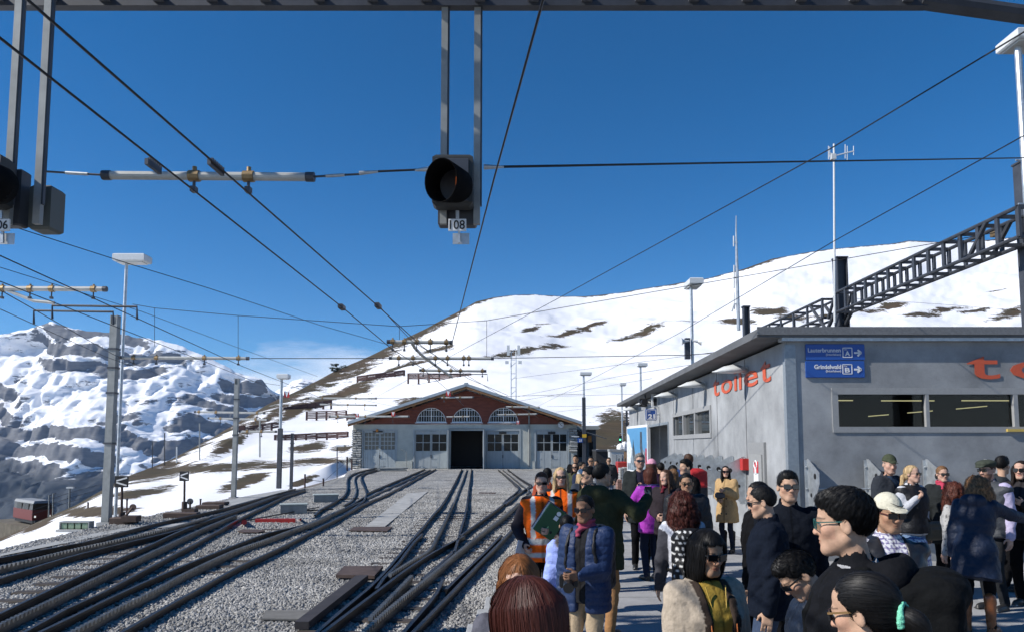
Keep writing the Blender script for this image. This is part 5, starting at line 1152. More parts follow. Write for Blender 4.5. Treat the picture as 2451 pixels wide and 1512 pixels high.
# ------------------------------------------------------------------ gantry truss on the right
TX = 10.25
def col_h(label, x, Y, y0, y1, w, zb=0):
    b = at(x, y1, Y); t = thing('gantry_column', label, 'column', (b.x, Y, zb), 0, 'dark steel gantry')
    q = MB(); X_, zt_ = b.x, b.z; q.b2((X_-w/2, Y-w/2, zb), (X_-w/2+.03, Y+w/2, zt_)); q.b2((X_+w/2-.03, Y-w/2, zb), (X_+w/2, Y+w/2, zt_)); q.b2((X_-w/2+.03, Y-.02, zb), (X_+w/2-.03, Y+.02, zt_)); q.build('post', STEEL_DK, t); MB().b2((X_-w/2-.02, Y-w/2-.02, zt_), (X_+w/2+.02, Y+w/2+.02, zt_+.04)).build('cap', STEEL_DK, t); return t
YC = TX/((2010-1225.5)/FPX)
col_h('dark steel gantry column behind the roof beside the antenna', 2010, YC, 765, 620, .34)
col_h('short dark column behind the long roof beside the thin antenna', 1785, 21, 780, 736, .17)
YN = 14.9
gn = col_h('dark gantry column cut by the right edge', 2458, YN, 900, 392, .36)
zT = at(2041, 703, YC*.98).z; zB = zT-.60
def truss(label, Ya, Yb, n, xw=.5, steep=0):
    t = thing('gantry_truss', label, 'truss', (TX, (Ya+Yb)/2, zB), 0, 'dark steel gantry')
    for dx in (-xw/2, xw/2):
        for z_ in (zT, zB): MB().cyl((TX+dx, Ya, z_), (TX+dx, Yb, z_), .045, 8).build('chord', STEEL_DK, t)
    for k in range(n+1):
        y = Ya+(Yb-Ya)*k/n
        for dx in (-xw/2, xw/2): MB().b2((TX+dx-.025, y-.05, zB), (TX+dx+.025, y+.05, zT)).build('upright', STEEL_DK, t)
        for z_ in (zT, zB): MB().bar((TX-xw/2, y, z_), (TX+xw/2, y, z_), .07).build('cross_bar', STEEL_DK, t)
    return t
t1 = truss('dark lattice truss rising over the roof to the right edge', YN-.7, YC-.6, 13)
for dx in (-.25, .25):
    MB().cyl((TX+dx, YN+.9, zB), (TX+dx, YN+.25, zT), .05, 8).build('brace', STEEL_DK, t1); MB().cyl((TX+dx, YC-.5, zB), (TX+dx, YC+.2, zB-.5), .06, 8).build('brace', STEEL_DK, t1); MB().cyl((TX+dx, YC-.6, zT), (TX+dx, YC, zB-.1), .05, 8).build('brace', STEEL_DK, t1)
t2 = truss('far end of the lattice truss beyond the antenna column', YC+.4, YC+6.5, 5)
for dx in (-.25, .25): MB().cyl((TX+dx, YC+.2, zB-.4), (TX+dx, YC+1.4, zT), .05, 8).build('brace', STEEL_DK, t2)
an = thing('wire_anchor', 'small anchor bracket on top of the truss at the right', 'anchor', at(2388, 560, 16)); MB().box(at(2388, 556, 16), (.16, .3, .16)).build('body', BRONZE, an); MB().box(at(2388, 548, 16), (.24, .34, .03)).build('cover', STEEL_DK, an)
# top gantry with the hanging signals
GY = 6.6; zg = at(1225, 20, GY).z
gt = thing('signal_gantry', 'dark gantry beam across the top edge of the picture', 'gantry', (0, GY, zg), 0, 'dark steel gantry')
xr = at(2215, 0, GY).x
for dy in (-.5, 0): MB().bar((-7.5, GY+dy, zg+.06), (xr, GY+dy, zg+.06), .09, .12).build('chord', STEEL_DK, gt); MB().bar((-7.5, GY+dy, zg+.75), (10.2, GY+dy, zg+.75), .09, .12).build('chord', STEEL_DK, gt)
for k in range(24):
    x = -7.3+k*.5
    if x < xr: MB().b2((x-.07, GY-.03, zg+.1), (x+.07, GY+.03, zg+.7)).build('upright', STEEL_DK, gt); MB().bar((x, GY-.455, zg+.06), (x, GY-.045, zg+.06), .10, .05).build('cross_bar', mat('gantry_light', (.16, .17, .19), .5, .2), gt)
for dy in (-.5, 0):
    MB().cyl((xr-.05, GY+dy, zg+.08), (10.25, GY+dy, at(2600, 100, GY).z-.55), .085, 10).build('brace', STEEL_DK, gt)
MB().cyl((xr+.35, GY, zg+.75), (xr+.42, GY, zg-.05), .06, 8).build('brace', STEEL_DK, gt)
for xx in (10.25, -7.6): MB().b2((xx-.17, GY+.05, 0), (xx+.17, GY+.4, zg+.8)).build('column', STEEL_DK, gt)
def signal(label, xc, Y, txt, posts, ytop_h):
    """two hangers, a hooded housing and the number plate below"""
    t = thing('hanging_signal', label, 'signal', at(xc, 480, Y), 0, 'signals hanging from the gantry')
    s = Y/FPX
    for px in posts:
        a = at(px, 545, Y); MB().b2((a.x-.030, Y-.02, a.z+.03), (a.x+.030, Y+.03, zg+.5)).build('hanger', STEEL_GR, t)
        MB().b2((a.x+.032, Y-.012, a.z+.2), (a.x+.046, Y+.02, zg+.1)).build('hanger_flange', STEEL_DK, t)
    a = at(xc-56, 540, Y); b = at(xc+45, 388, Y); w_ = b.x-a.x
    MB().b2((a.x+.03, Y+.035, at(0, 536, Y).z), (b.x, Y+.16, at(0, 400, Y).z), .015).build('back_plate', STEEL_DK, t)
    hb = MB(); hb.b2((a.x, Y-.20, at(0, 508, Y).z), (b.x-.02, Y-.022, b.z), .03); hs = hb.build('housing', mat('signal_housing', (.028, .030, .029), .55, noise=.15), t)
    MB().b2((a.x+.03, Y-.215, at(0, 500, Y).z), (b.x-.06, Y-.198, b.z-.05), .006).build('door_frame', STEEL_DK, hs)
    # hood: slanting open tube towards the front left
    c0 = at(xc-2, 444, Y-.21); c1 = at(xc-40, 432, Y-.56); R0 = .146
    m = MB(); ang = np.linspace(0, 2*math.pi, 25)[:-1]; vs = []
    for c, r, sl in ((c0, R0*1.0, 0), (c1, R0, .10)):
        for an_ in ang: vs.append(c+Vector((r*math.cos(an_), sl*(-math.sin(an_))*.9-(r*.5*math.cos(an_) if sl else 0), r*math.sin(an_)*1.1)))
    for c, r, sl in ((c0, R0*.94, 0), (c1, R0*.95, .10)):
        for an_ in ang: vs.append(c+Vector((r*math.cos(an_), sl*(-math.sin(an_))*.9+(.03 if c is c0 else 0)-(r*.5*math.cos(an_) if sl else 0), r*math.sin(an_)*1.1)))
    n_ = 24; fs = []
    for j in range(n_):
        k2 = (j+1) % n_; fs += [(j, k2, n_+k2, n_+j), (2*n_+j, 3*n_+j, 3*n_+k2, 2*n_+k2), (n_+j, n_+k2, 3*n_+k2, 3*n_+j)]
    fs.append(tuple(2*n_+j for j in range(n_)))
    m.add(vs, fs); m.build('hood', mat('hood_black', (.004, .004, .0045), .9, spec=.1), hs, smooth=True)
    if txt == '108': MB().bar(c0+Vector((.0, -.045, -.08)), c0+Vector((.0, -.045, .06)), .012, .01, (0, 1, 0)).build('light_bar', mat('signal_orange', (.5, .12, .03), .5, emit=(1, .22, .05, .12)), hs)
    pl0, pl1 = at(xc-22, 553, Y-.1), at(xc+21, 524, Y-.1)
    pt = MB().b2((pl0.x, Y-.1, pl0.z), (pl1.x, Y-.085, pl1.z), .003).build('number_plate', WHITE, t)
    fit_text('lettering', txt, (pl0.x+.012, Y-.101, pl0.z+.014), X, Zu, pl1.x-pl0.x-.024, pl1.z-pl0.z-.028, BLACK, pt, .01, .003)
    m = MB(); m.bar(at(xc, 524, Y-.09), at(xc, 505, Y-.09), .03, .02); m.bar(at(xc+4, 582, Y-.08), at(xc+4, 553, Y-.08), .02, .02); m.build('stem', STEEL_GV, t)
    q0, q1 = at(xc-12, 583, Y-.08), at(xc+28, 557, Y-.08); MB().b2((q0.x, Y-.06, q0.z), (q1.x, Y-.05, q1.z)).build('bracket_plate', STEEL_GV, t)
signal('black hooded signal numbered 108 hanging in the middle of the sky', 1095, GY, '108', (1061, 1141), 0)
signal('grey signal ending in 6 cut by the left edge', 2, GY-.5, '106', (16, 88), 0)
o = MB().b2(at(66, 548, GY-.4), at(124, 442, GY-.4)+Vector((0, .2, 0)), .02).build('junction_box', mat('box_olive', (.10, .11, .10), .6)); tag(o, 'grey box on the back of the left signal', 'box')
o = MB().tube([at(118, 20, GY-.2), at(106, 200, GY-.2), at(98, 380, GY-.2)], .022, 10).build('cable_pipe', STEEL_GV); tag(o, 'shiny cable pipe running down to the left signal', 'pipe')
# ------------------------------------------------------------------ antennas
am = thing('roof_antenna', 'tall white antenna mast with cross arms on the toilet roof', 'antenna', at(1997, 765, 22)); AY = 21.4
MB().tube([at(1998, 772, AY), at(1996, 345, AY)], [.035, .03], 8).build('mast', SNOWW, am)
for yy, xa, xb in ((372, 1986, 2044),): MB().cyl(at(1996, 374, AY), at(2044, 362, AY), .018, 6).build('boom', SNOWW, am)
for x_, y0_, y1_ in ((2023, 346, 380), (2028, 350, 384), (2043, 350, 372), (1983, 350, 382), (1986, 352, 376)): MB().cyl(at(x_, y0_, AY), at(x_, y1_, AY), .012, 6).build('element', SNOWW, am)
MB().cyl(at(1996, 370, AY), at(1983, 366, AY), .016, 6).build('boom', SNOWW, am); MB().box(at(1994, 376, AY), (.14, .12, .16)).build('box', SNOWW, am)
an2 = thing('roof_antenna', 'thin whip antenna mast behind the long roof', 'antenna', at(1765, 790, 20)); AY = 20.4
MB().tube([at(1768, 790, AY), at(1764, 640, AY), at(1762, 560, AY), at(1762, 517, AY)], [.05, .045, .025, .012], 8).build('mast', STEEL_GV, an2)
for x_, y0_, y1_, r in ((1756, 565, 590, .018), (1757, 635, 690, .02), (1758, 700, 740, .012)): MB().cyl(at(x_, y0_, AY), at(x_, y1_, AY), r, 6).build('element', SNOWW, an2)
for yy in (580, 665, 728): MB().bar(at(1756, yy, AY), at(1766, yy, AY), .03).build('arm', STEEL_GV, an2)
MB().bar(at(1752, 745, AY), at(1757, 728, AY), .06, .03).build('panel', SNOWW, an2)
rm2 = thing('radio_mast', 'slim lattice radio mast behind the shed roof', 'antenna', (at(1229, 945, 84).x, 84, 0)); AY = 84
for dx in (-.28, .28): MB().cyl((at(1229, 0, AY).x+dx, AY, 0), (at(1229, 0, AY).x+dx, AY, at(1229, 840, AY).z), .07, 6).build('leg', STEEL_GV, rm2)
zz = at(1229, 960, AY).z; k = 0
while zz < at(1229, 842, AY).z: MB().bar((at(1229, 0, AY).x-.28, AY, zz), (at(1229, 0, AY).x+.28, AY, zz+(.5 if k % 2 else 0)), .06).build('lattice_bar', STEEL_GV, rm2); zz += .8; k += 1
for dx in (-.6, .6): MB().b2((at(1229, 0, AY).x+dx-.16, AY-.2, at(1229, 850, AY).z), (at(1229, 0, AY).x+dx+.16, AY+.1, at(1229, 826, AY).z)).build('panel_antenna', SNOWW, rm2)
for dx in (-.75, .75): MB().b2((at(1229, 0, AY).x+dx-.2, AY-.2, at(1229, 870, AY).z), (at(1229, 0, AY).x+dx+.2, AY+.1, at(1229, 863, AY).z)).build('radio_box', SNOWW, rm2)
# ================================================================== snow fences, poles, signs, train, tree on the left
def hill_hit(x, y):
    """where the view through (x, y) meets the hill"""
    global _HB
    try: _HB
    except NameError:
        from mathutils.bvhtree import BVHTree
        o = bpy.data.objects['snow_hill']; me = o.data; vs = np.zeros(len(me.vertices)*3, np.float32); me.vertices.foreach_get('co', vs)
        fs = np.zeros(len(me.polygons)*4, np.int32); me.loops.foreach_get('vertex_index', fs); _HB = BVHTree.FromPolygons(vs.reshape(-1, 3).tolist(), fs.reshape(-1, 4).tolist())
    r = ray(x, y).normalized(); loc, n, i, d = _HB.ray_cast(Vector((0, 0, CAMZ)), r)
    return loc
FWOOD = mat('fence_wood', (.060, .030, .028), .8, noise=.3, nscale=2)
def fence(label, xa, ya, xb, yb, hpx, n):
    pts = []
    for k in range(n+1):
        x = xa+(xb-xa)*k/n; y = ya+(yb-ya)*k/n; p = hill_hit(x, y)
        if p is None: p = at(x, y, 150)
        pts.append(p)
    Ym = sum(p.y for p in pts)/len(pts)
    h = hpx*Ym/FPX; t = thing('snow_fence', label, 'fence', pts[0], 0, 'wooden snow fences on the slope')
    pts = [at(xa+(xb-xa)*k/n, ya+(yb-ya)*k/n, Ym+(p.y-Ym)*.3) for k, p in enumerate(pts)]
    w_ = 4.0*Ym/FPX
    for p in pts: MB().b2((p.x-w_/2, p.y-w_/2, p.z-1.5), (p.x+w_/2, p.y+w_/2, p.z+h)).build('post', FWOOD, t)
    for r in range(5):
        f = .18+r*.19
        for a, b in zip(pts[:-1], pts[1:]):
            dz = random.uniform(-.03, .03)*h; MB().bar(a+Vector((0, -w_*.6, h*f+dz)), b+Vector((0, -w_*.6, h*f+random.uniform(-.03, .03)*h)), .08, w_*.66).build('slat', FWOOD, t)
def ZF(x, y): return (383+x/4.308, 829.8+y/4.308)      # (600..1400, 1300..1850) of the photograph
for lb, a, b, hp, n in (('snow fence high on the slope left of the shed beside the lamp post', (1280, 685), (1765, 605), 14, 6), ('snow fence below it reaching behind the shed eave', (1512, 750), (1920, 740), 20, 4), ('low snow fence right beside the shed wall', (1185, 970), (1935, 935), 15, 7), ('snow fence by the second mast on brown grass', (870, 900), (1245, 835), 17, 4), ('small snow fence at the left end on the grass bank', (815, 870), (870, 860), 12, 1)):
    fence(lb, *ZF(*a), *ZF(*b), hp, n)
def ZO_(x, y): return (829.8+x/4.738, 734+y/4.738)
fence('upper snow fence on the brown bank above the shed', *ZO_(122, 850), *ZO_(652, 780), 14, 5)
fence('long snow fence on the white slope above the shed roof', *ZO_(698, 825), *ZO_(1405, 832), 16, 6)
fence('short snow fence behind the left end of the shed roof', *ZF(1930, 752), *ZF(2010, 745), 14, 1)
def pole(label, x, yb, yt, r, m_=STEEL_GR, d=None, group='thin poles on the slope', cap=None):
    p = hill_hit(x, yb) if d is None else at(x, yb, d)
    if p is None: p = at(x, yb, 60)
    top = at(x, yt, p.y); t = thing('slope_pole', label, 'pole', p, 0, group)
    MB().cyl(p-Vector((0, 0, .3)), top, r*p.y/FPX, 8).build('shaft', m_, t)
    if cap: MB().box(top+Vector((cap*.4, 0, .05)), (cap, .3, .12)).build('head', SNOWW, t)
    else: MB().cyl(top, top+Vector((0, 0, .05)), r*1.3*p.y/FPX, 8).build('cap', STEEL_DK, t)
for lb, x, yb, yt, r, m_ in (('grey pole on the snow left of the second mast', 622, 1093, 1000, 2.0, STEEL_GR), ('grey pole on the brown ridge', 478, 1100, 1012, 1.6, STEEL_GR), ('slim dark pole left of the ridge pole', 394, 1112, 1036, 1.3, STEEL_DK), ('slim pole at the left end of the grass bank', 365, 1120, 1058, 1.2, STEEL_DK), ('short pale pole on the grass bank', 423, 1107, 1068, 1.6, SNOWW)):
    pole(lb, x, yb, yt, r, m_)
pole('thin lamp on the snow beside the shed wall', 807, 1140, 1068, 1.3, STEEL_DK, 56, cap=.6)
for lb, x, yb, yt, d in (('first fence post on the snow left of the shed', 730, 1168, 1136, 38), ('second fence post on the snow left of the shed', 774, 1165, 1146, 40), ('post at the corner of the snow beside the shed', 831, 1125, 1094, 66), ('post close to the stone pillar of the shed', 842, 1120, 1098, 68), ('thin post beside the arrow sign on the snow', 304, 1226, 1196, 22), ('thin post right of the disc signal', 480, 1205, 1196, 27), ('small post on the snow near the left mast', 211, 1216, 1203, 40)):
    pole(lb, x, yb, yt, 2.0, FWOOD, d)
wire('thin fence wire strung across the snow left of the shed', [at(730, 1145, 38), at(774, 1152, 40), at(831, 1102, 66)], .012)
# arrow boards
def arrow_sign(label, x, ybase, y0, y1, Y, wpx):
    b = at(x, ybase, Y); c = at(x, (y0+y1)/2, Y); h = (y1-y0)*Y/FPX; w_ = wpx*Y/FPX; t = thing('arrow_sign', label, 'sign', b, 0, 'black arrow boards')
    MB().cyl(b-Vector((0, 0, .1)), (c.x, Y+.03, c.z), .035, 8).build('post', RUST, t); MB().cyl(b, b+Vector((0, 0, .3)), .09, 8).build('foot', RUST, t)
    pl_ = MB().box(c, (w_, .03, h), bev=.005).build('board', BLACK, t)
    m = MB(); q = c+Vector((0, -.02, 0))
    for sg in (-1, 1): m.bar(q+Vector((-w_*.36, 0, sg*h*.07)), q+Vector((w_*.42, 0, sg*h*.34)), h*.13, .004, (0, 1, 0))
    m.build('chevron', WHITE, pl_)
arrow_sign('black board with white arrow lines standing alone on the snow', 441, 1222, 1127, 1150, 24, 22)
arrow_sign('black board with white arrow lines behind the left mast', 291, 1250, 1138, 1165, 20.9, 32)
# disc signals
for lb, x, yb, yc, Y, r, m_ in (('small round rusty disc on a short lever by the left mast', 318, 1240, 1213, 20.3, .09, RUST), ('small dark disc signal beside the arrow board', 455, 1222, 1199, 24, .10, STEEL_DK)):
    b = at(x-4 if x < 400 else x, yb, Y); c = at(x, yc, Y); t = thing('disc_signal', lb, 'signal', b, 0, 'small disc signals by the left mast'); MB().tube([b+Vector((-.25 if x < 400 else 0, 0, -.05)), c], .03, 6).build('stem', RUST, t); MB().lathe([(r, -.015), (r, .015)], c, 16, Matrix.Rotation(math.pi/2, 3, 'X')).build('disc', m_, t)
    MB().box(b+Vector((0, 0, .0)), (.4, .3, .16)).build('base', RUST, t)
# green box on the snow
def ZT_(x, y): return (x/5.485, 1117+y/5.485)
gb = thing('sound_absorber', 'low green panelled box lying on the snow at the left', 'box', atz(*ZT_(960, 820), -.3)); Yb = 19.3
a, b = at(*ZT_(795, 815), Yb), at(*ZT_(1160, 730), Yb)
MB().b2((a.x-.05, Yb-.12, a.z-.06), (b.x+.05, Yb+.35, a.z+.0)).build('base', CONC, gb)
pw = (b.x-a.x)/4
for k in range(4): MB().b2((a.x+pw*k+.02, Yb, a.z), (a.x+pw*(k+1)-.02, Yb+.2, b.z), .02).build('panel', mat('moss_green', (.22, .30, .20), .7, noise=.25, nscale=5), gb)
m = MB(); m.b2((a.x-.03, Yb-.02, b.z), (b.x+.03, Yb+.22, b.z+.03)); m.b2((a.x-.03, Yb-.02, a.z), (a.x+.0, Yb+.22, b.z)); m.b2((b.x, Yb-.02, a.z), (b.x+.03, Yb+.22, b.z)); m.build('frame', STEEL_GR, gb)
# points gear at the left
pg_ = thing('point_gear', 'rusty point lever gear and boxes between mast and left tracks', 'point machine', atz(*ZL((1540, 600)), 0), 0, 'rusty gear by the left tracks')
for k, (x, y, w_, d_, h_) in enumerate(((1340, 668, 1.0, .3, .16), (1545, 605, .8, .4, .15), (1590, 575, .8, .5, .12))):
    c = atz(*ZL((x, y)), 0); MB().box(c+Vector((0, 0, h_/2)), (w_, d_, h_), bev=.02).build('box', RUST, pg_)
MB().bar(atz(*ZL((900, 690)), .1), atz(*ZL((1020, 700)), .05), .05).build('rod', RUST, pg_); MB().box(atz(*ZL((900, 690)), .1), (.5, .4, .22), bev=.03).build('box', RUST, pg_)
pv2 = MB(); q = [atz(*ZL(p), .035) for p in ((0, 935), (600, 800), (900, 745), (1400, 700), (1500, 712), (900, 765), (600, 830), (300, 890), (0, 950))]
pv2.add(q, [tuple(range(len(q)))]); o = pv2.build('path', CONC); tag(o, kind='structure')
q = [atz(*ZL(p), .03) for p in ((1640, 548), (1800, 510), (2080, 462), (2150, 462), (1900, 525), (1700, 580))]
o = MB().add(q, [tuple(range(len(q)))]).build('path', CONC); tag(o, kind='structure')
# the red train coming up on the left
TY = 92.0; tp = at(100, 1253, TY)
trn = thing('train', 'red rack train climbing towards the station on the left', 'train', tp)
zr = tp.z; hx = .95; TR = Matrix.Rotation(math.radians(50), 3, 'Z')
def tv(x, y, z): v = TR @ Vector((x, y, 0)); return Vector((tp.x+v.x, tp.y+v.y, zr+z))
def tbox(name, x0_, x1_, y0_, y1_, z0_, z1_, m_, par=None, taper=0):
    vs = [tv(x, y, z0_) for x, y in ((x0_, y0_), (x1_, y0_), (x1_, y1_), (x0_, y1_))]+[tv(x*(1-taper), y, z1_) for x, y in ((x0_, y0_+taper), (x1_, y0_+taper), (x1_, y1_), (x0_, y1_))]
    return MB().add(vs, [(3, 2, 1, 0), (4, 5, 6, 7), (0, 1, 5, 4), (1, 2, 6, 5), (2, 3, 7, 6), (3, 0, 4, 7)]).build(name, m_, par or trn)
TRED = mat('train_red', (.15, .022, .016), .5, noise=.1)
tbox('body', -1.1, 1.1, 0, 7, .5, 1.75, TRED); tbox('cab_band', -1.08, 1.08, .05, 6.9, 1.75, 2.55, mat('train_window_band', (.02, .018, .02), .2), taper=.06); tbox('roof', -1.04, 1.04, -.05, 7, 2.55, 2.85, mat('train_roof', (.25, .26, .27), .6, noise=.2), taper=.15); tbox('underframe', -.95, .95, .2, 6.8, .1, .5, BLACK)
for sx in (-.8, .8):
    c = tv(sx, -.03, .95); MB().lathe([(.13, -.02), (.13, .04)], c, 10, Matrix.Rotation(math.pi/2, 3, 'X')).build('headlight', mat('headlight', (.9, .9, .85), .3, emit=(1, .95, .85, .6)), trn)
tbox('bumper', -.9, .9, -.25, 0, .25, .5, STEEL_DK)
for k in range(2): tbox('window', -1.115, -1.10, 1.4+k*2.5, 3.2+k*2.5, 1.75, 2.45, GLASS)
tbd = MB(); q = [tv(-2.2, -9, -.15), tv(2.0, -9, -.15), tv(2.0, 12, -.1), tv(-2.2, 12, -.1)]
tbd.add(q+[p-Vector((0, 0, 2.5)) for p in q], [(0, 1, 2, 3), (0, 4, 5, 1), (1, 5, 6, 2), (3, 2, 6, 7), (0, 3, 7, 4)]); o = tbd.build('track_bed', mat('track_bed_brown', (.12, .105, .08), .95, noise=.3, nscale=1)); tag(o, kind='structure')
for sx in (-.4, .4): o = MB().bar(tv(sx, -9, -.05), tv(sx, 0, -.05), .07, .12).build('far_rail', RAILM); tag(o, ('left' if sx < 0 else 'right')+' rail of the distant track under the red train', 'rail', 'distant rails under the train')
for k, (x, yb, yt, d_) in enumerate(((167, 1222, 1166, 74), (128, 1222, 1180, 82), (118, 1222, 1184, 90))):
    p = at(x, yb, d_); t = thing('slope_pole', ['lamp pole beside the distant train', 'thin line pole behind the train', 'second thin line pole behind the train'][k], 'pole', p, 0, 'line poles by the distant train'); MB().cyl(p-Vector((0, 0, 2)), at(x, yt, d_), .09, 8).build('shaft', STEEL_GR, t); MB().box(at(x+2, yt, d_), (.7, .3, .14) if k == 0 else (.3, .12, .1)).build('head', SNOWW if k == 0 else STEEL_DK, t)
for k, yy in enumerate((1178, 1190, 1200)):
    wire(['upper', 'middle', 'lower'][k]+' line wire over the distant train', [at(75, yy+30, 66), at(168, yy, 76), at(270, yy-28, 90)], .02)
# dark forested foot of the far range is in the range itself; a lone tree on the ridge
def tree(label, x, yb, yt, d, wpx, seed, name='pine_tree'):
    rnd = random.Random(seed); b = at(x, yb, d); h = (yb-yt)*d/FPX; w_ = wpx*d/FPX/2; t = thing(name, label, 'tree', b)
    m = MB(); m.tube([b-Vector((0, 0, h*.15)), b+Vector((h*.02, 0, h*.4)), b+Vector((0, 0, h*.95))], [h*.03, h*.022, h*.006], 7); limbs = []
    for k in range(26):
        f = rnd.uniform(.22, .95); an_ = rnd.uniform(0, 6.28); l = w_*(1.05-.75*abs(f-.55)/.5)*rnd.uniform(.6, 1.05); p = b+Vector((0, 0, h*f)); e = p+Vector((math.cos(an_)*l, math.sin(an_)*l, h*.05*rnd.uniform(-.6, 1.6))); m.tube([p, (p+e)/2+Vector((0, 0, h*.02)), e], [h*.010, h*.006, h*.003], 5); limbs.append((p, e))
    m.build('trunk', mat('bark', (.05, .04, .03), .9), t)
    V, F = [], []
    for p, e in limbs:
        for k in range(80):
            f = rnd.uniform(.3, 1.05); c = p+(e-p)*f+Vector((rnd.gauss(0, 1), rnd.gauss(0, 1), rnd.gauss(0, .7)))*h*.045; s = h*.055*rnd.uniform(.6, 1.4); a1 = Vector((rnd.gauss(0, 1), rnd.gauss(0, 1), rnd.gauss(0, 1))).normalized(); a2 = a1.orthogonal().normalized(); n0 = len(V); V += [c-a1*s, c+a2*s*.3, c+a1*s, c-a2*s*.3]; F.append((n0, n0+1, n0+2, n0+3))
    link('crown', np_mesh('crown', [tuple(v) for v in V], F), mat('pine_green', (.030, .050, .022), .8, noise=.4, nscale=.8), t)
tree('lone dark pine standing on the brown ridge', 801, 893, 869, 385, 36, 4)
tree('small bush at the foot of the ridge beside the pine', 822, 882, 872, 395, 26, 9, 'bush')

# thin mountain air between here and the far range
hz_ = MB().b2((-4200, -60, -1350), (3200, 6800, 1150)).build('haze', None); tag(hz_, 'thin blue mountain air over the valley', 'haze', kind='stuff')
hm = bpy.data.materials.new('haze_air'); hm.use_nodes = True; N_ = hm.node_tree.nodes; N_.clear(); o_ = N_.new('ShaderNodeOutputMaterial'); vp = N_.new('ShaderNodeVolumePrincipled')
vp.inputs['Color'].default_value = (.42, .62, 1.0, 1); vp.inputs['Density'].default_value = .000035; vp.inputs['Anisotropy'].default_value = .1; hm.node_tree.links.new(vp.outputs[0], o_.inputs['Volume']); hz_.data.materials.append(hm)
# ================================================================== people: bodies and clothes grown as smooth solids
F32 = np.float32
class Vol:
    def __init__(s, lo, hi, h):
        s.h = h; s.lo = np.array(lo, float); n = np.maximum(np.ceil((np.array(hi)-s.lo)/h).astype(int)+1, 4)
        s.ax = [s.lo[i]+h*np.arange(n[i]) for i in range(3)]; s.D = np.full(n, .5, F32)
    def win(s, lo, hi):
        sl = []
        for i in range(3):
            a = int(np.clip(math.floor((lo[i]-s.lo[i])/s.h), 0, len(s.ax[i]))); b = int(np.clip(math.ceil((hi[i]-s.lo[i])/s.h)+1, 0, len(s.ax[i]))); sl.append(slice(a, max(a, b)))
        P = [s.ax[0][sl[0]][:, None, None].astype(F32), s.ax[1][sl[1]][None, :, None].astype(F32), s.ax[2][sl[2]][None, None, :].astype(F32)]
        return tuple(sl), P
    def _op(s, prim, k, mode):
        f, lo, hi = prim; pad = k+3*s.h+.02
        sl, P = s.win(np.array(lo)-pad, np.array(hi)+pad); a = s.D[sl]
        if a.size == 0: return s
        b = np.broadcast_to(f(*P), a.shape).astype(F32)
        if mode == 'u': r = np.minimum(a, b) if k <= 0 else np.minimum(a, b)-(np.maximum(k-np.abs(a-b), 0)**2)/(4*k)
        else:
            b = -b; r = np.maximum(a, b) if k <= 0 else np.maximum(a, b)+(np.maximum(k-np.abs(a-b), 0)**2)/(4*k)
        s.D[sl] = r; return s
    def add(s, prim, k=0.0): return s._op(prim, k, 'u')
    def cut(s, prim, k=0.0): return s._op(prim, k, 'c')
    def near(s, f, band=.022):
        i = np.nonzero(np.abs(s.D) < band); s.D[i] += f(s.ax[0][i[0]], s.ax[1][i[1]], s.ax[2][i[2]]).astype(F32); return s
    def all(s, f):
        P = [s.ax[0][:, None, None], s.ax[1][None, :, None], s.ax[2][None, None, :]]; s.D = np.maximum(s.D, np.broadcast_to(f(*P), s.D.shape).astype(F32)); return s
    def mesh(s):
        D = s.D; D[0] = D[-1] = .5; D[:, 0] = D[:, -1] = .5; D[:, :, 0] = D[:, :, -1] = .5
        S = D < 0; c = np.zeros(np.array(S.shape)-1, np.int8); offs = [(a, b, e) for a in (0, 1) for b in (0, 1) for e in (0, 1)]
        for a, b, e in offs: c += S[a:S.shape[0]-1+a, b:S.shape[1]-1+b, e:S.shape[2]-1+e]
        act = (c > 0) & (c < 8); idx = np.argwhere(act)
        if len(idx) == 0: return np.zeros((0, 3)), np.zeros((0, 4), int)
        vid = np.full(act.shape, -1, np.int32); vid[act] = np.arange(len(idx))
        val = {o: D[idx[:, 0]+o[0], idx[:, 1]+o[1], idx[:, 2]+o[2]] for o in offs}
        pos = np.zeros((len(idx), 3)); cnt = np.zeros(len(idx))
        for o in offs:
            for a in range(3):
                if o[a] == 0:
                    q = list(o); q[a] = 1; q = tuple(q); va, vb = val[o], val[q]; m = (va < 0) != (vb < 0); t = np.where(m, va/np.where(m, va-vb, 1), 0)
                    p = np.repeat(np.array(o, float)[None], len(idx), 0); p[:, a] += t; pos += p*m[:, None]; cnt += m
        V = s.lo+(idx+pos/cnt[:, None])*s.h; Fs = []
        for a in range(3):
            b, e = (a+1) % 3, (a+2) % 3
            s0 = [slice(None)]*3; s1 = [slice(None)]*3; s0[a] = slice(0, -1); s1[a] = slice(1, None)
            for q in (b, e): s0[q] = slice(1, -1); s1[q] = slice(1, -1)
            A, B = S[tuple(s0)], S[tuple(s1)]; m = np.argwhere(A != B)
            if len(m) == 0: continue
            fl = A[m[:, 0], m[:, 1], m[:, 2]]; m[:, b] += 1; m[:, e] += 1
            def cell(db, de):
                r = m.copy(); r[:, b] -= db; r[:, e] -= de; return vid[r[:, 0], r[:, 1], r[:, 2]]
            q = np.stack([cell(1, 1), cell(0, 1), cell(0, 0), cell(1, 0)], 1); q[~fl] = q[~fl][:, ::-1]; Fs.append(q)
        Fq = np.concatenate(Fs); return V, Fq[(Fq >= 0).all(1)]
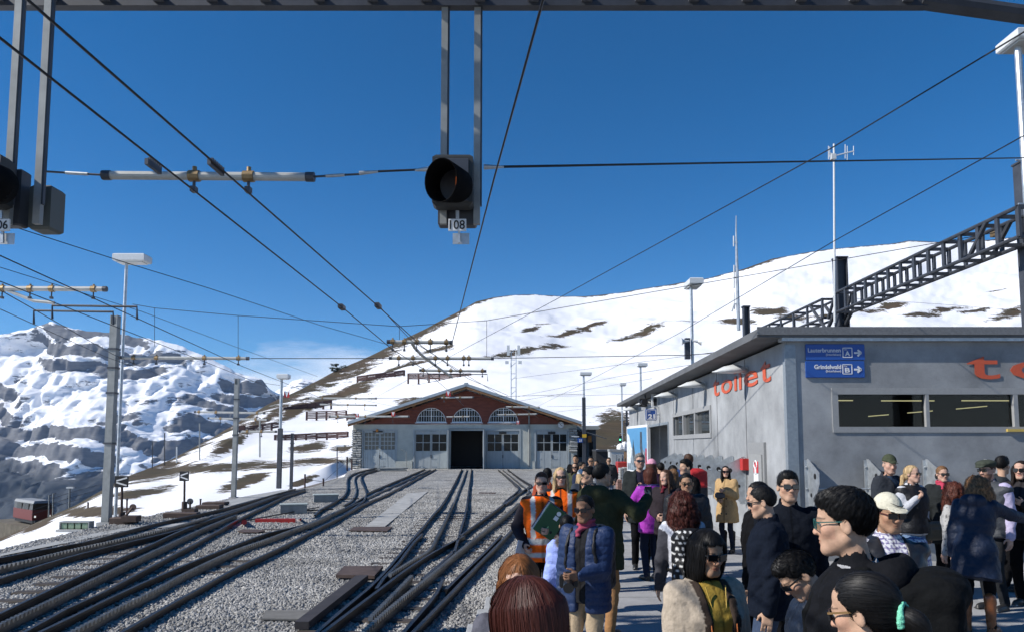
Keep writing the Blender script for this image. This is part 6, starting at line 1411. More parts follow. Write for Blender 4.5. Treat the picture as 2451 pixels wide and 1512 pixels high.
def cap(a, b, ra, rb=None):
    a, b = np.array(a, float), np.array(b, float); rb = ra if rb is None else rb; d = b-a; L2 = float(d @ d)+1e-9; R = max(ra, rb)
    def f(x, y, z):
        t = np.clip(((x-a[0])*d[0]+(y-a[1])*d[1]+(z-a[2])*d[2])/L2, 0, 1).astype(F32)
        return np.sqrt((x-a[0]-t*d[0])**2+(y-a[1]-t*d[1])**2+(z-a[2]-t*d[2])**2)-(ra+(rb-ra)*t)
    return f, np.minimum(a, b)-R, np.maximum(a, b)+R
def ell(c, r, R=None):
    c = np.array(c, float); r = np.array(r, float); m = r.max() if R is not None else r
    def f(x, y, z):
        x, y, z = x-c[0], y-c[1], z-c[2]
        if R is not None: x, y, z = (R[0][0]*x+R[1][0]*y+R[2][0]*z, R[0][1]*x+R[1][1]*y+R[2][1]*z, R[0][2]*x+R[1][2]*y+R[2][2]*z)
        k0 = np.sqrt((x/r[0])**2+(y/r[1])**2+(z/r[2])**2); k1 = np.sqrt((x/r[0]**2)**2+(y/r[1]**2)**2+(z/r[2]**2)**2)+1e-6
        return k0*(k0-1)/k1
    return f, c-m, c+m
def rbox(c, hf, rd=.01, R=None):
    c = np.array(c, float); hf = np.array(hf, float); m = np.linalg.norm(hf) if R is not None else hf
    def f(x, y, z):
        x, y, z = x-c[0], y-c[1], z-c[2]
        if R is not None: x, y, z = (R[0][0]*x+R[1][0]*y+R[2][0]*z, R[0][1]*x+R[1][1]*y+R[2][1]*z, R[0][2]*x+R[1][2]*y+R[2][2]*z)
        qx, qy, qz = np.abs(x)-hf[0]+rd, np.abs(y)-hf[1]+rd, np.abs(z)-hf[2]+rd
        return np.sqrt(np.maximum(qx, 0)**2+np.maximum(qy, 0)**2+np.maximum(qz, 0)**2)+np.minimum(np.maximum(qx, np.maximum(qy, qz)), 0)-rd
    return f, c-m, c+m
def loft(sec, pw=2.4):
    """sections (z, half width, half depth, middle y): a trunk"""
    s = np.array(sorted(sec), float); zs, A, B, Y = s[:, 0], s[:, 1], s[:, 2], s[:, 3]
    def f(x, y, z):
        a = np.interp(z, zs, A); b = np.interp(z, zs, B); yc = np.interp(z, zs, Y)
        q = ((np.abs(x)/a)**pw+(np.abs(y-yc)/b)**pw)**(1/pw); d = (q-1)*np.minimum(a, b)
        return np.maximum(d, np.maximum(zs[0]-z, z-zs[-1]))
    return f, (-A.max(), (Y-B).min(), zs[0]), (A.max(), (Y+B).max(), zs[-1])
def wr(x, y, z, seed=0, fr=1.0):
    """cloth folds"""
    a = np.sin(z*24*fr+2.6*np.sin(x*9*fr+seed)+2.2*np.sin(y*11*fr+seed*2)); b = np.sin((x+y*.7)*25*fr+2.4*np.sin(z*11*fr+seed*3)+z*14*fr); c = np.sin(x*71+z*53+1.5*np.sin(y*40+seed))
    return .9*((1-np.abs(a))**2-.35)+.8*((1-np.abs(b))**2-.35)+.25*c
# ------------------------------------------------------------------ head and hand patterns
def head_template(h, fem):
    j = .93 if fem else 1.0
    v = Vol((-.11, -.15, -.26), (.11, .15, .14), h)
    v.add(ell((0, -.018, .030), (.076, .096, .087))).add(ell((0, .028, -.040), (.060*j, .066, .076)), .03)
    v.add(cap((0, -.02, -.07), (0, -.045, -.26), .052*j, .056*j), .03)
    v.add(cap((-.016*j, .071, -.099), (.016*j, .071, -.099), .0195), .025); v.add(ell((0, .030, .052), (.056, .056, .046)), .03)
    for s in (-1, 1):
        v.add(cap((s*.052*j, -.005, -.055), (s*.020, .06, -.098), .016), .03); v.add(ell((s*.043*j, .058, -.022), (.022, .022, .020)), .025)
        v.cut(ell((s*.031, .100, .002), (.020, .018, .012)), .016); v.add(ell((s*.031, .0765, .001), (.0125, .0125, .0115)), .002)
        R = Matrix.Rotation(math.radians(s*12), 3, 'Z') @ Matrix.Rotation(math.radians(-14), 3, 'X'); R = np.array(R)
        v.add(ell((s*.080, -.012, -.008), (.009, .020, .031), R), .008); v.cut(ell((s*.090, -.006, -.004), (.006, .010, .016), R), .006)
        v.add(ell((s*.0115, .101, -.034), (.009, .011, .008)), .008)
    v.add(cap((-.034, .082, .021), (.034, .082, .021), .0092 if not fem else .0075), .02); v.add(cap((0, .088, .010), (0, .1045, -.030), .007, .0105), .014)
    v.add(ell((0, .0885, -.060), (.021, .009, .006)), .008).add(ell((0, .0875, -.070), (.018, .009, .007)), .008); v.cut(ell((0, .099, -.0648), (.022, .010, .0018)), .003)
    V, Fq = v.mesh(); x, y, z = V.T
    reg = np.zeros(len(V), int)                                              # 1 lips 2 eye white 3 iris 4 brow 5 blush
    reg[(np.abs(x) < .045) & (y > .05) & (np.abs(z-.0) < .03)] = 0
    lip = ((x/.024)**2+((z+.065)/.0125)**2 < 1) & (y > .085); reg[lip] = 1
    for s in (-1, 1):
        e = ((x-s*.031)/.0125)**2+((z-.001)/.0062)**2 < 1; reg[e & (y > .07)] = 2; ii = ((x-s*.031)/.0058)**2+((z-.001)/.006)**2 < 1; reg[ii & (y > .07)] = 3
        b = (np.abs(x-s*.033) < .020) & (np.abs(z-.0225-.002*np.cos((x-s*.033)*60)) < .0042*(1.15-np.abs(x-s*.033)/.026)) & (y > .06); reg[b] = 4
    return V, Fq, reg
def hand_template(h, grip):
    v = Vol((-.10, -.08, -.22), (.05, .11, .04), h)
    v.add(cap((0, 0, .03), (0, 0, -.02), .026, .026)); v.add(rbox((0, .002, -.052), (.014, .040, .046), .013), .02)
    c = 1.15 if grip else .35
    for k, (yy, l) in enumerate(((.032, .072), (.011, .080), (-.011, .075), (-.031, .060))):
        p = np.array([0, yy, -.092]); a = .12
        for j in range(3):
            a += c*(.75 if j else .6); d = np.array([-math.sin(a), yy*.25, -math.cos(a)])*l*(.45, .32, .25)[j]; v.add(cap(p, p+d, .0092-.0008*j, .0088-.0008*j), .004); p = p+d
    a0 = np.array([-.006, .030, -.022]); a1 = a0+np.array([-.018, .030, -.030]); a2 = a1+np.array([-.020 if grip else -.008, .006, -.032])
    v.add(cap(a0, a1, .014, .011), .012).add(cap(a1, a2, .0105, .0085), .004)
    return v.mesh()
_HT, _HD = {}, {}
def head_t(d, fem):
    k = (.0050 if d < 4 else .0072 if d < 9.5 else .011, fem)
    if k not in _HT: _HT[k] = head_template(*k)
    return _HT[k]
def hand_t(d, grip):
    k = (.0060 if d < 5 else .0090, grip)
    if k not in _HD: _HD[k] = hand_template(*k)
    return _HD[k]
# ------------------------------------------------------------------ materials for people
SKINM = mat('skin', (.4, .25, .18), .6, attr=True, noise=.10, nscale=70, spec=.28, bump=.12, bscale=300)
CLOTH = mat('cloth', (.1, .1, .1), .9, attr=True, noise=.14, nscale=40, bump=.45, bscale=26, spec=.1)
SHELL = mat('shell_fabric', (.1, .1, .1), .55, attr=True, noise=.12, nscale=30, bump=.40, bscale=38, spec=.3)
LEATH = mat('leather', (.1, .1, .1), .42, attr=True, noise=.2, nscale=25, bump=.1, bscale=60, spec=.5)
HAIRM = mat('hair', (.02, .02, .02), .62, attr=True, noise=.35, nscale=160, stretch=(1, 1, .12), spec=.22, bump=.25, bscale=260)
STRAND = mat('hair_strands', (.02, .02, .02), .5, attr=True, spec=.28)
LENS = mat('sunglass_lens', (.006, .006, .008), .08, spec=.7)
KNIT = mat('knit', (.3, .3, .3), .95, attr=True, noise=.25, nscale=160, bump=.4, bscale=150, spec=.1)
BLK = (.0055, .0055, .0065); NAVY = (.008, .012, .028); CHAR = (.020, .022, .025)
SK = {'l': (.50, .315, .235), 'a': (.47, .295, .20), 't': (.36, .21, .13), 'd': (.215, .115, .070)}
HC = {'black': (.0050, .0046, .0046), 'dark': (.016, .010, .008), 'brown': (.060, .030, .018), 'auburn': (.070, .020, .012), 'redbrown': (.050, .013, .009), 'ginger': (.21, .080, .026), 'blond': (.42, .30, .16), 'grey': (.16, .15, .14), 'curly_gold': (.16, .085, .04)}
def hairline(y, back, side):
    return np.interp(y, [-.2, -.055, -.030, .012, .022, .045, .062, .2], [back, back, side-.02, side, .030, .046, .064, .070])
def make_hair(kind, h, seed):
    """hair as a solid in the head's own frame"""
    if kind in ('short', 'spiky', 'receding', 'neat'):
        t = {'short': .006, 'spiky': .013, 'receding': .003, 'neat': .010}[kind]; sdt = {'spiky': .005}.get(kind, .003)
        v = Vol((-.13, -.16, -.14), (.13, .14, .17), h); v.add(ell((0, -.019, .031), (.0775+sdt, .0975+sdt, .088+sdt))); v.add(ell((0, -.010, .058), (.070+t*.5, .088+t*.6, .066+t)), .02)
        if kind in ('spiky', 'neat'): v.add(ell((0, .040, .092), (.050, .050, .026+t*.4)), .03)
        up = .014 if kind == 'receding' else 0
        def line(x, y, z):
            ear = np.exp(-((y+.012)/.020)**2)*.030
            return np.interp(y, [-.2, -.062, -.040, .012, .024, .045, .062, .2], [-.086, -.080, -.030, -.012, .026, .046, .064, .072])+ear*0.9+up+np.where(y > .02, -np.abs(x)*.14, 0)+.004*np.sin(x*190+y*90)-z+0*x
        v.all(line); amp = .0016 if kind != 'spiky' else .0035
        v.near(lambda x, y, z: amp*(fbm(x*170, y*120, z*120, 2)*2.0))
    elif kind == 'bob':
        v = Vol((-.17, -.18, -.20), (.17, .17, .17), h)
        v.add(ell((0, -.018, .030), (.094, .112, .105))); v.add(loft([(-.165, .092, .085, -.035), (-.10, .112, .105, -.028), (-.02, .106, .112, -.02), (.05, .092, .108, -.018)], 2.1), .04)
        v.cut((lambda x, y, z: np.maximum(np.maximum(np.abs(x)-(.058-np.maximum(-z, 0)*.08), .030-y), z-.060), (-.2, 0, -.3), (.2, .3, .1)), .02)
        v.near(lambda x, y, z: .0007*np.sin(np.arctan2(x, y+.02)*30+np.sin(z*24+seed)*1.5)+.004*fbm(x*26, y*26, z*7, 2))
    elif kind in ('long', 'pony'):
        v = Vol((-.16, -.24, -.46), (.16, .16, .16), h); v.add(ell((0, -.019, .032), (.087, .107, .098)))
        if kind == 'long':
            v.add(loft([(-.40, .07, .03, -.075), (-.28, .10, .05, -.07), (-.15, .110, .075, -.055), (-.03, .100, .10, -.025), (.04, .088, .10, -.02)], 2.2), .04)
            for s in (-1, 1): v.add(cap((s*.085, .03, .0), (s*.088, .05, -.17), .022, .018), .03); v.add(cap((s*.088, .05, -.17), (s*.075, .06, -.28), .02, .012), .02)
        else:
            v.add(ell((0, -.06, -.03), (.07, .055, .06)), .03); v.all(lambda x, y, z: np.where(y > -.12, hairline(y, -.10, -.012), -.5)-z+0*x)
            v.add(cap((0, -.105, -.015), (0, -.150, -.045), .030, .032), .02); v.add(cap((0, -.150, -.045), (0.01, -.165, -.15), .036, .032), .02); v.add(cap((.01, -.165, -.15), (.02, -.14, -.27), .03, .012), .02)
        v.cut((lambda x, y, z: np.maximum(np.maximum(np.abs(x)-(.060-.15*np.maximum(z-.01, 0)), .028-y), z-.070), (-.2, 0, -.5), (.2, .3, .1)), .015)
        v.near(lambda x, y, z: .0016*np.sin(np.arctan2(x, y+.02)*28+np.sin(z*19+seed)*1.6)+(.005 if kind == 'long' else .002)*fbm(x*28, y*28, z*9, 2))
    elif kind == 'curly':
        v = Vol((-.24, -.26, -.46), (.24, .18, .19), h); v.add(ell((0, -.03, .03), (.125, .125, .12)))
        v.add(ell((0, -.07, -.10), (.165, .115, .15)), .06); v.add(ell((0, -.085, -.24), (.165, .095, .15)), .06)
        v.cut((lambda x, y, z: np.maximum(np.maximum(np.abs(x)-.062, .035-y), z-.066), (-.2, 0, -.5), (.2, .3, .1)), .02)
        v.near(lambda x, y, z: .022*fbm(x*34, y*34, z*26, 2)+.008*np.sin(z*130+x*90+seed)*np.sin(x*120+y*100), .04)
    elif kind == 'braid':
        v = Vol((-.13, -.20, -.32), (.13, .14, .16), h); v.add(ell((0, -.019, .032), (.083, .104, .094))); v.all(lambda x, y, z: hairline(y, -.10, -.012)-z+0*x)
        for k in range(7): v.add(ell((.03*math.sin(k*2.2)*.4-.05, -.115, -.03-k*.038), (.026, .024, .028)), .01)
        v.near(lambda x, y, z: .003*fbm(x*80, y*80, z*40, 2))
    return v, v.mesh()
def vnormals(V, Fq):
    n = np.cross(V[Fq[:, 2]]-V[Fq[:, 0]], V[Fq[:, 3]]-V[Fq[:, 1]]); N = np.zeros_like(V)
    for k in range(4): np.add.at(N, Fq[:, k], n)
    return N/(np.linalg.norm(N, axis=1)[:, None]+1e-12)
class XYZ:
    def __init__(s, P): s.x, s.y, s.z = P[:, 0], P[:, 1], P[:, 2]
def strands(vol, V, Fq, col, count, seg, step, width, flow, seed, curl=0.0, lift=.003, fly=.15, tip=0.0, var=.5):
    """thin ribbons lying along the hair"""
    count = int(count*.5); width *= 1.45
    if seg > 8: step *= seg/8.; seg = 8
    rg = np.random.default_rng(seed); D = np.clip(vol.D, -.06, .06); G = np.gradient(D, vol.h)
    def samp(A, P):
        q = np.clip((P-vol.lo)/vol.h, 0, np.array(D.shape)-1.001); i = q.astype(int); f = q-i; r = 0
        for a in (0, 1):
            for b in (0, 1):
                for c in (0, 1): r = r+(f[:, 0] if a else 1-f[:, 0])*(f[:, 1] if b else 1-f[:, 1])*(f[:, 2] if c else 1-f[:, 2])*A[i[:, 0]+a, i[:, 1]+b, i[:, 2]+c]
        return r
    used = np.unique(Fq); P = V[used[rg.integers(0, len(used), count)]]+rg.normal(0, vol.h*.5, (count, 3)); one = lambda lo, hi: rg.uniform(lo, hi, count)[:, None]
    tone = one(1-var, 1+var*1.2); l = lift*one(.2, 1.3)*np.where(rg.random((count, 1)) < fly*.3, 3.0, 1.0); w = width*one(.6, 1.3); ph = one(0, 6.28); fr = one(.7, 1.4); rows = []; cols = []
    for k in range(seg):
        for _ in range(2):
            n = np.stack([samp(g, P) for g in G], 1); m = np.linalg.norm(n, axis=1)[:, None]+1e-6; P = P-n/m*np.clip(samp(D, P)[:, None]/np.maximum(m, .4), -.03, .03)
        n = n/m; d = np.stack([np.broadcast_to(np.asarray(q, float), (count,)) for q in flow(XYZ(P))], 1); d = d-n*(d*n).sum(1)[:, None]; d /= np.linalg.norm(d, axis=1)[:, None]+1e-6; sd = np.cross(d, n)
        Q = P+n*(l+tip*k/seg+(curl*.5*(np.sin(ph+k*1.5*fr)+1) if curl else 0))+(sd*curl*np.cos(ph+k*1.5*fr) if curl else 0); ww = w*(1-.75*k/seg)
        rows.append(np.stack([Q-sd*ww+n*.0004, Q+sd*ww], 1)); cols.append(np.repeat(np.clip(np.array(col)[None]*tone*(1+.25*k/seg), 0, 1)[:, None], 2, 1)); P = P+d*step
    A = np.stack(rows, 1); C = np.stack(cols, 1); base_ = np.arange(count)[:, None]*(2*seg)+2*np.arange(seg-1)[None]; F = np.stack([base_, base_+1, base_+3, base_+2], -1).reshape(-1, 4)
    return A.reshape(-1, 3), F, C.reshape(-1, 3)
# ------------------------------------------------------------------ the builder
PG = 'people waiting on the platform'
def m4(R, t): M = np.eye(4); M[:3, :3] = np.array(R); M[:3, 3] = t; return M
def ap(M, V): return V @ M[:3, :3].T+M[:3, 3]
def rot(ax, deg): return np.array(Matrix.Rotation(math.radians(deg), 3, ax))
def ik(sh, w, l1, l2, pole):
    sh, w = np.array(sh, float), np.array(w, float); d = w-sh; L = np.linalg.norm(d); mx = (l1+l2)*.995
    if L > mx: w = sh+d/L*mx; d = w-sh; L = mx
    d /= L; a = (l1*l1-l2*l2+L*L)/(2*L); hgt = math.sqrt(max(l1*l1-a*a, 0)); p = np.array(pole, float); p = p-d*(p @ d); p /= np.linalg.norm(p)+1e-9
    return sh+d*a+p*hgt, w
ARM = {'down': (.235, .03, .86), 'back': (.22, -.05, .88), 'pocket': (.205, .10, .93), 'belly': (.06, .24, 1.08), 'chest': (.07, .25, 1.24), 'phone': (.10, .36, 1.36), 'phone_up': (.16, .40, 1.52), 'strap': (.10, .17, 1.33), 'folded': (-.04, .21, 1.17), 'hip': (.22, .06, .99)}
def person(x, ytop, d, face, label, sex='m', skin='a', hair=('short', 'black'), top=None, legs=None, arms=('down', 'down'), look=(0, 0, 0), lean=0, glasses=None, hat=None, vest=None, scarf=None, bulk=0.0, stance=.10, feet=None, strand=None, grip=(False, False), poles=None, beard=None, hadd=0.016, inner=None, headband=None, scale_w=1.0):
    fem = sex == 'f'; rg = np.random.default_rng(int(x*7+ytop)); sd = float(rg.uniform(0, 6)); qd = (top or {}).get('qd', .0062)
    ptop = at(x, ytop, d); Hn = ptop.z-PLAT_Z-hadd
    leanR = rot('X', -lean)
    S = 1.0
    S = Hn/(.95+(leanR @ np.array([0, .03, .80]))[2])
    T = m4(leanR, 0); T[:3, 3] = np.array([0, 0, .95*S])-leanR @ np.array([0, 0, .95*S])
    hr = math.radians(face); Rz = np.array([[math.cos(hr), -math.sin(hr)], [math.sin(hr), math.cos(hr)]])
    hoff = ap(T, np.array([[0, .02*S, 1.66*S]]))[0]; o2 = Rz @ hoff[:2]
    t = thing('person', label, 'person', (ptop.x-o2[0], d-o2[1], PLAT_Z), hr, PG)
    px = d/736.0; hc = float(np.clip(px*1.5, .0095, .023)); hcoarse = max(hc, .016)
    P = {}
    sw = (.158 if fem else .178)*scale_w
    def put(name, V, Fq, m_, col, parent=t, M=None, smooth=True):
        if len(V) == 0: return None
        if M is not None: V = ap(M, V)
        o = link(name, np_mesh(name, V, Fq, smooth, col), m_, parent, world=False); return o
    def flat_c(V, c): return np.repeat(np.array(c, float)[None], len(V), 0)
    # arms (in the frame of the trunk)
    W = {}
    for side, s, a in (('L', -1, arms[0]), ('R', 1, arms[1])):
        tgt = ARM[a] if isinstance(a, str) else a
        tgt = np.array([s*tgt[0], tgt[1], tgt[2]])*S; sh = np.array([s*sw, -.005, 1.425])*S
        pole = (poles or {}).get(side, (s*.6, -.75, -.5)); e, w = ik(sh, tgt, .295*S, .265*S, pole); W[side] = (sh, e, w)
    # legs
    st = stance/2+.03
    ft = feet or ((-st, .0, 8), (st, .02, -8)); LG = []
    for s, (fx, fy, fa) in zip((-1, 1), ft):
        hp = np.array([s*.088, 0, .93])*S; an = np.array([fx*S*1.1, fy*S-.03*S, .085*S]); k, an = ik(hp, an, .435*S, .43*S, (0, 1, 0.05)); LG.append((hp, k, an, fa))
    # ---- skin: one body
    hp = m4(rot('Z', look[0]) @ rot('X', look[1]) @ rot('Y', look[2]), 0); hs = S*(1.0 if not fem else .965)*.955
    hp = m4(hp[:3, :3]*hs, np.array([0, .035, 1.641])*S); hp[:3, 3] += hp[:3, :3] @ np.array([0, .0, 0]); HM = T @ hp
    hV, hF, reg = head_t(d, fem); sk = np.array(SK[skin]); hcol = np.array(HC[hair[1]]) if hair else np.array([.02, .015, .012])
    c = flat_c(hV, sk); lipc = sk*np.array([.92, .62, .62]) if fem else sk*np.array([.88, .76, .75]); c[reg == 1] = lipc; c[reg == 2] = (.55, .53, .50); c[reg == 3] = (.02, .012, .01); c[reg == 4] = sk*.55*.6+.4*np.minimum(hcol+.01, sk)
    chk = (hV[:, 1] > .03) & (np.abs(hV[:, 2]+.03) < .025); c[chk & (reg == 0)] *= np.array([1.02, .93, .93])
    if beard: c[(hV[:, 2] < -.045) & (hV[:, 1] > .01) & (hV[:, 2] > -.125) & (reg == 0)] = sk*np.array(beard)
    c *= (1+.13*fbm(hV[:, 0]*38, hV[:, 1]*38, hV[:, 2]*38, 4, .7))[:, None]; c[(hV[:, 2] < -.05) & (hV[:, 1] > .02) & (reg == 0)] *= (np.array([.95, .94, .95]) if not fem else 1.0)
    VV, FF, CC = [ap(HM, hV)], [hF], [c]; n0 = len(hV)
    bv = Vol(np.array([-.75, -.45, -.02])*S, np.array([.75, .75, 1.62])*S, .032)
    bv.add(loft([(z*S, a*S, b*S, y*S) for z, a, b, y in ((.84, .13, .09, 0), (.95, .145, .10, 0), (1.10, .125, .09, 0), (1.32, .155, .10, 0), (1.45, .12, .07, -.01), (1.52, .05, .05, -.02))]))
    for side in 'LR': sh, e, w = W[side]; bv.add(cap(sh, e, .042*S, .036*S), .03).add(cap(e, w, .034*S, .024*S), .02)
    bV, bF = bv.mesh(); VV.append(ap(T, bV)); FF.append(bF+n0); CC.append(flat_c(bV, sk)); n0 += len(bV)
    lv = Vol(np.array([-.5, -.5, -.02])*S, np.array([.5, .6, 1.05])*S, .032)
    for h_, k, a, fa in LG: lv.add(cap(h_, k, .066*S, .046*S), .02).add(cap(k, a, .044*S, .034*S), .02)
    bV, bF = lv.mesh(); VV.append(bV); FF.append(bF+n0); CC.append(flat_c(bV, sk)); n0 += len(bV)
    for side, s in (('L', -1), ('R', 1)):
        sh, e, w = W[side]; gV, gF = hand_t(d, grip[0 if s < 0 else 1]); gV = gV.copy()
        if s < 0: gV[:, 0] *= -1; gF = gF[:, ::-1]
        dz = -(w-e)/np.linalg.norm(w-e); yy = np.array([0, .35, 1.0]) if abs(dz[2]) < .6 else np.array([0, 1.0, 0.2]); yy = yy-dz*(yy @ dz); yy /= np.linalg.norm(yy); xx = np.cross(yy, dz)
        M = T @ m4(np.stack([xx, yy, dz], 1)*S*(1.0 if not fem else .92), w); P['hand'+side] = M; VV.append(ap(M, gV)); FF.append(gF+n0); CC.append(flat_c(gV, sk*.97)); n0 += len(gV)
    put('body', np.concatenate(VV), np.concatenate(FF), SKINM, np.concatenate(CC))
    # ---- legs and shoes
    lg = dict(col=NAVY, r=1.0, shoe=(.02, .02, .02), boots=None, mat=CLOTH); lg.update(legs or {})
    v = Vol(np.array([-.42, -.45, .0])*S, np.array([.42, .55, 1.12])*S, max(hc*1.5, .014)); q = lg['r']
    v.add(ell((0, -.005*S, .95*S), np.array([.165, .115, .13])*S*q))
    for h_, k, a, fa in LG: v.add(cap(h_, k, .086*S*q, .064*S*q), .03).add(cap(k, a+np.array([0, 0, .0]), .063*S*q, .054*S*q if not lg['boots'] else .046*S), .025)
    v.near(lambda x, y, z: .005*wr(x, y, z, sd)*np.where(z < .6*S, 1.4, .7)); V, Fq = v.mesh(); put('trousers', V, Fq, lg['mat'], flat_c(V, lg['col']))
    for h_, k, a, fa in LG:
        R = rot('Z', fa); v = Vol((-.12, -.14, -.005), (.12, .24, .48*S), max(hc*.95, .010)); bt = lg['boots']
        v.add(ell((0, .055, .040), (.044, .125, .042))).add(rbox((0, .055, .014), (.043, .132, .014), .012), .01).add(cap((0, -.03, .06), (0, -.03, .11 if not bt else .40*S), .043, .046 if not bt else .060), .03)
        if bt: v.near(lambda x, y, z: .004*wr(x, y, z, sd, 1.6))
        V, Fq = v.mesh(); V = V @ R.T+np.array([a[0], a[1]+.03, 0]); cc = flat_c(V, bt or lg['shoe']); cc[V[:, 2] < .022] = (.03, .03, .03) if not lg.get('sole') else lg['sole']
        put('boot' if bt else 'shoe', V, Fq, LEATH, cc)
    # ---- upper garment
    tp = dict(col=CHAR, hem=.80, bulk=.0, quilt=0, open=0, collar=.05, hood=0, sleeve=None, pat=None, mat=CLOTH, fold=.006, flare=0, sleeves=True, fur=None, name='jacket', cuff=0.0, collar_col=None); tp.update(top or {})
    def trunk(b, hem, flare=0, top_z=1.495):
        f = .90 if fem else 1.0; wst = .88 if fem else 1.0
        sec = [(hem, .192*f+flare, .138+flare*.7, 0), (.95, .188*f+flare*.4, .136+flare*.3, -.002), (1.08, .178*f*wst, .128, 0), (1.20, .186*f, .134+(.012 if fem else 0), .004), (1.32, .196*f, .134+(.014 if fem else 0), .004), (1.41, .186*f, .112, -.006), (1.46, .118*f, .085, -.012), (top_z, .066, .060, -.014)]
        sec = [s_ for s_ in sec if s_[0] > hem+.03 or s_[0] == hem]
        return loft([(z*S, (a*scale_w+b)*S, (c_+b)*S, y*S) for z, a, c_, y in sec], 2.5)
    def garment(name, g, sleeves, extra=0.0):
        b = g['bulk']+bulk+extra; lo = np.array([-.80, -.42, min(g['hem'], .8)-.03])*S; hi = np.array([.80, .80, 1.66])*S
        pts = np.array([W['L'][1], W['L'][2], W['R'][1], W['R'][2]]) if sleeves else np.zeros((1, 3)); lo[0] = min(-.30*S, pts[:, 0].min()-.12); hi[0] = max(.30*S, pts[:, 0].max()+.12); hi[1] = max(.26*S, pts[:, 1].max()+.12); lo[1] = min(-.28*S, pts[:, 1].min()-.12); hi[2] = max(1.62*S, pts[:, 2].max()+.12); lo[2] = min(lo[2], pts[:, 2].min()-.1)
        v = Vol(lo, hi, hc); v.add(trunk(b, g['hem'], g['flare']))
        if sleeves:
            for side in 'LR':
                sh, e, w = W[side]; r = b*.55; wt = w-(w-e)*g['cuff']; v.add(cap(sh, e, (.064+r)*S, (.053+r)*S), .045).add(cap(e, wt, (.053+r)*S, (.041+r*.8)*S), .02)
        else:
            for side in 'LR': sh = W[side][0]; v.add(ell(sh-np.array([0, 0, .01])*S, np.array([.062+b*.6, .07+b*.6, .07])*S), .03)
        if g['quilt']:
            sp = g['quilt']*S; v.near(lambda x, y, z: qd*np.exp(-((np.mod(z+.003*np.sin(x*22+y*17), sp)-sp/2)/(sp*.12))**2), .05)
        v.near(lambda x, y, z: g['fold']*wr(x, y, z, sd, 1.0)+g['fold']*.8*wr(y, x, z, sd*1.7, .45))
        if g['collar']: v.add(cap((0, -.020*S, 1.455*S), (0, -.012*S, (1.470+g['collar']*.75)*S), .080*S, .070*S), .012); v.cut(cap((0, -.01*S, 1.51*S), (0, .03*S, 1.75*S), .057*S, .085*S), .008)
        if g['hood']: v.add(ell((0, -.125*S, 1.46*S), np.array([.135, .075, .085])*S*g['hood']), .03); v.cut(ell((0, -.095*S, 1.56*S), np.array([.085, .06, .07])*S), .02)
        if g['open']:
            wo = g['open']; z0 = g.get('open_from', g['hem']-.1)
            v.cut((lambda x, y, z: np.maximum(np.maximum(np.abs(x)-(wo*S+.03*np.maximum(z-1.2*S, 0)), .045*S-y), z0*S-z), (-.2*S, 0, z0*S), (.2*S, .4*S, 1.7*S)), .02)
        V, Fq = v.mesh(); cc = flat_c(V, g['col'])
        if sleeves and g['sleeve'] is not None:
            dd = np.full(len(V), 9.)
            for side in 'LR':
                sh, e, w = W[side]
                for a_, b_, r_ in ((sh+(e-sh)*.22, e, .08+b*.5), (e, w, .075+b*.5)): dd = np.minimum(dd, cap(a_, b_, r_*S)[0](V[:, 0], V[:, 1], V[:, 2]))
            cc[dd < 0] = g['sleeve']
        if g.get('pat'): cc = g['pat'](V/S, cc)
        if g['collar_col'] is not None: cc[V[:, 2] > 1.475*S] = g['collar_col']
        if not g['open'] and g['mat'] is not KNIT: cc[(np.abs(V[:, 0]) < max(.005, hc*.55)) & (V[:, 1] > .03) & (V[:, 2] < 1.6*S)] *= .5
        cc = cc*(1+.06*fbm(V[:, 0]*9, V[:, 1]*9, V[:, 2]*9, 2))[:, None]
        return put(name, V, Fq, g['mat'], cc, M=T)
    if tp['open'] or inner:
        ig = dict(tp); ig.update(dict(col=(inner or {}).get('col', (.1, .1, .1)), hem=max(tp['hem'], .84), bulk=tp['bulk']-.014, quilt=0, open=0, hood=0, fur=None, flare=0, pat=(inner or {}).get('pat'), mat=CLOTH, sleeve=None, collar=(inner or {}).get('collar', .02), collar_col=None, fold=.004)); garment('shirt', ig, False)
    garment(tp['name'], tp, tp['sleeves'])
    if vest:
        vg = dict(tp); vg.update(dict(bulk=tp['bulk']+.014, sleeve=None, collar=0, hood=0, quilt=0, open=0, pat=None, fold=.004, hem=.86, flare=0, mat=SHELL)); vg.update(vest); garment('vest', vg, False)
    if tp['fur'] is not None:
        rgf = np.random.default_rng(5); PV, PF, PC = [], [], []
        for k in range(2600):
            a = rgf.uniform(0, 6.28); r = .125; p = np.array([math.cos(a)*r*1.05, -.10+math.sin(a)*.075, 1.475+.035*math.sin(a)+rgf.uniform(-.02, .02)])*S+rgf.normal(0, .010, 3); dr = np.array([math.cos(a), math.sin(a)*.8-.2, rgf.uniform(-.5, .7)])+rgf.normal(0, .35, 3); dr /= np.linalg.norm(dr); l = rgf.uniform(.03, .06); sdv = np.cross(dr, rgf.normal(0, 1, 3)); sdv /= np.linalg.norm(sdv); n_ = len(PV); PV += list(np.array([p-sdv*.002, p+sdv*.002, p+dr*l+sdv*.0004, p+dr*l-sdv*.0004])); PF.append((n_, n_+1, n_+2, n_+3)); PC += [np.array(tp['fur'])*rgf.uniform(.4, 1.5)]*4
        put('fur_trim', np.array(PV), np.array(PF), HAIRM, np.array(PC), M=T, smooth=False)
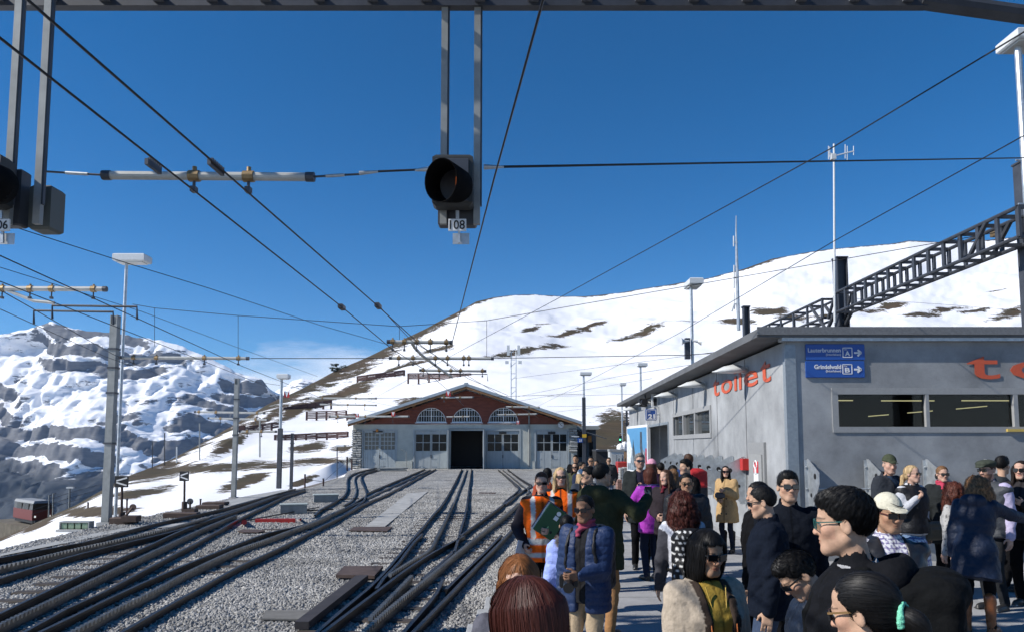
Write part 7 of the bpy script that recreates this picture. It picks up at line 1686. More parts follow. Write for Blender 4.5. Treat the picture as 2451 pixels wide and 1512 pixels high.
    if scarf is not None:
        v = Vol(np.array([-.15, -.15, 1.40])*S, np.array([.15, .18, 1.60])*S, max(hc*.8, .006)); v.add(cap((0, -.01*S, 1.475*S), (0, .0, 1.525*S), .088*S, .080*S)); v.cut(cap((0, .0, 1.54*S), (0, .02*S, 1.7*S), .058*S, .07*S), .01); v.add(cap((.02*S, .08*S, 1.48*S), (.035*S, .12*S, 1.43*S), .030*S, .024*S), .02); v.near(lambda x, y, z: .007*np.sin(z*130+x*40+sd)); V, Fq = v.mesh(); put('scarf', V, Fq, CLOTH, flat_c(V, scarf), M=T)
    # ---- hair and head wear
    if hair:
        hh = {'short': .0055, 'spiky': .005}.get(hair[0], .007) if d < 5 else float(np.clip(px*.95, .008, .014)); hvol, (V, Fq) = make_hair(hair[0], hh, sd)
        if hat:
            k = V[:, 2] < .045; keep = k[Fq].all(1); Fq = Fq[keep]
        cc = flat_c(V, hcol)*(1+.35*fbm(V[:, 0]*70, V[:, 1]*70, V[:, 2]*14, 3))[:, None]; ho = put('hair', V, Fq, HAIRM, np.clip(cc, 0, 1), M=HM)
        if strand is None and d < 15 and not hat:
            k_ = hair[0]; cn = int(np.clip(9000/d, 500, 2600))
            if k_ in ('short', 'receding'): strand = dict(count=cn, seg=3, step=.008, width=.0011+px*.04, flow=lambda p: (p.x*.5, -.25, .5+p.z*3), lift=.001, tip=.004, tone=1.2)
            elif k_ in ('neat', 'spiky'): strand = dict(count=cn, seg=4, step=.010, width=.0011+px*.04, flow=lambda p: (p.x*.8+.15, -.35-p.y, .6+p.z*2), lift=.002, tip=.010, tone=1.3)
            elif k_ == 'curly': strand = dict(count=cn, seg=9, step=.013, width=.0012+px*.05, flow=DOWN, curl=.009, lift=.006, tone=1.25)
            else: strand = dict(count=cn, seg=9, step=.013, width=.0010+px*.05, flow=DOWN, lift=.003, tone=1.25)
        if strand:
            kw = dict(strand); sv, sf, scol = strands(hvol, V, Fq, hcol*kw.pop('tone', 1.3), seed=3, **kw)
            if len(sf): put('strand', sv, sf, STRAND, scol, parent=ho, M=HM, smooth=False).name = 'hair_strands'
    if glasses:
        kind, gc = glasses if isinstance(glasses, tuple) else (glasses, (.01, .01, .012)); m_ = MB(); fr_ = MB(); hgt = {'sun': .040, 'wrap': .034, 'big': .050, 'clear': .034}[kind]; wd = {'sun': .054, 'wrap': .060, 'big': .058, 'clear': .050}[kind]
        for s in (-1, 1):
            R = Matrix.Rotation(math.radians(-s*(14 if kind != 'wrap' else 22)), 3, 'Z')
            if kind != 'clear': m_.box((s*.034, .100 if kind != 'wrap' else .098, .001), (wd, .007, hgt), R, bev=.006)
            else:
                m_.box((s*.034, .0985, .001), (wd-.008, .003, hgt-.006), R)
                for dz_ in (-1, 1): fr_.box(Vector((s*.034, .101, .001+dz_*hgt/2)), (wd, .003, .0028 if d < 5 else .0045), R)
                for dx_ in (-1, 1): fr_.box(Vector((s*.034, .101, .001))+R @ Vector((dx_*wd/2, 0, 0)), (.0028 if d < 5 else .0045, .003, hgt), R)
            fr_.bar((s*.062, .094, .010), (s*.084, -.012, .012), .003, (.004 if kind == 'clear' else .007) if kind != 'wrap' else .009)
        fr_.bar((-.012, .107, .008), (.012, .107, .008), .004)
        go = None
        for mb_, nm, mm in ((fr_, 'glasses', None), (m_, 'lens', None)):
            me = mb_.mesh(nm); me.transform(Matrix(HM.tolist())); o = link(nm, me, (mat('frame_%.2f_%.2f' % (gc[0], gc[2]), gc, .4) if nm == 'glasses' else (LENS if kind != 'clear' else WGLASS)), t if go is None else go, world=False); go = o
    if hat:
        kind, hcl = hat; v = Vol((-.15, -.17, -.02), (.15, .24, .20), max(hc*.7, .0055)); 
        if kind == 'beanie': v.add(ell((0, -.018, .045), (.090, .110, .105))); v.all(lambda x, y, z: .035-y*.10-z+0*x); v.add(ell((0, -.018, .05), (.094, .114, .02)), .01); v.near(lambda x, y, z: .0025*np.sin(np.arctan2(x, y)*40))
        elif kind == 'flat': v.add(ell((0, .01, .085), (.105, .135, .046))); v.add(ell((0, -.018, .06), (.088, .108, .04)), .02); v.add(ell((0, .115, .055), (.065, .05, .012), rot('X', -18)), .02)
        else: v.add(ell((0, -.018, .045), (.087, .107, .098))); v.all(lambda x, y, z: .040-y*.08-z+0*x); v.add(ell((0, .100, .046), (.068, .062, .008), rot('X', -14)), .006)
        V, Fq = v.mesh(); cc = flat_c(V, hcl)*(1+.08*fbm(V[:, 0]*30, V[:, 1]*30, V[:, 2]*30, 2))[:, None]; ho_ = put('cap' if kind != 'beanie' else 'beanie', V, Fq, KNIT if kind == 'beanie' else CLOTH, cc, M=HM); P['hat'] = ho_
    P.update(t=t, T=T, HM=HM, S=S, W=W, LG=LG, hc=hc, M=m4(np.array(Matrix.Rotation(hr, 3, 'Z')), np.array(t.location)), d=d)
    return P
def world_of(P, v, frame='T'):
    """a point of a person's trunk frame in the world"""
    q = ap(P[frame], np.array([v], float)*(P['S'] if frame == 'T' else 1))[0]; return Vector(ap(P['M'], q[None])[0])
def worn(P, name, label, cat, V, Fq, m_, col, frame='T', group=None):
    """a bag or other carried thing: its own object, placed where the person has it"""
    V = ap(P['M'], ap(P[frame], V)); c = V.mean(0); t = link(name, np_mesh(name, V-c, Fq, True, col), m_); t.location = c; tag(t, label, cat, group); return t
def backpack(P, label, col, size=(.155, .085, .23), pat=None, mat_=None, col2=None, z=1.20, y=-.235):
    S = P['S']; v = Vol(np.array([-.24, -.42, .85])*S, np.array([.24, .22, 1.60])*S, max(P['hc'], .007)); hx, hy, hz = size
    v.add(rbox(np.array([0, y, z])*S, np.array([hx, hy, hz])*S, .05)); v.add(rbox(np.array([0, y-hy-.01, z-hz*.35])*S, np.array([hx*.75, .045, hz*.5])*S, .03), .02); v.add(ell(np.array([0, y-.02, z+hz*.9])*S, np.array([hx*.95, hy*1.05, .07])*S), .03)
    for s in (-1, 1):
        pts = [(s*.09, y+.06, z+.20), (s*.115, -.06, 1.50), (s*.115, .085, 1.47), (s*.125, .165, 1.34), (s*.150, .130, 1.15), (s*.17, -.02, 1.06), (s*.14, y+.06, 1.04)]
        for a, b in zip(pts[:-1], pts[1:]): v.add(cap(np.array(a)*S-np.array([0, np.sign(a[1])*.012, .012])*S*(a[1] > -.1), np.array(b)*S-np.array([0, np.sign(b[1])*.012, .012])*S*(b[1] > -.1), .017*S), .004)
    v.near(lambda x, y_, z_: .005*wr(x, y_, z_, 1.3, 1.2)); V, Fq = v.mesh(); c = np.repeat(np.array(col, float)[None], len(V), 0)
    if col2 is not None: c[(V[:, 1] < (y-hy+.02)*S) & (V[:, 2] < z*S)] = col2
    if pat: c = pat(V/S, c)
    return worn(P, 'backpack', label, 'backpack', V, Fq, mat_ or SHELL, c, group='bags carried by the people')
def held_box(name, label, cat, M, mb, m_, extra=()):
    me = mb.mesh(name); c = Vector((0, 0, 0)); o = link(name, me, m_); o.matrix_basis = M; tag(o, label, cat); 
    for nm, mb2, mm in extra: link(nm, mb2.mesh(nm), mm, o, world=False)
    return o
def hand_world(P, side):
    M = P['M'] @ P['hand'+side]; return Matrix(M.tolist())
DOWN = lambda p: (p.x*1.2, (p.y+.02)*1.0, -1.0)
# ================================================================== the crowd on the platform
def hivis(V, c):
    c = c.copy(); o = (.85, .13, .012); c[:] = o; g = (.50, .50, .48); x, y, z = V.T
    c[(np.abs(z-1.015) < .028) | (np.abs(z-.90) < .0)] = g; c[np.abs(z-.875) < .026] = g
    c[(np.abs(np.abs(x)-.105) < .026) & (z > 1.05)] = g; c[(np.abs(z-1.17) < .027) & (y < .0)] = g; c[(np.abs(x) < .006) & (y > 0)] = (.03, .03, .03); return c
def hivis2(V, c):
    c = hivis(V, c); x, y, z = V.T; c[np.abs(z-1.13) < .026] = (.5, .5, .48); return c
def checks(V, c):
    c = c.copy(); x, y, z = V.T; u = np.mod(x*1.0+y*.6, .026) < .007; w = np.mod(z, .026) < .007; c[:] = (.62, .62, .64); c[u | w] = (.16, .14, .28); c[u & w] = (.05, .05, .12); return c
def speckle(V, c):
    n = vnoise(V[:, 0]*150, V[:, 1]*150, V[:, 2]*150); c = c.copy(); c[n > .35] = (.08, .08, .085); return c
def dots(V, c):
    c = c.copy(); x, y, z = V.T; q = .050; r = np.floor(z/q); u = np.mod(x+(np.mod(r, 2))*q/2, q)-q/2; w = np.mod(z, q)-q/2; k = ((u*u+w*w) < .0112**2) & (y < -.16); c[k] = (.72, .72, .70); return c
def tweed(V, c):
    n = vnoise(V[:, 0]*120, V[:, 1]*120, V[:, 2]*40); c = c*(1+.18*n)[:, None]; x, y, z = V.T; lap = (y > .02) & (np.abs(x) > .055) & (np.abs(x) < .105) & (z > 1.12) & (z < 1.52); c[lap] = (.050, .036, .028); return c
def plaid_in(V, c): return checks(V, c)
PU = dict(quilt=.075, bulk=.022, mat=SHELL, fold=.004)
ST = dict(count=2600, seg=11, step=.011, width=.0012, flow=DOWN)
# --- nearest row, bottom edge
p1 = person(1263, 1366, 1.95, 78, 'woman with glossy dark red-brown bob seen from behind at the bottom edge', 'f', 'l', ('bob', 'redbrown'), dict(col=(.05, .045, .045), bulk=.01), dict(col=BLK), look=(-12, -8, 0), strand=dict(count=11000, seg=14, step=.011, width=.0005, flow=DOWN, tone=1.25, lift=.002, var=.28), hadd=.028)
p2 = person(1243, 1321, 3.0, 172, 'woman with straight ginger hair facing the camera, forehead only showing', 'f', 'l', ('long', 'ginger'), dict(col=(.10, .10, .12)), dict(col=BLK), look=(6, -26, 0), strand=dict(count=7000, seg=13, step=.012, width=.0007, flow=DOWN, tone=1.15, var=.3), hadd=.02)
p32 = person(2074, 1362, 2.15, 44, 'woman with sleek black ponytail and mint hair tie at the bottom right', 'f', 'a', ('pony', 'black'), dict(col=BLK, bulk=.01), dict(col=BLK), look=(2, -12, 0), glasses=('sun', (.20, .12, .05)), strand=dict(count=10000, seg=12, step=.012, width=.0006, flow=lambda p: (-(p.x)*1.0, -1.0, -.15-.6*(p.y < -.12)), tone=1.6, lift=.002, var=.35), hadd=.02)
v = Vol((-.08, -.22, -.06), (.08, -.06, .08), .005); v.add((lambda x, y, z: np.sqrt((np.sqrt(x**2+(z+.028+(y+.122)*.9)**2)-.034)**2+((y+.122)*.9)**2)-.0135, (-.06, -.16, -.05), (.06, -.09, .07))); v.near(lambda x, y, z: .0015*np.sin(np.arctan2(x, z+.03)*16)); V_, F_ = v.mesh()
link('hair_tie', np_mesh('hair_tie', ap(p32['HM'], V_), F_, True, np.repeat(np.array([[.20, .62, .42]]), len(V_), 0)), KNIT, p32['t'], world=False)
# --- right foreground men
p31 = person(2027, 1161, 2.85, 58, 'tall young man with thick black hair and green-armed glasses in profile at the right', 'm', 'a', ('spiky', 'black'), dict(col=(.0075, .008, .010), bulk=.03, hood=1.1, collar=.075, mat=CLOTH, fold=.010), dict(col=BLK), look=(4, -4, 0), glasses=('clear', (.02, .10, .09)), inner=dict(col=(.35, .35, .36)), strand=dict(count=12000, seg=4, step=.009, width=.0006, flow=lambda p: (p.x*.5, -.55-p.y, .7+.5*p.z), tone=1.2, lift=.001, tip=.007), hadd=.03)
backpack(p31, 'black backpack with dark green panel on the tall man at the right', (.006, .0065, .007), (.17, .10, .26), col2=(.012, .020, .010), mat_=CLOTH)
p30 = person(1913, 1310, 3.4, 84, 'young man in navy jacket with wrap sunglasses bending his head left', 'm', 'a', ('spiky', 'black'), dict(col=(.009, .016, .032), bulk=.02, mat=SHELL, fold=.008), dict(col=BLK), arms=((.02, .36, 1.28), (.10, .33, 1.22)), look=(4, -30, 0), lean=12, glasses=('wrap', (.02, .02, .022)), strand=dict(count=9000, seg=4, step=.008, width=.0007, flow=lambda p: (p.x*.5, .2-p.y, .7), tone=1.2, lift=.001, tip=.007), hadd=.03)
p33 = person(2123, 1175, 4.6, 176, 'man in beige cap and tinted glasses with checked shirt and black vest', 'm', 't', ('short', 'black'), dict(col=(.6, .6, .6), bulk=.012, pat=checks, mat=CLOTH, hem=.86), dict(col=BLK), look=(8, -6, 0), glasses=('sun', (.09, .02, .015)), hat=('peak', (.56, .53, .42)), vest=dict(col=(.014, .014, .016), mat=LEATH, open=.06, hem=.90), hadd=.03)
c_ = p33['HM']; m_ = MB(); pts = [(-.050, .078, .075), (-.030, .088, .062), (-.005, .0925, .066), (.045, .078, .088)]; m_.tube([Vector(q)+Vector((0, .008, 0)) for q in pts], [.0015, .005, .004, .0008], 6); me = m_.mesh('cap_mark'); me.transform(Matrix(c_.tolist())); link('cap_mark', me, BLACK, p33['t'], world=False)
p27 = person(1885, 1123, 5.9, 168, 'clean-shaven man with dark sunglasses and black jacket facing the camera', 'm', 'a', ('neat', 'black'), dict(col=(.006, .008, .013), bulk=.012, collar=.07, mat=CLOTH), dict(col=BLK), look=(6, 3, 0), glasses='sun', hadd=.026)
p28 = person(1828, 1161, 5.5, 76, 'man with wrap sunglasses in navy fleece facing left before the corner', 'm', 'a', ('short', 'black'), dict(col=(.006, .009, .017), bulk=.018, collar=.07), dict(col=(.045, .065, .11), mat=CLOTH), arms=('down', 'pocket'), look=(-6, -10, 0), glasses='wrap', hadd=.018)
p29 = person(1816, 1150, 6.4, 100, 'man in black jacket half hidden behind the man in navy fleece', 'm', 'a', ('short', 'black'), dict(col=BLK, bulk=.02), dict(col=BLK), hadd=.018)
# --- middle foreground
p22 = person(1689, 1257, 3.6, 198, 'woman with black bob, oatmeal jacket with brown lapels and mustard top', 'f', 't', ('bob', 'black'), dict(col=(.40, .335, .26), bulk=.024, open=.052, pat=tweed, fold=.0035, collar=.03, hem=.74, cuff=.05), dict(col=(.05, .05, .06)), arms=('belly', 'belly'), look=(2, -10, 0), glasses='sun', inner=dict(col=(.36, .24, .045), collar=0), strand=dict(count=7000, seg=12, step=.012, width=.0007, flow=DOWN, tone=1.4, lift=.003, var=.35), hadd=.028, grip=(True, True))
for s in (-1, 1):
    a = world_of(p22, (s*.075, .172, 1.30)); b = world_of(p22, (s*.085, .20, 1.03)); o = MB().tube([a, (a+b)/2+Vector((.006*s, -.006, 0)), b], .0035, 6).build('coat_cord', mat('cord_orange', (.45, .13, .03), .7)); o.parent = p22['t']; o.matrix_parent_inverse = wmat(p22['t']).inverted()
o = MB().tube([world_of(p22, (-.06, .10, 1.48)), world_of(p22, (-.03, .155, 1.30)), world_of(p22, (0, .165, 1.06))], .003, 5).build('lanyard', mat('lanyard_gold', (.45, .30, .04), .6)); o.parent = p22['t']; o.matrix_parent_inverse = wmat(p22['t']).inverted()
o = MB().tube([world_of(p22, (.06, .10, 1.48)), world_of(p22, (.03, .155, 1.30)), world_of(p22, (0, .165, 1.06))], .003, 5).build('lanyard', MATS['lanyard_gold']); o.parent = p22['t']; o.matrix_parent_inverse = wmat(p22['t']).inverted()
p21 = person(1630, 1169, 6.5, 4, 'woman with long dark curls seen from behind in a pale top', 'f', 'a', ('curly', 'redbrown'), dict(col=(.62, .63, .68), bulk=.01, sleeve=(.05, .05, .06)), dict(col=(.11, .016, .02)), strand=dict(count=5200, seg=14, step=.012, width=.0016, flow=DOWN, tone=1.3, curl=.010, lift=.006, fly=.4), hadd=.045)
backpack(p21, 'black backpack with white polka dots on the curly-haired woman', (.010, .010, .011), (.165, .10, .27), pat=dots, z=1.14)
p5 = person(1401, 1184, 6.0, 152, 'man in navy quilted down jacket with sunglasses and khaki trousers', 'm', 'd', ('receding', 'black'), dict(col=(.014, .030, .085), quilt=.062, bulk=.026, mat=SHELL, fold=.002, open=.040, collar=.075, hem=.76), dict(col=(.38, .29, .19), r=1.05), arms=((.03, .27, 1.10), 'down'), look=(-4, -4, 0), glasses='sun', inner=dict(col=(.018, .018, .020), collar=.0), scarf=(.32, .06, .10), grip=(True, False), hadd=.012)
backpack(p5, 'large black backpack on the man in the navy down jacket', (.012, .012, .014), (.16, .11, .27), z=1.17)
mC = Matrix.Translation(world_of(p5, (.06, .27, 1.05))); m_ = MB(); m_.box((0, 0, 0), (.14, .07, .10), bev=.012); m_.box((0, 0, .055), (.05, .05, .03), bev=.008); m2 = MB(); m2.cyl((0, -.035, -.005), (-.01, -.14, -.03), .042, 14); held_box('camera_body', 'black camera hanging in front of the man in navy', 'camera', mC, m_, BLACK, [('lens', m2, mat('lens_black', (.012, .012, .013), .3))])
p6 = person(1358, 1229, 6.4, 20, 'girl in lilac jacket with grey fur hood and braided black hair', 'f', 'a', ('braid', 'black'), dict(col=(.30, .38, .78), bulk=.03, quilt=.11, mat=SHELL, hood=1.1, fur=(.42, .38, .34), hem=.72), dict(col=BLK), look=(-30, -6, 0), scarf=(.75, .10, .28), hadd=.012)
# --- staff in orange
p3 = person(1296, 1128, 8.0, 184, 'woman in orange safety vest with sunglasses holding folders at the platform edge', 'f', 'l', ('short', 'brown'), dict(col=(.022, .020, .026), bulk=.015, hem=.84, collar=.06), dict(col=BLK, r=1.05), arms=((.06, .24, 1.14), (.20, .12, .98)), look=(-6, -2, 0), glasses='wrap', vest=dict(col=(.85, .13, .012), pat=hivis, hem=.80, mat=CLOTH, bulk=.03), grip=(True, True), hadd=.012)
Mf = Matrix.Translation(world_of(p3, (-.07, .285, 1.24))) @ Matrix.Rotation(math.radians(34), 4, 'Y') @ Matrix.Rotation(math.radians(10), 4, 'Z')
m2 = MB(); m2.box((.02, -.02, .06), (.045, .004, .045), bev=.001); m2.lathe([(.024, -.003), (.024, .003)], (.02, -.02, .115), 12, Matrix.Rotation(math.pi/2, 3, 'X'))
m3 = MB(); m3.box((0, -.0145, -.075), (.012, .004, .05)); m3.box((.085, -.0145, .105), (.03, .004, .03))
m4_ = MB(); m4_.box((-.012, .022, .0), (.235, .006, .325)); m5_ = MB(); m5_.box((-.02, .036, .01), (.235, .006, .325))
held_box('folder', 'dark green folder with a white figure held by the woman in orange', 'folder', Mf, MB().box((0, 0, 0), (.235, .024, .325), bev=.004), mat('folder_green', (.018, .085, .030), .45), [('figure_print', m2, WHITE), ('print', m3, mat('print_green', (.25, .5, .2), .6)), ('page', m4_, WHITE), ('page', m5_, mat('page_violet', (.10, .05, .10), .6))])
Mg = Matrix.Translation(hand_world(p3, 'R').translation+Vector((-.06, -.03, -.19))) @ Matrix.Rotation(math.radians(12), 4, 'Y') @ Matrix.Rotation(math.radians(58), 4, 'Z')
m_ = MB(); m_.prism([(-.13, -.24), (.10, -.22), (.13, .22), (-.10, .25)], (0, 0, 0), (1, 0, 0), (0, 0, 1), (0, 1, 0), .006); held_box('signal_disc', 'pale clipboard held low by the woman in the orange vest', 'board', Mg, m_, mat('board_pale', (.55, .60, .68), .4))
p4 = person(1342, 1115, 9.0, 178, 'blonde woman in orange safety vest behind her colleague', 'f', 'l', ('long', 'blond'), dict(col=(.022, .020, .024), bulk=.016, collar=.05), dict(col=BLK), arms=('down', 'belly'), look=(4, 0, 0), glasses='wrap', vest=dict(col=(.85, .13, .012), pat=hivis2, hem=.80, mat=CLOTH, bulk=.03), hadd=.02)
# --- people behind the staff
p7 = person(1440, 1106, 7.9, -34, 'man in dark olive parka from behind stretching his arm to the right', 'm', 'a', ('short', 'black'), dict(col=(.036, .040, .021), bulk=.035, hood=1.2, fold=.006, hem=.70), dict(col=(.32, .17, .075)), arms=('down', (.42, .20, 1.40)), look=(-20, 0, 0), glasses=('clear', (.01, .01, .01)), hadd=.02, grip=(False, True), poles={'R': (.7, -.3, -.6)})
m_ = MB().box((0, 0, 0), (.075, .012, .15), bev=.004); held_box('phone', 'dark phone in the raised hand of the man in olive', 'phone', Matrix.Translation(hand_world(p7, 'R') @ Vector((-.02, .0, -.10))), m_, BLACK)
person(1310, 1118, 11.5, 8, 'dark-haired person seen from behind between the women in orange', 'm', 't', ('short', 'black'), dict(col=(.30, .06, .03)), dict(col=BLK))
person(1378, 1087, 21, 165, 'man in black standing by the right corner of the shed', 'm', 't', ('neat', 'black'), dict(col=BLK, bulk=.02), dict(col=BLK))
person(1377, 1105, 17, 160, 'woman with sunglasses and olive jacket beyond the blonde woman', 'f', 'a', ('long', 'dark'), dict(col=(.060, .065, .035), bulk=.02), dict(col=BLK), glasses='sun')
person(1392, 1103, 15.5, -130, 'man in dark blue jacket turning right beyond the blonde woman', 'm', 't', ('short', 'black'), dict(col=(.020, .028, .060), bulk=.02), dict(col=BLK))
person(1414, 1091, 19.5, 176, 'man with sunglasses in white jacket and blue shirt farther back', 'm', 't', ('short', 'black'), dict(col=(.55, .56, .56), bulk=.015, open=.05), dict(col=NAVY), glasses='sun', inner=dict(col=(.10, .22, .52)))
person(1428, 1100, 24, 150, 'man in brown jacket in the far group', 'm', 't', ('short', 'black'), dict(col=(.06, .035, .02), bulk=.02), dict(col=BLK))
person(1457, 1093, 24, 172, 'man in dark grey hooded jacket and jeans before the block stacks', 'm', 'a', ('short', 'black'), dict(col=(.035, .038, .042), bulk=.03, hood=1.0), dict(col=(.11, .14, .20)), glasses=('clear', BLK), arms=('pocket', 'pocket'))
person(1402, 1138, 11, 140, 'woman with black hair and sunglasses beside the olive parka', 'f', 'a', ('long', 'black'), dict(col=(.05, .06, .045), bulk=.02), dict(col=BLK), glasses='big', look=(20, 0, 0))
person(1411, 1114, 10.3, 100, 'man with black hair and glasses in profile beside the olive parka', 'm', 'a', ('spiky', 'black'), dict(col=(.016, .024, .045), bulk=.02), dict(col=BLK), glasses=('clear', (.01, .01, .01)), hadd=.025)
person(1392, 1122, 13, 20, 'woman in white knit hat among the far group', 'f', 'l', ('long', 'blond'), dict(col=(.04, .05, .07), bulk=.02), dict(col=BLK), hat=('beanie', (.62, .62, .60)))
# --- group before the toilet wall
p16 = person(1531, 1083, 12.2, 176, 'tall man in black jacket with sunglasses before the poster', 'm', 'l', ('neat', 'grey'), dict(col=(.022, .026, .026), bulk=.02, open=.05, hem=.70), dict(col=BLK), arms=('down', 'down'), look=(4, 4, 0), glasses='sun', inner=dict(col=(.020, .018, .035), collar=.03), beard=(.72, .66, .62), hadd=.022)
person(1559, 1096, 13.6, 20, 'person in pink knit hat behind the purple jacket', 'f', 'l', ('long', 'brown'), dict(col=(.10, .05, .08), bulk=.02), dict(col=BLK), hat=('beanie', (.62, .30, .40)), hadd=.03)
p18 = person(1554, 1115, 11.2, 14, 'woman in bright purple quilted jacket with auburn hair from behind', 'f', 'l', ('bob', 'auburn'), dict(col=(.34, .035, .40), quilt=.06, bulk=.024, fold=.002, mat=SHELL, collar_col=(.02, .02, .09), hem=.74, hood=.7), dict(col=(.020, .026, .05)), arms=((.10, .20, 1.40), 'chest'), hadd=.028, look=(20, 0, 0), grip=(True, True))
p19 = person(1594, 1120, 10.4, 150, 'smiling woman with long brown hair and maroon scarf looking left', 'f', 'l', ('long', 'brown'), dict(col=(.028, .022, .026), bulk=.02), dict(col=BLK), look=(-22, 0, 8), scarf=(.13, .02, .03), arms=('belly', 'belly'), hadd=.022)
person(1581, 1105, 14.4, 10, 'dark-haired person in red collar far behind the smiling woman', 'm', 'a', ('short', 'black'), dict(col=(.35, .03, .03)), dict(col=BLK))
person(1610, 1111, 14.0, 10, 'dark-haired person in grey behind the blonde-streaked woman', 'f', 'a', ('bob', 'black'), dict(col=(.10, .10, .11)), dict(col=BLK))
person(1611, 1119, 12.4, 20, 'woman with light brown hair from behind next to the smiling woman', 'f', 'l', ('long', 'curly_gold'), dict(col=(.06, .05, .05)), dict(col=BLK))
p23 = person(1643, 1096, 11.6, 108, 'man with thick black hair looking left beneath the long window', 'm', 'a', ('spiky', 'black'), dict(col=BLK, bulk=.02), dict(col=BLK), hadd=.028)
p25 = person(1648, 1084, 13.6, 12, 'man with short brown hair carrying the red backpack', 'm', 'l', ('short', 'brown'), dict(col=(.02, .045, .13), bulk=.02), dict(col=BLK), hadd=.02)
backpack(p25, 'red and black hiking backpack before the steel fins', (.40, .022, .025), (.17, .14, .28), col2=(.03, .03, .035))
p20 = person(1643, 1130, 8.6, 172, 'man with rectangular glasses behind the curly-haired woman', 'm', 't', ('short', 'black'), dict(col=(.010, .011, .014), quilt=.09, bulk=.045, mat=SHELL), dict(col=BLK), glasses=('clear', (.02, .01, .008)), look=(-4, -2, 0), hadd=.018)
backpack(p20, 'dark grey backpack of the man with glasses', (.02, .022, .026), (.16, .09, .24))
p26 = person(1737, 1112, 14.0, 140, 'woman in tan trench coat with long black hair and sunglasses at the toilet wall', 'f', 'l', ('long', 'black'), dict(col=(.46, .31, .155), bulk=.020, hem=.62, flare=.035, collar=.05, fold=.007, name='coat'), dict(col=(.022, .026, .042), r=.85, boots=BLK), arms=('chest', 'belly'), look=(28, 0, 0), glasses='big', hadd=.022, grip=(True, True))
for kz in (.80, .95, 1.10, 1.25):
    for kx in (-.055, .055):
        c_ = world_of(p26, (kx, .158+(.02 if kz < .9 else 0), kz)); o = MB().lathe([(.013, -.006), (.013, .006)], c_, 10, Matrix.Rotation(math.pi/2, 3, 'X')).build('button', BLACK); o.parent = p26['t']; o.matrix_parent_inverse = wmat(p26['t']).inverted()
o = MB().box((0, 0, 0), (.16, .1, .12), bev=.03).build('shoulder_bag', mat('bag_grey', (.06, .06, .065), .6, noise=.3)); o.location = world_of(p26, (.02, .29, 1.17)); tag(o, 'grey camera held by the woman in the trench coat', 'camera')
# --- people before the front wall
p34 = person(2126, 1085, 10.0, -150, 'old man in green cap and dark jacket looking right', 'm', 'l', ('short', 'grey'), dict(col=(.030, .034, .042), bulk=.03, open=.06, collar=.07, hem=.72), dict(col=CHAR), look=(-34, -6, 0), hat=('peak', (.055, .065, .040)), inner=dict(col=(.030, .05, .085)), hadd=.03)
p35 = person(2181, 1110, 9.7, -160, 'blonde ponytail woman with glasses, black vest and grey sleeves', 'f', 'l', ('pony', 'blond'), dict(col=(.50, .51, .54), bulk=.006, sleeve=(.46, .47, .50), hem=.86), dict(col=(.14, .21, .33), r=1.0), arms=('down', 'strap'), look=(8, 2, 0), glasses=('clear', (.05, .02, .015)), vest=dict(col=(.012, .012, .014), mat=SHELL, quilt=.08, bulk=.03, hem=.88, collar=.06), hadd=.02, grip=(False, True))
v = Vol((-.2, -.1, -.2), (.2, .1, .2), .014); v.add(rbox((0, 0, 0), (.15, .055, .125), .05)); v.add(rbox((0, .05, -.03), (.11, .02, .07), .02), .02); V_, F_ = v.mesh()
def bag_at(P, label, off, V, Fq, col): t_ = link('shoulder_bag', np_mesh('shoulder_bag', V, Fq, True, np.repeat(np.array([col]), len(V), 0)), LEATH); t_.location = world_of(P, off); t_.rotation_euler = P['t'].rotation_euler; tag(t_, label, 'bag', 'bags carried by the people'); MB().tube([world_of(P, (off[0]*.95, off[1], off[2]+.10)), world_of(P, (.10, .165, 1.22)), world_of(P, (-.02, .155, 1.40)), world_of(P, (-.12, .0, 1.51)), world_of(P, (-.06, -.16, 1.30)), world_of(P, (off[0]*.8, -.08, off[2]+.1))], .014, 6).build('strap', mat('strap_dark', (.03, .025, .02), .6), t_); return t_
bag_at(p35, 'olive shoulder bag at the hip of the blonde ponytail woman', (-.26, .08, .90), V_, F_, (.060, .055, .035))
p36 = person(2254, 1112, 10.4, 172, 'woman in dark coat with sunglasses and red scarf', 'f', 'l', ('short', 'curly_gold'), dict(col=(.022, .025, .026), bulk=.02, hem=.66, name='coat'), dict(col=BLK), arms=('hip', 'down'), glasses='sun', scarf=(.42, .05, .09), hadd=.02)
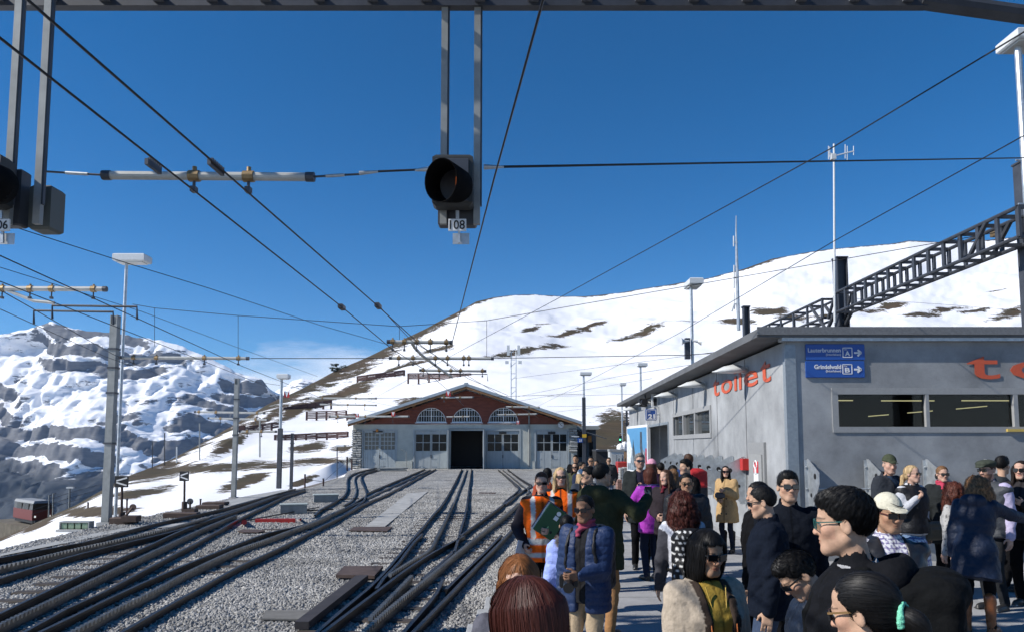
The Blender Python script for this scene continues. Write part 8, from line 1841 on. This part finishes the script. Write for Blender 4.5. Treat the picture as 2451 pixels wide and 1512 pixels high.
p37 = person(2282, 1149, 8.7, 28, 'woman with dark red curls in a speckled grey jumper from behind', 'f', 'l', ('curly', 'auburn'), dict(col=(.42, .41, .40), bulk=.014, pat=speckle, mat=KNIT, hem=.84, name='jumper', collar=0), dict(col=BLK, r=.95), arms=('down', (.20, .10, .95)), look=(-40, 0, 0), strand=dict(count=2600, seg=10, step=.014, width=.0022, flow=DOWN, tone=1.4, curl=.010, lift=.006, fly=.4), hadd=.04, grip=(False, True))
o = held_box('phone', 'pink phone hanging in the hand of the woman in grey', 'phone', Matrix.Translation(hand_world(p37, 'R') @ Vector((-.01, 0, -.12))) @ Matrix.Rotation(.3, 4, 'Y'), MB().box((0, 0, 0), (.075, .012, .15), bev=.004), mat('phone_pink', (.52, .30, .34), .4))
p38 = person(2334, 1135, 8.2, -42, 'woman with golden brown curls in navy quilted coat and tan boots reaching right', 'f', 'l', ('curly', 'curly_gold'), dict(col=(.008, .015, .036), quilt=.075, qd=.004, bulk=.026, fold=.005, mat=SHELL, hem=.60, flare=.05, name='coat', hood=1.0), dict(col=BLK, r=.9, boots=(.21, .070, .022)), arms=('down', (.42, .50, 1.38)), look=(40, 0, 0), lean=14, strand=dict(count=2800, seg=10, step=.014, width=.0022, flow=DOWN, tone=1.4, curl=.010, lift=.006, fly=.4), hadd=.04, stance=.16, poles={'R': (.5, -.2, -.8)})
p39 = person(2363, 1096, 9.2, 112, 'bearded man in flat cap with grey vest and lilac shirt', 'm', 'l', ('short', 'brown'), dict(col=(.44, .40, .56), bulk=.016, hem=.86), dict(col=CHAR), look=(0, -4, 0), hat=('flat', (.050, .058, .045)), glasses=('clear', (.02, .02, .02)), vest=dict(col=(.060, .065, .072), mat=SHELL, quilt=.1, bulk=.034, collar=.06, hem=.86), beard=(.40, .34, .30), hadd=.03)
person(2395, 1089, 10.4, -120, 'dark-haired man behind the flat cap', 'm', 'a', ('neat', 'black'), dict(col=(.03, .035, .04), bulk=.02), dict(col=BLK), look=(60, 0, 0), hadd=.025)
p41 = person(2443, 1099, 9.4, 130, 'woman with sunglasses at the right edge holding up a phone', 'f', 'l', ('long', 'dark'), dict(col=(.03, .028, .03), bulk=.02), dict(col=BLK, shoe=(.05, .05, .05), sole=(.7, .7, .7)), arms=('chest', 'phone'), glasses='big', hadd=.02)
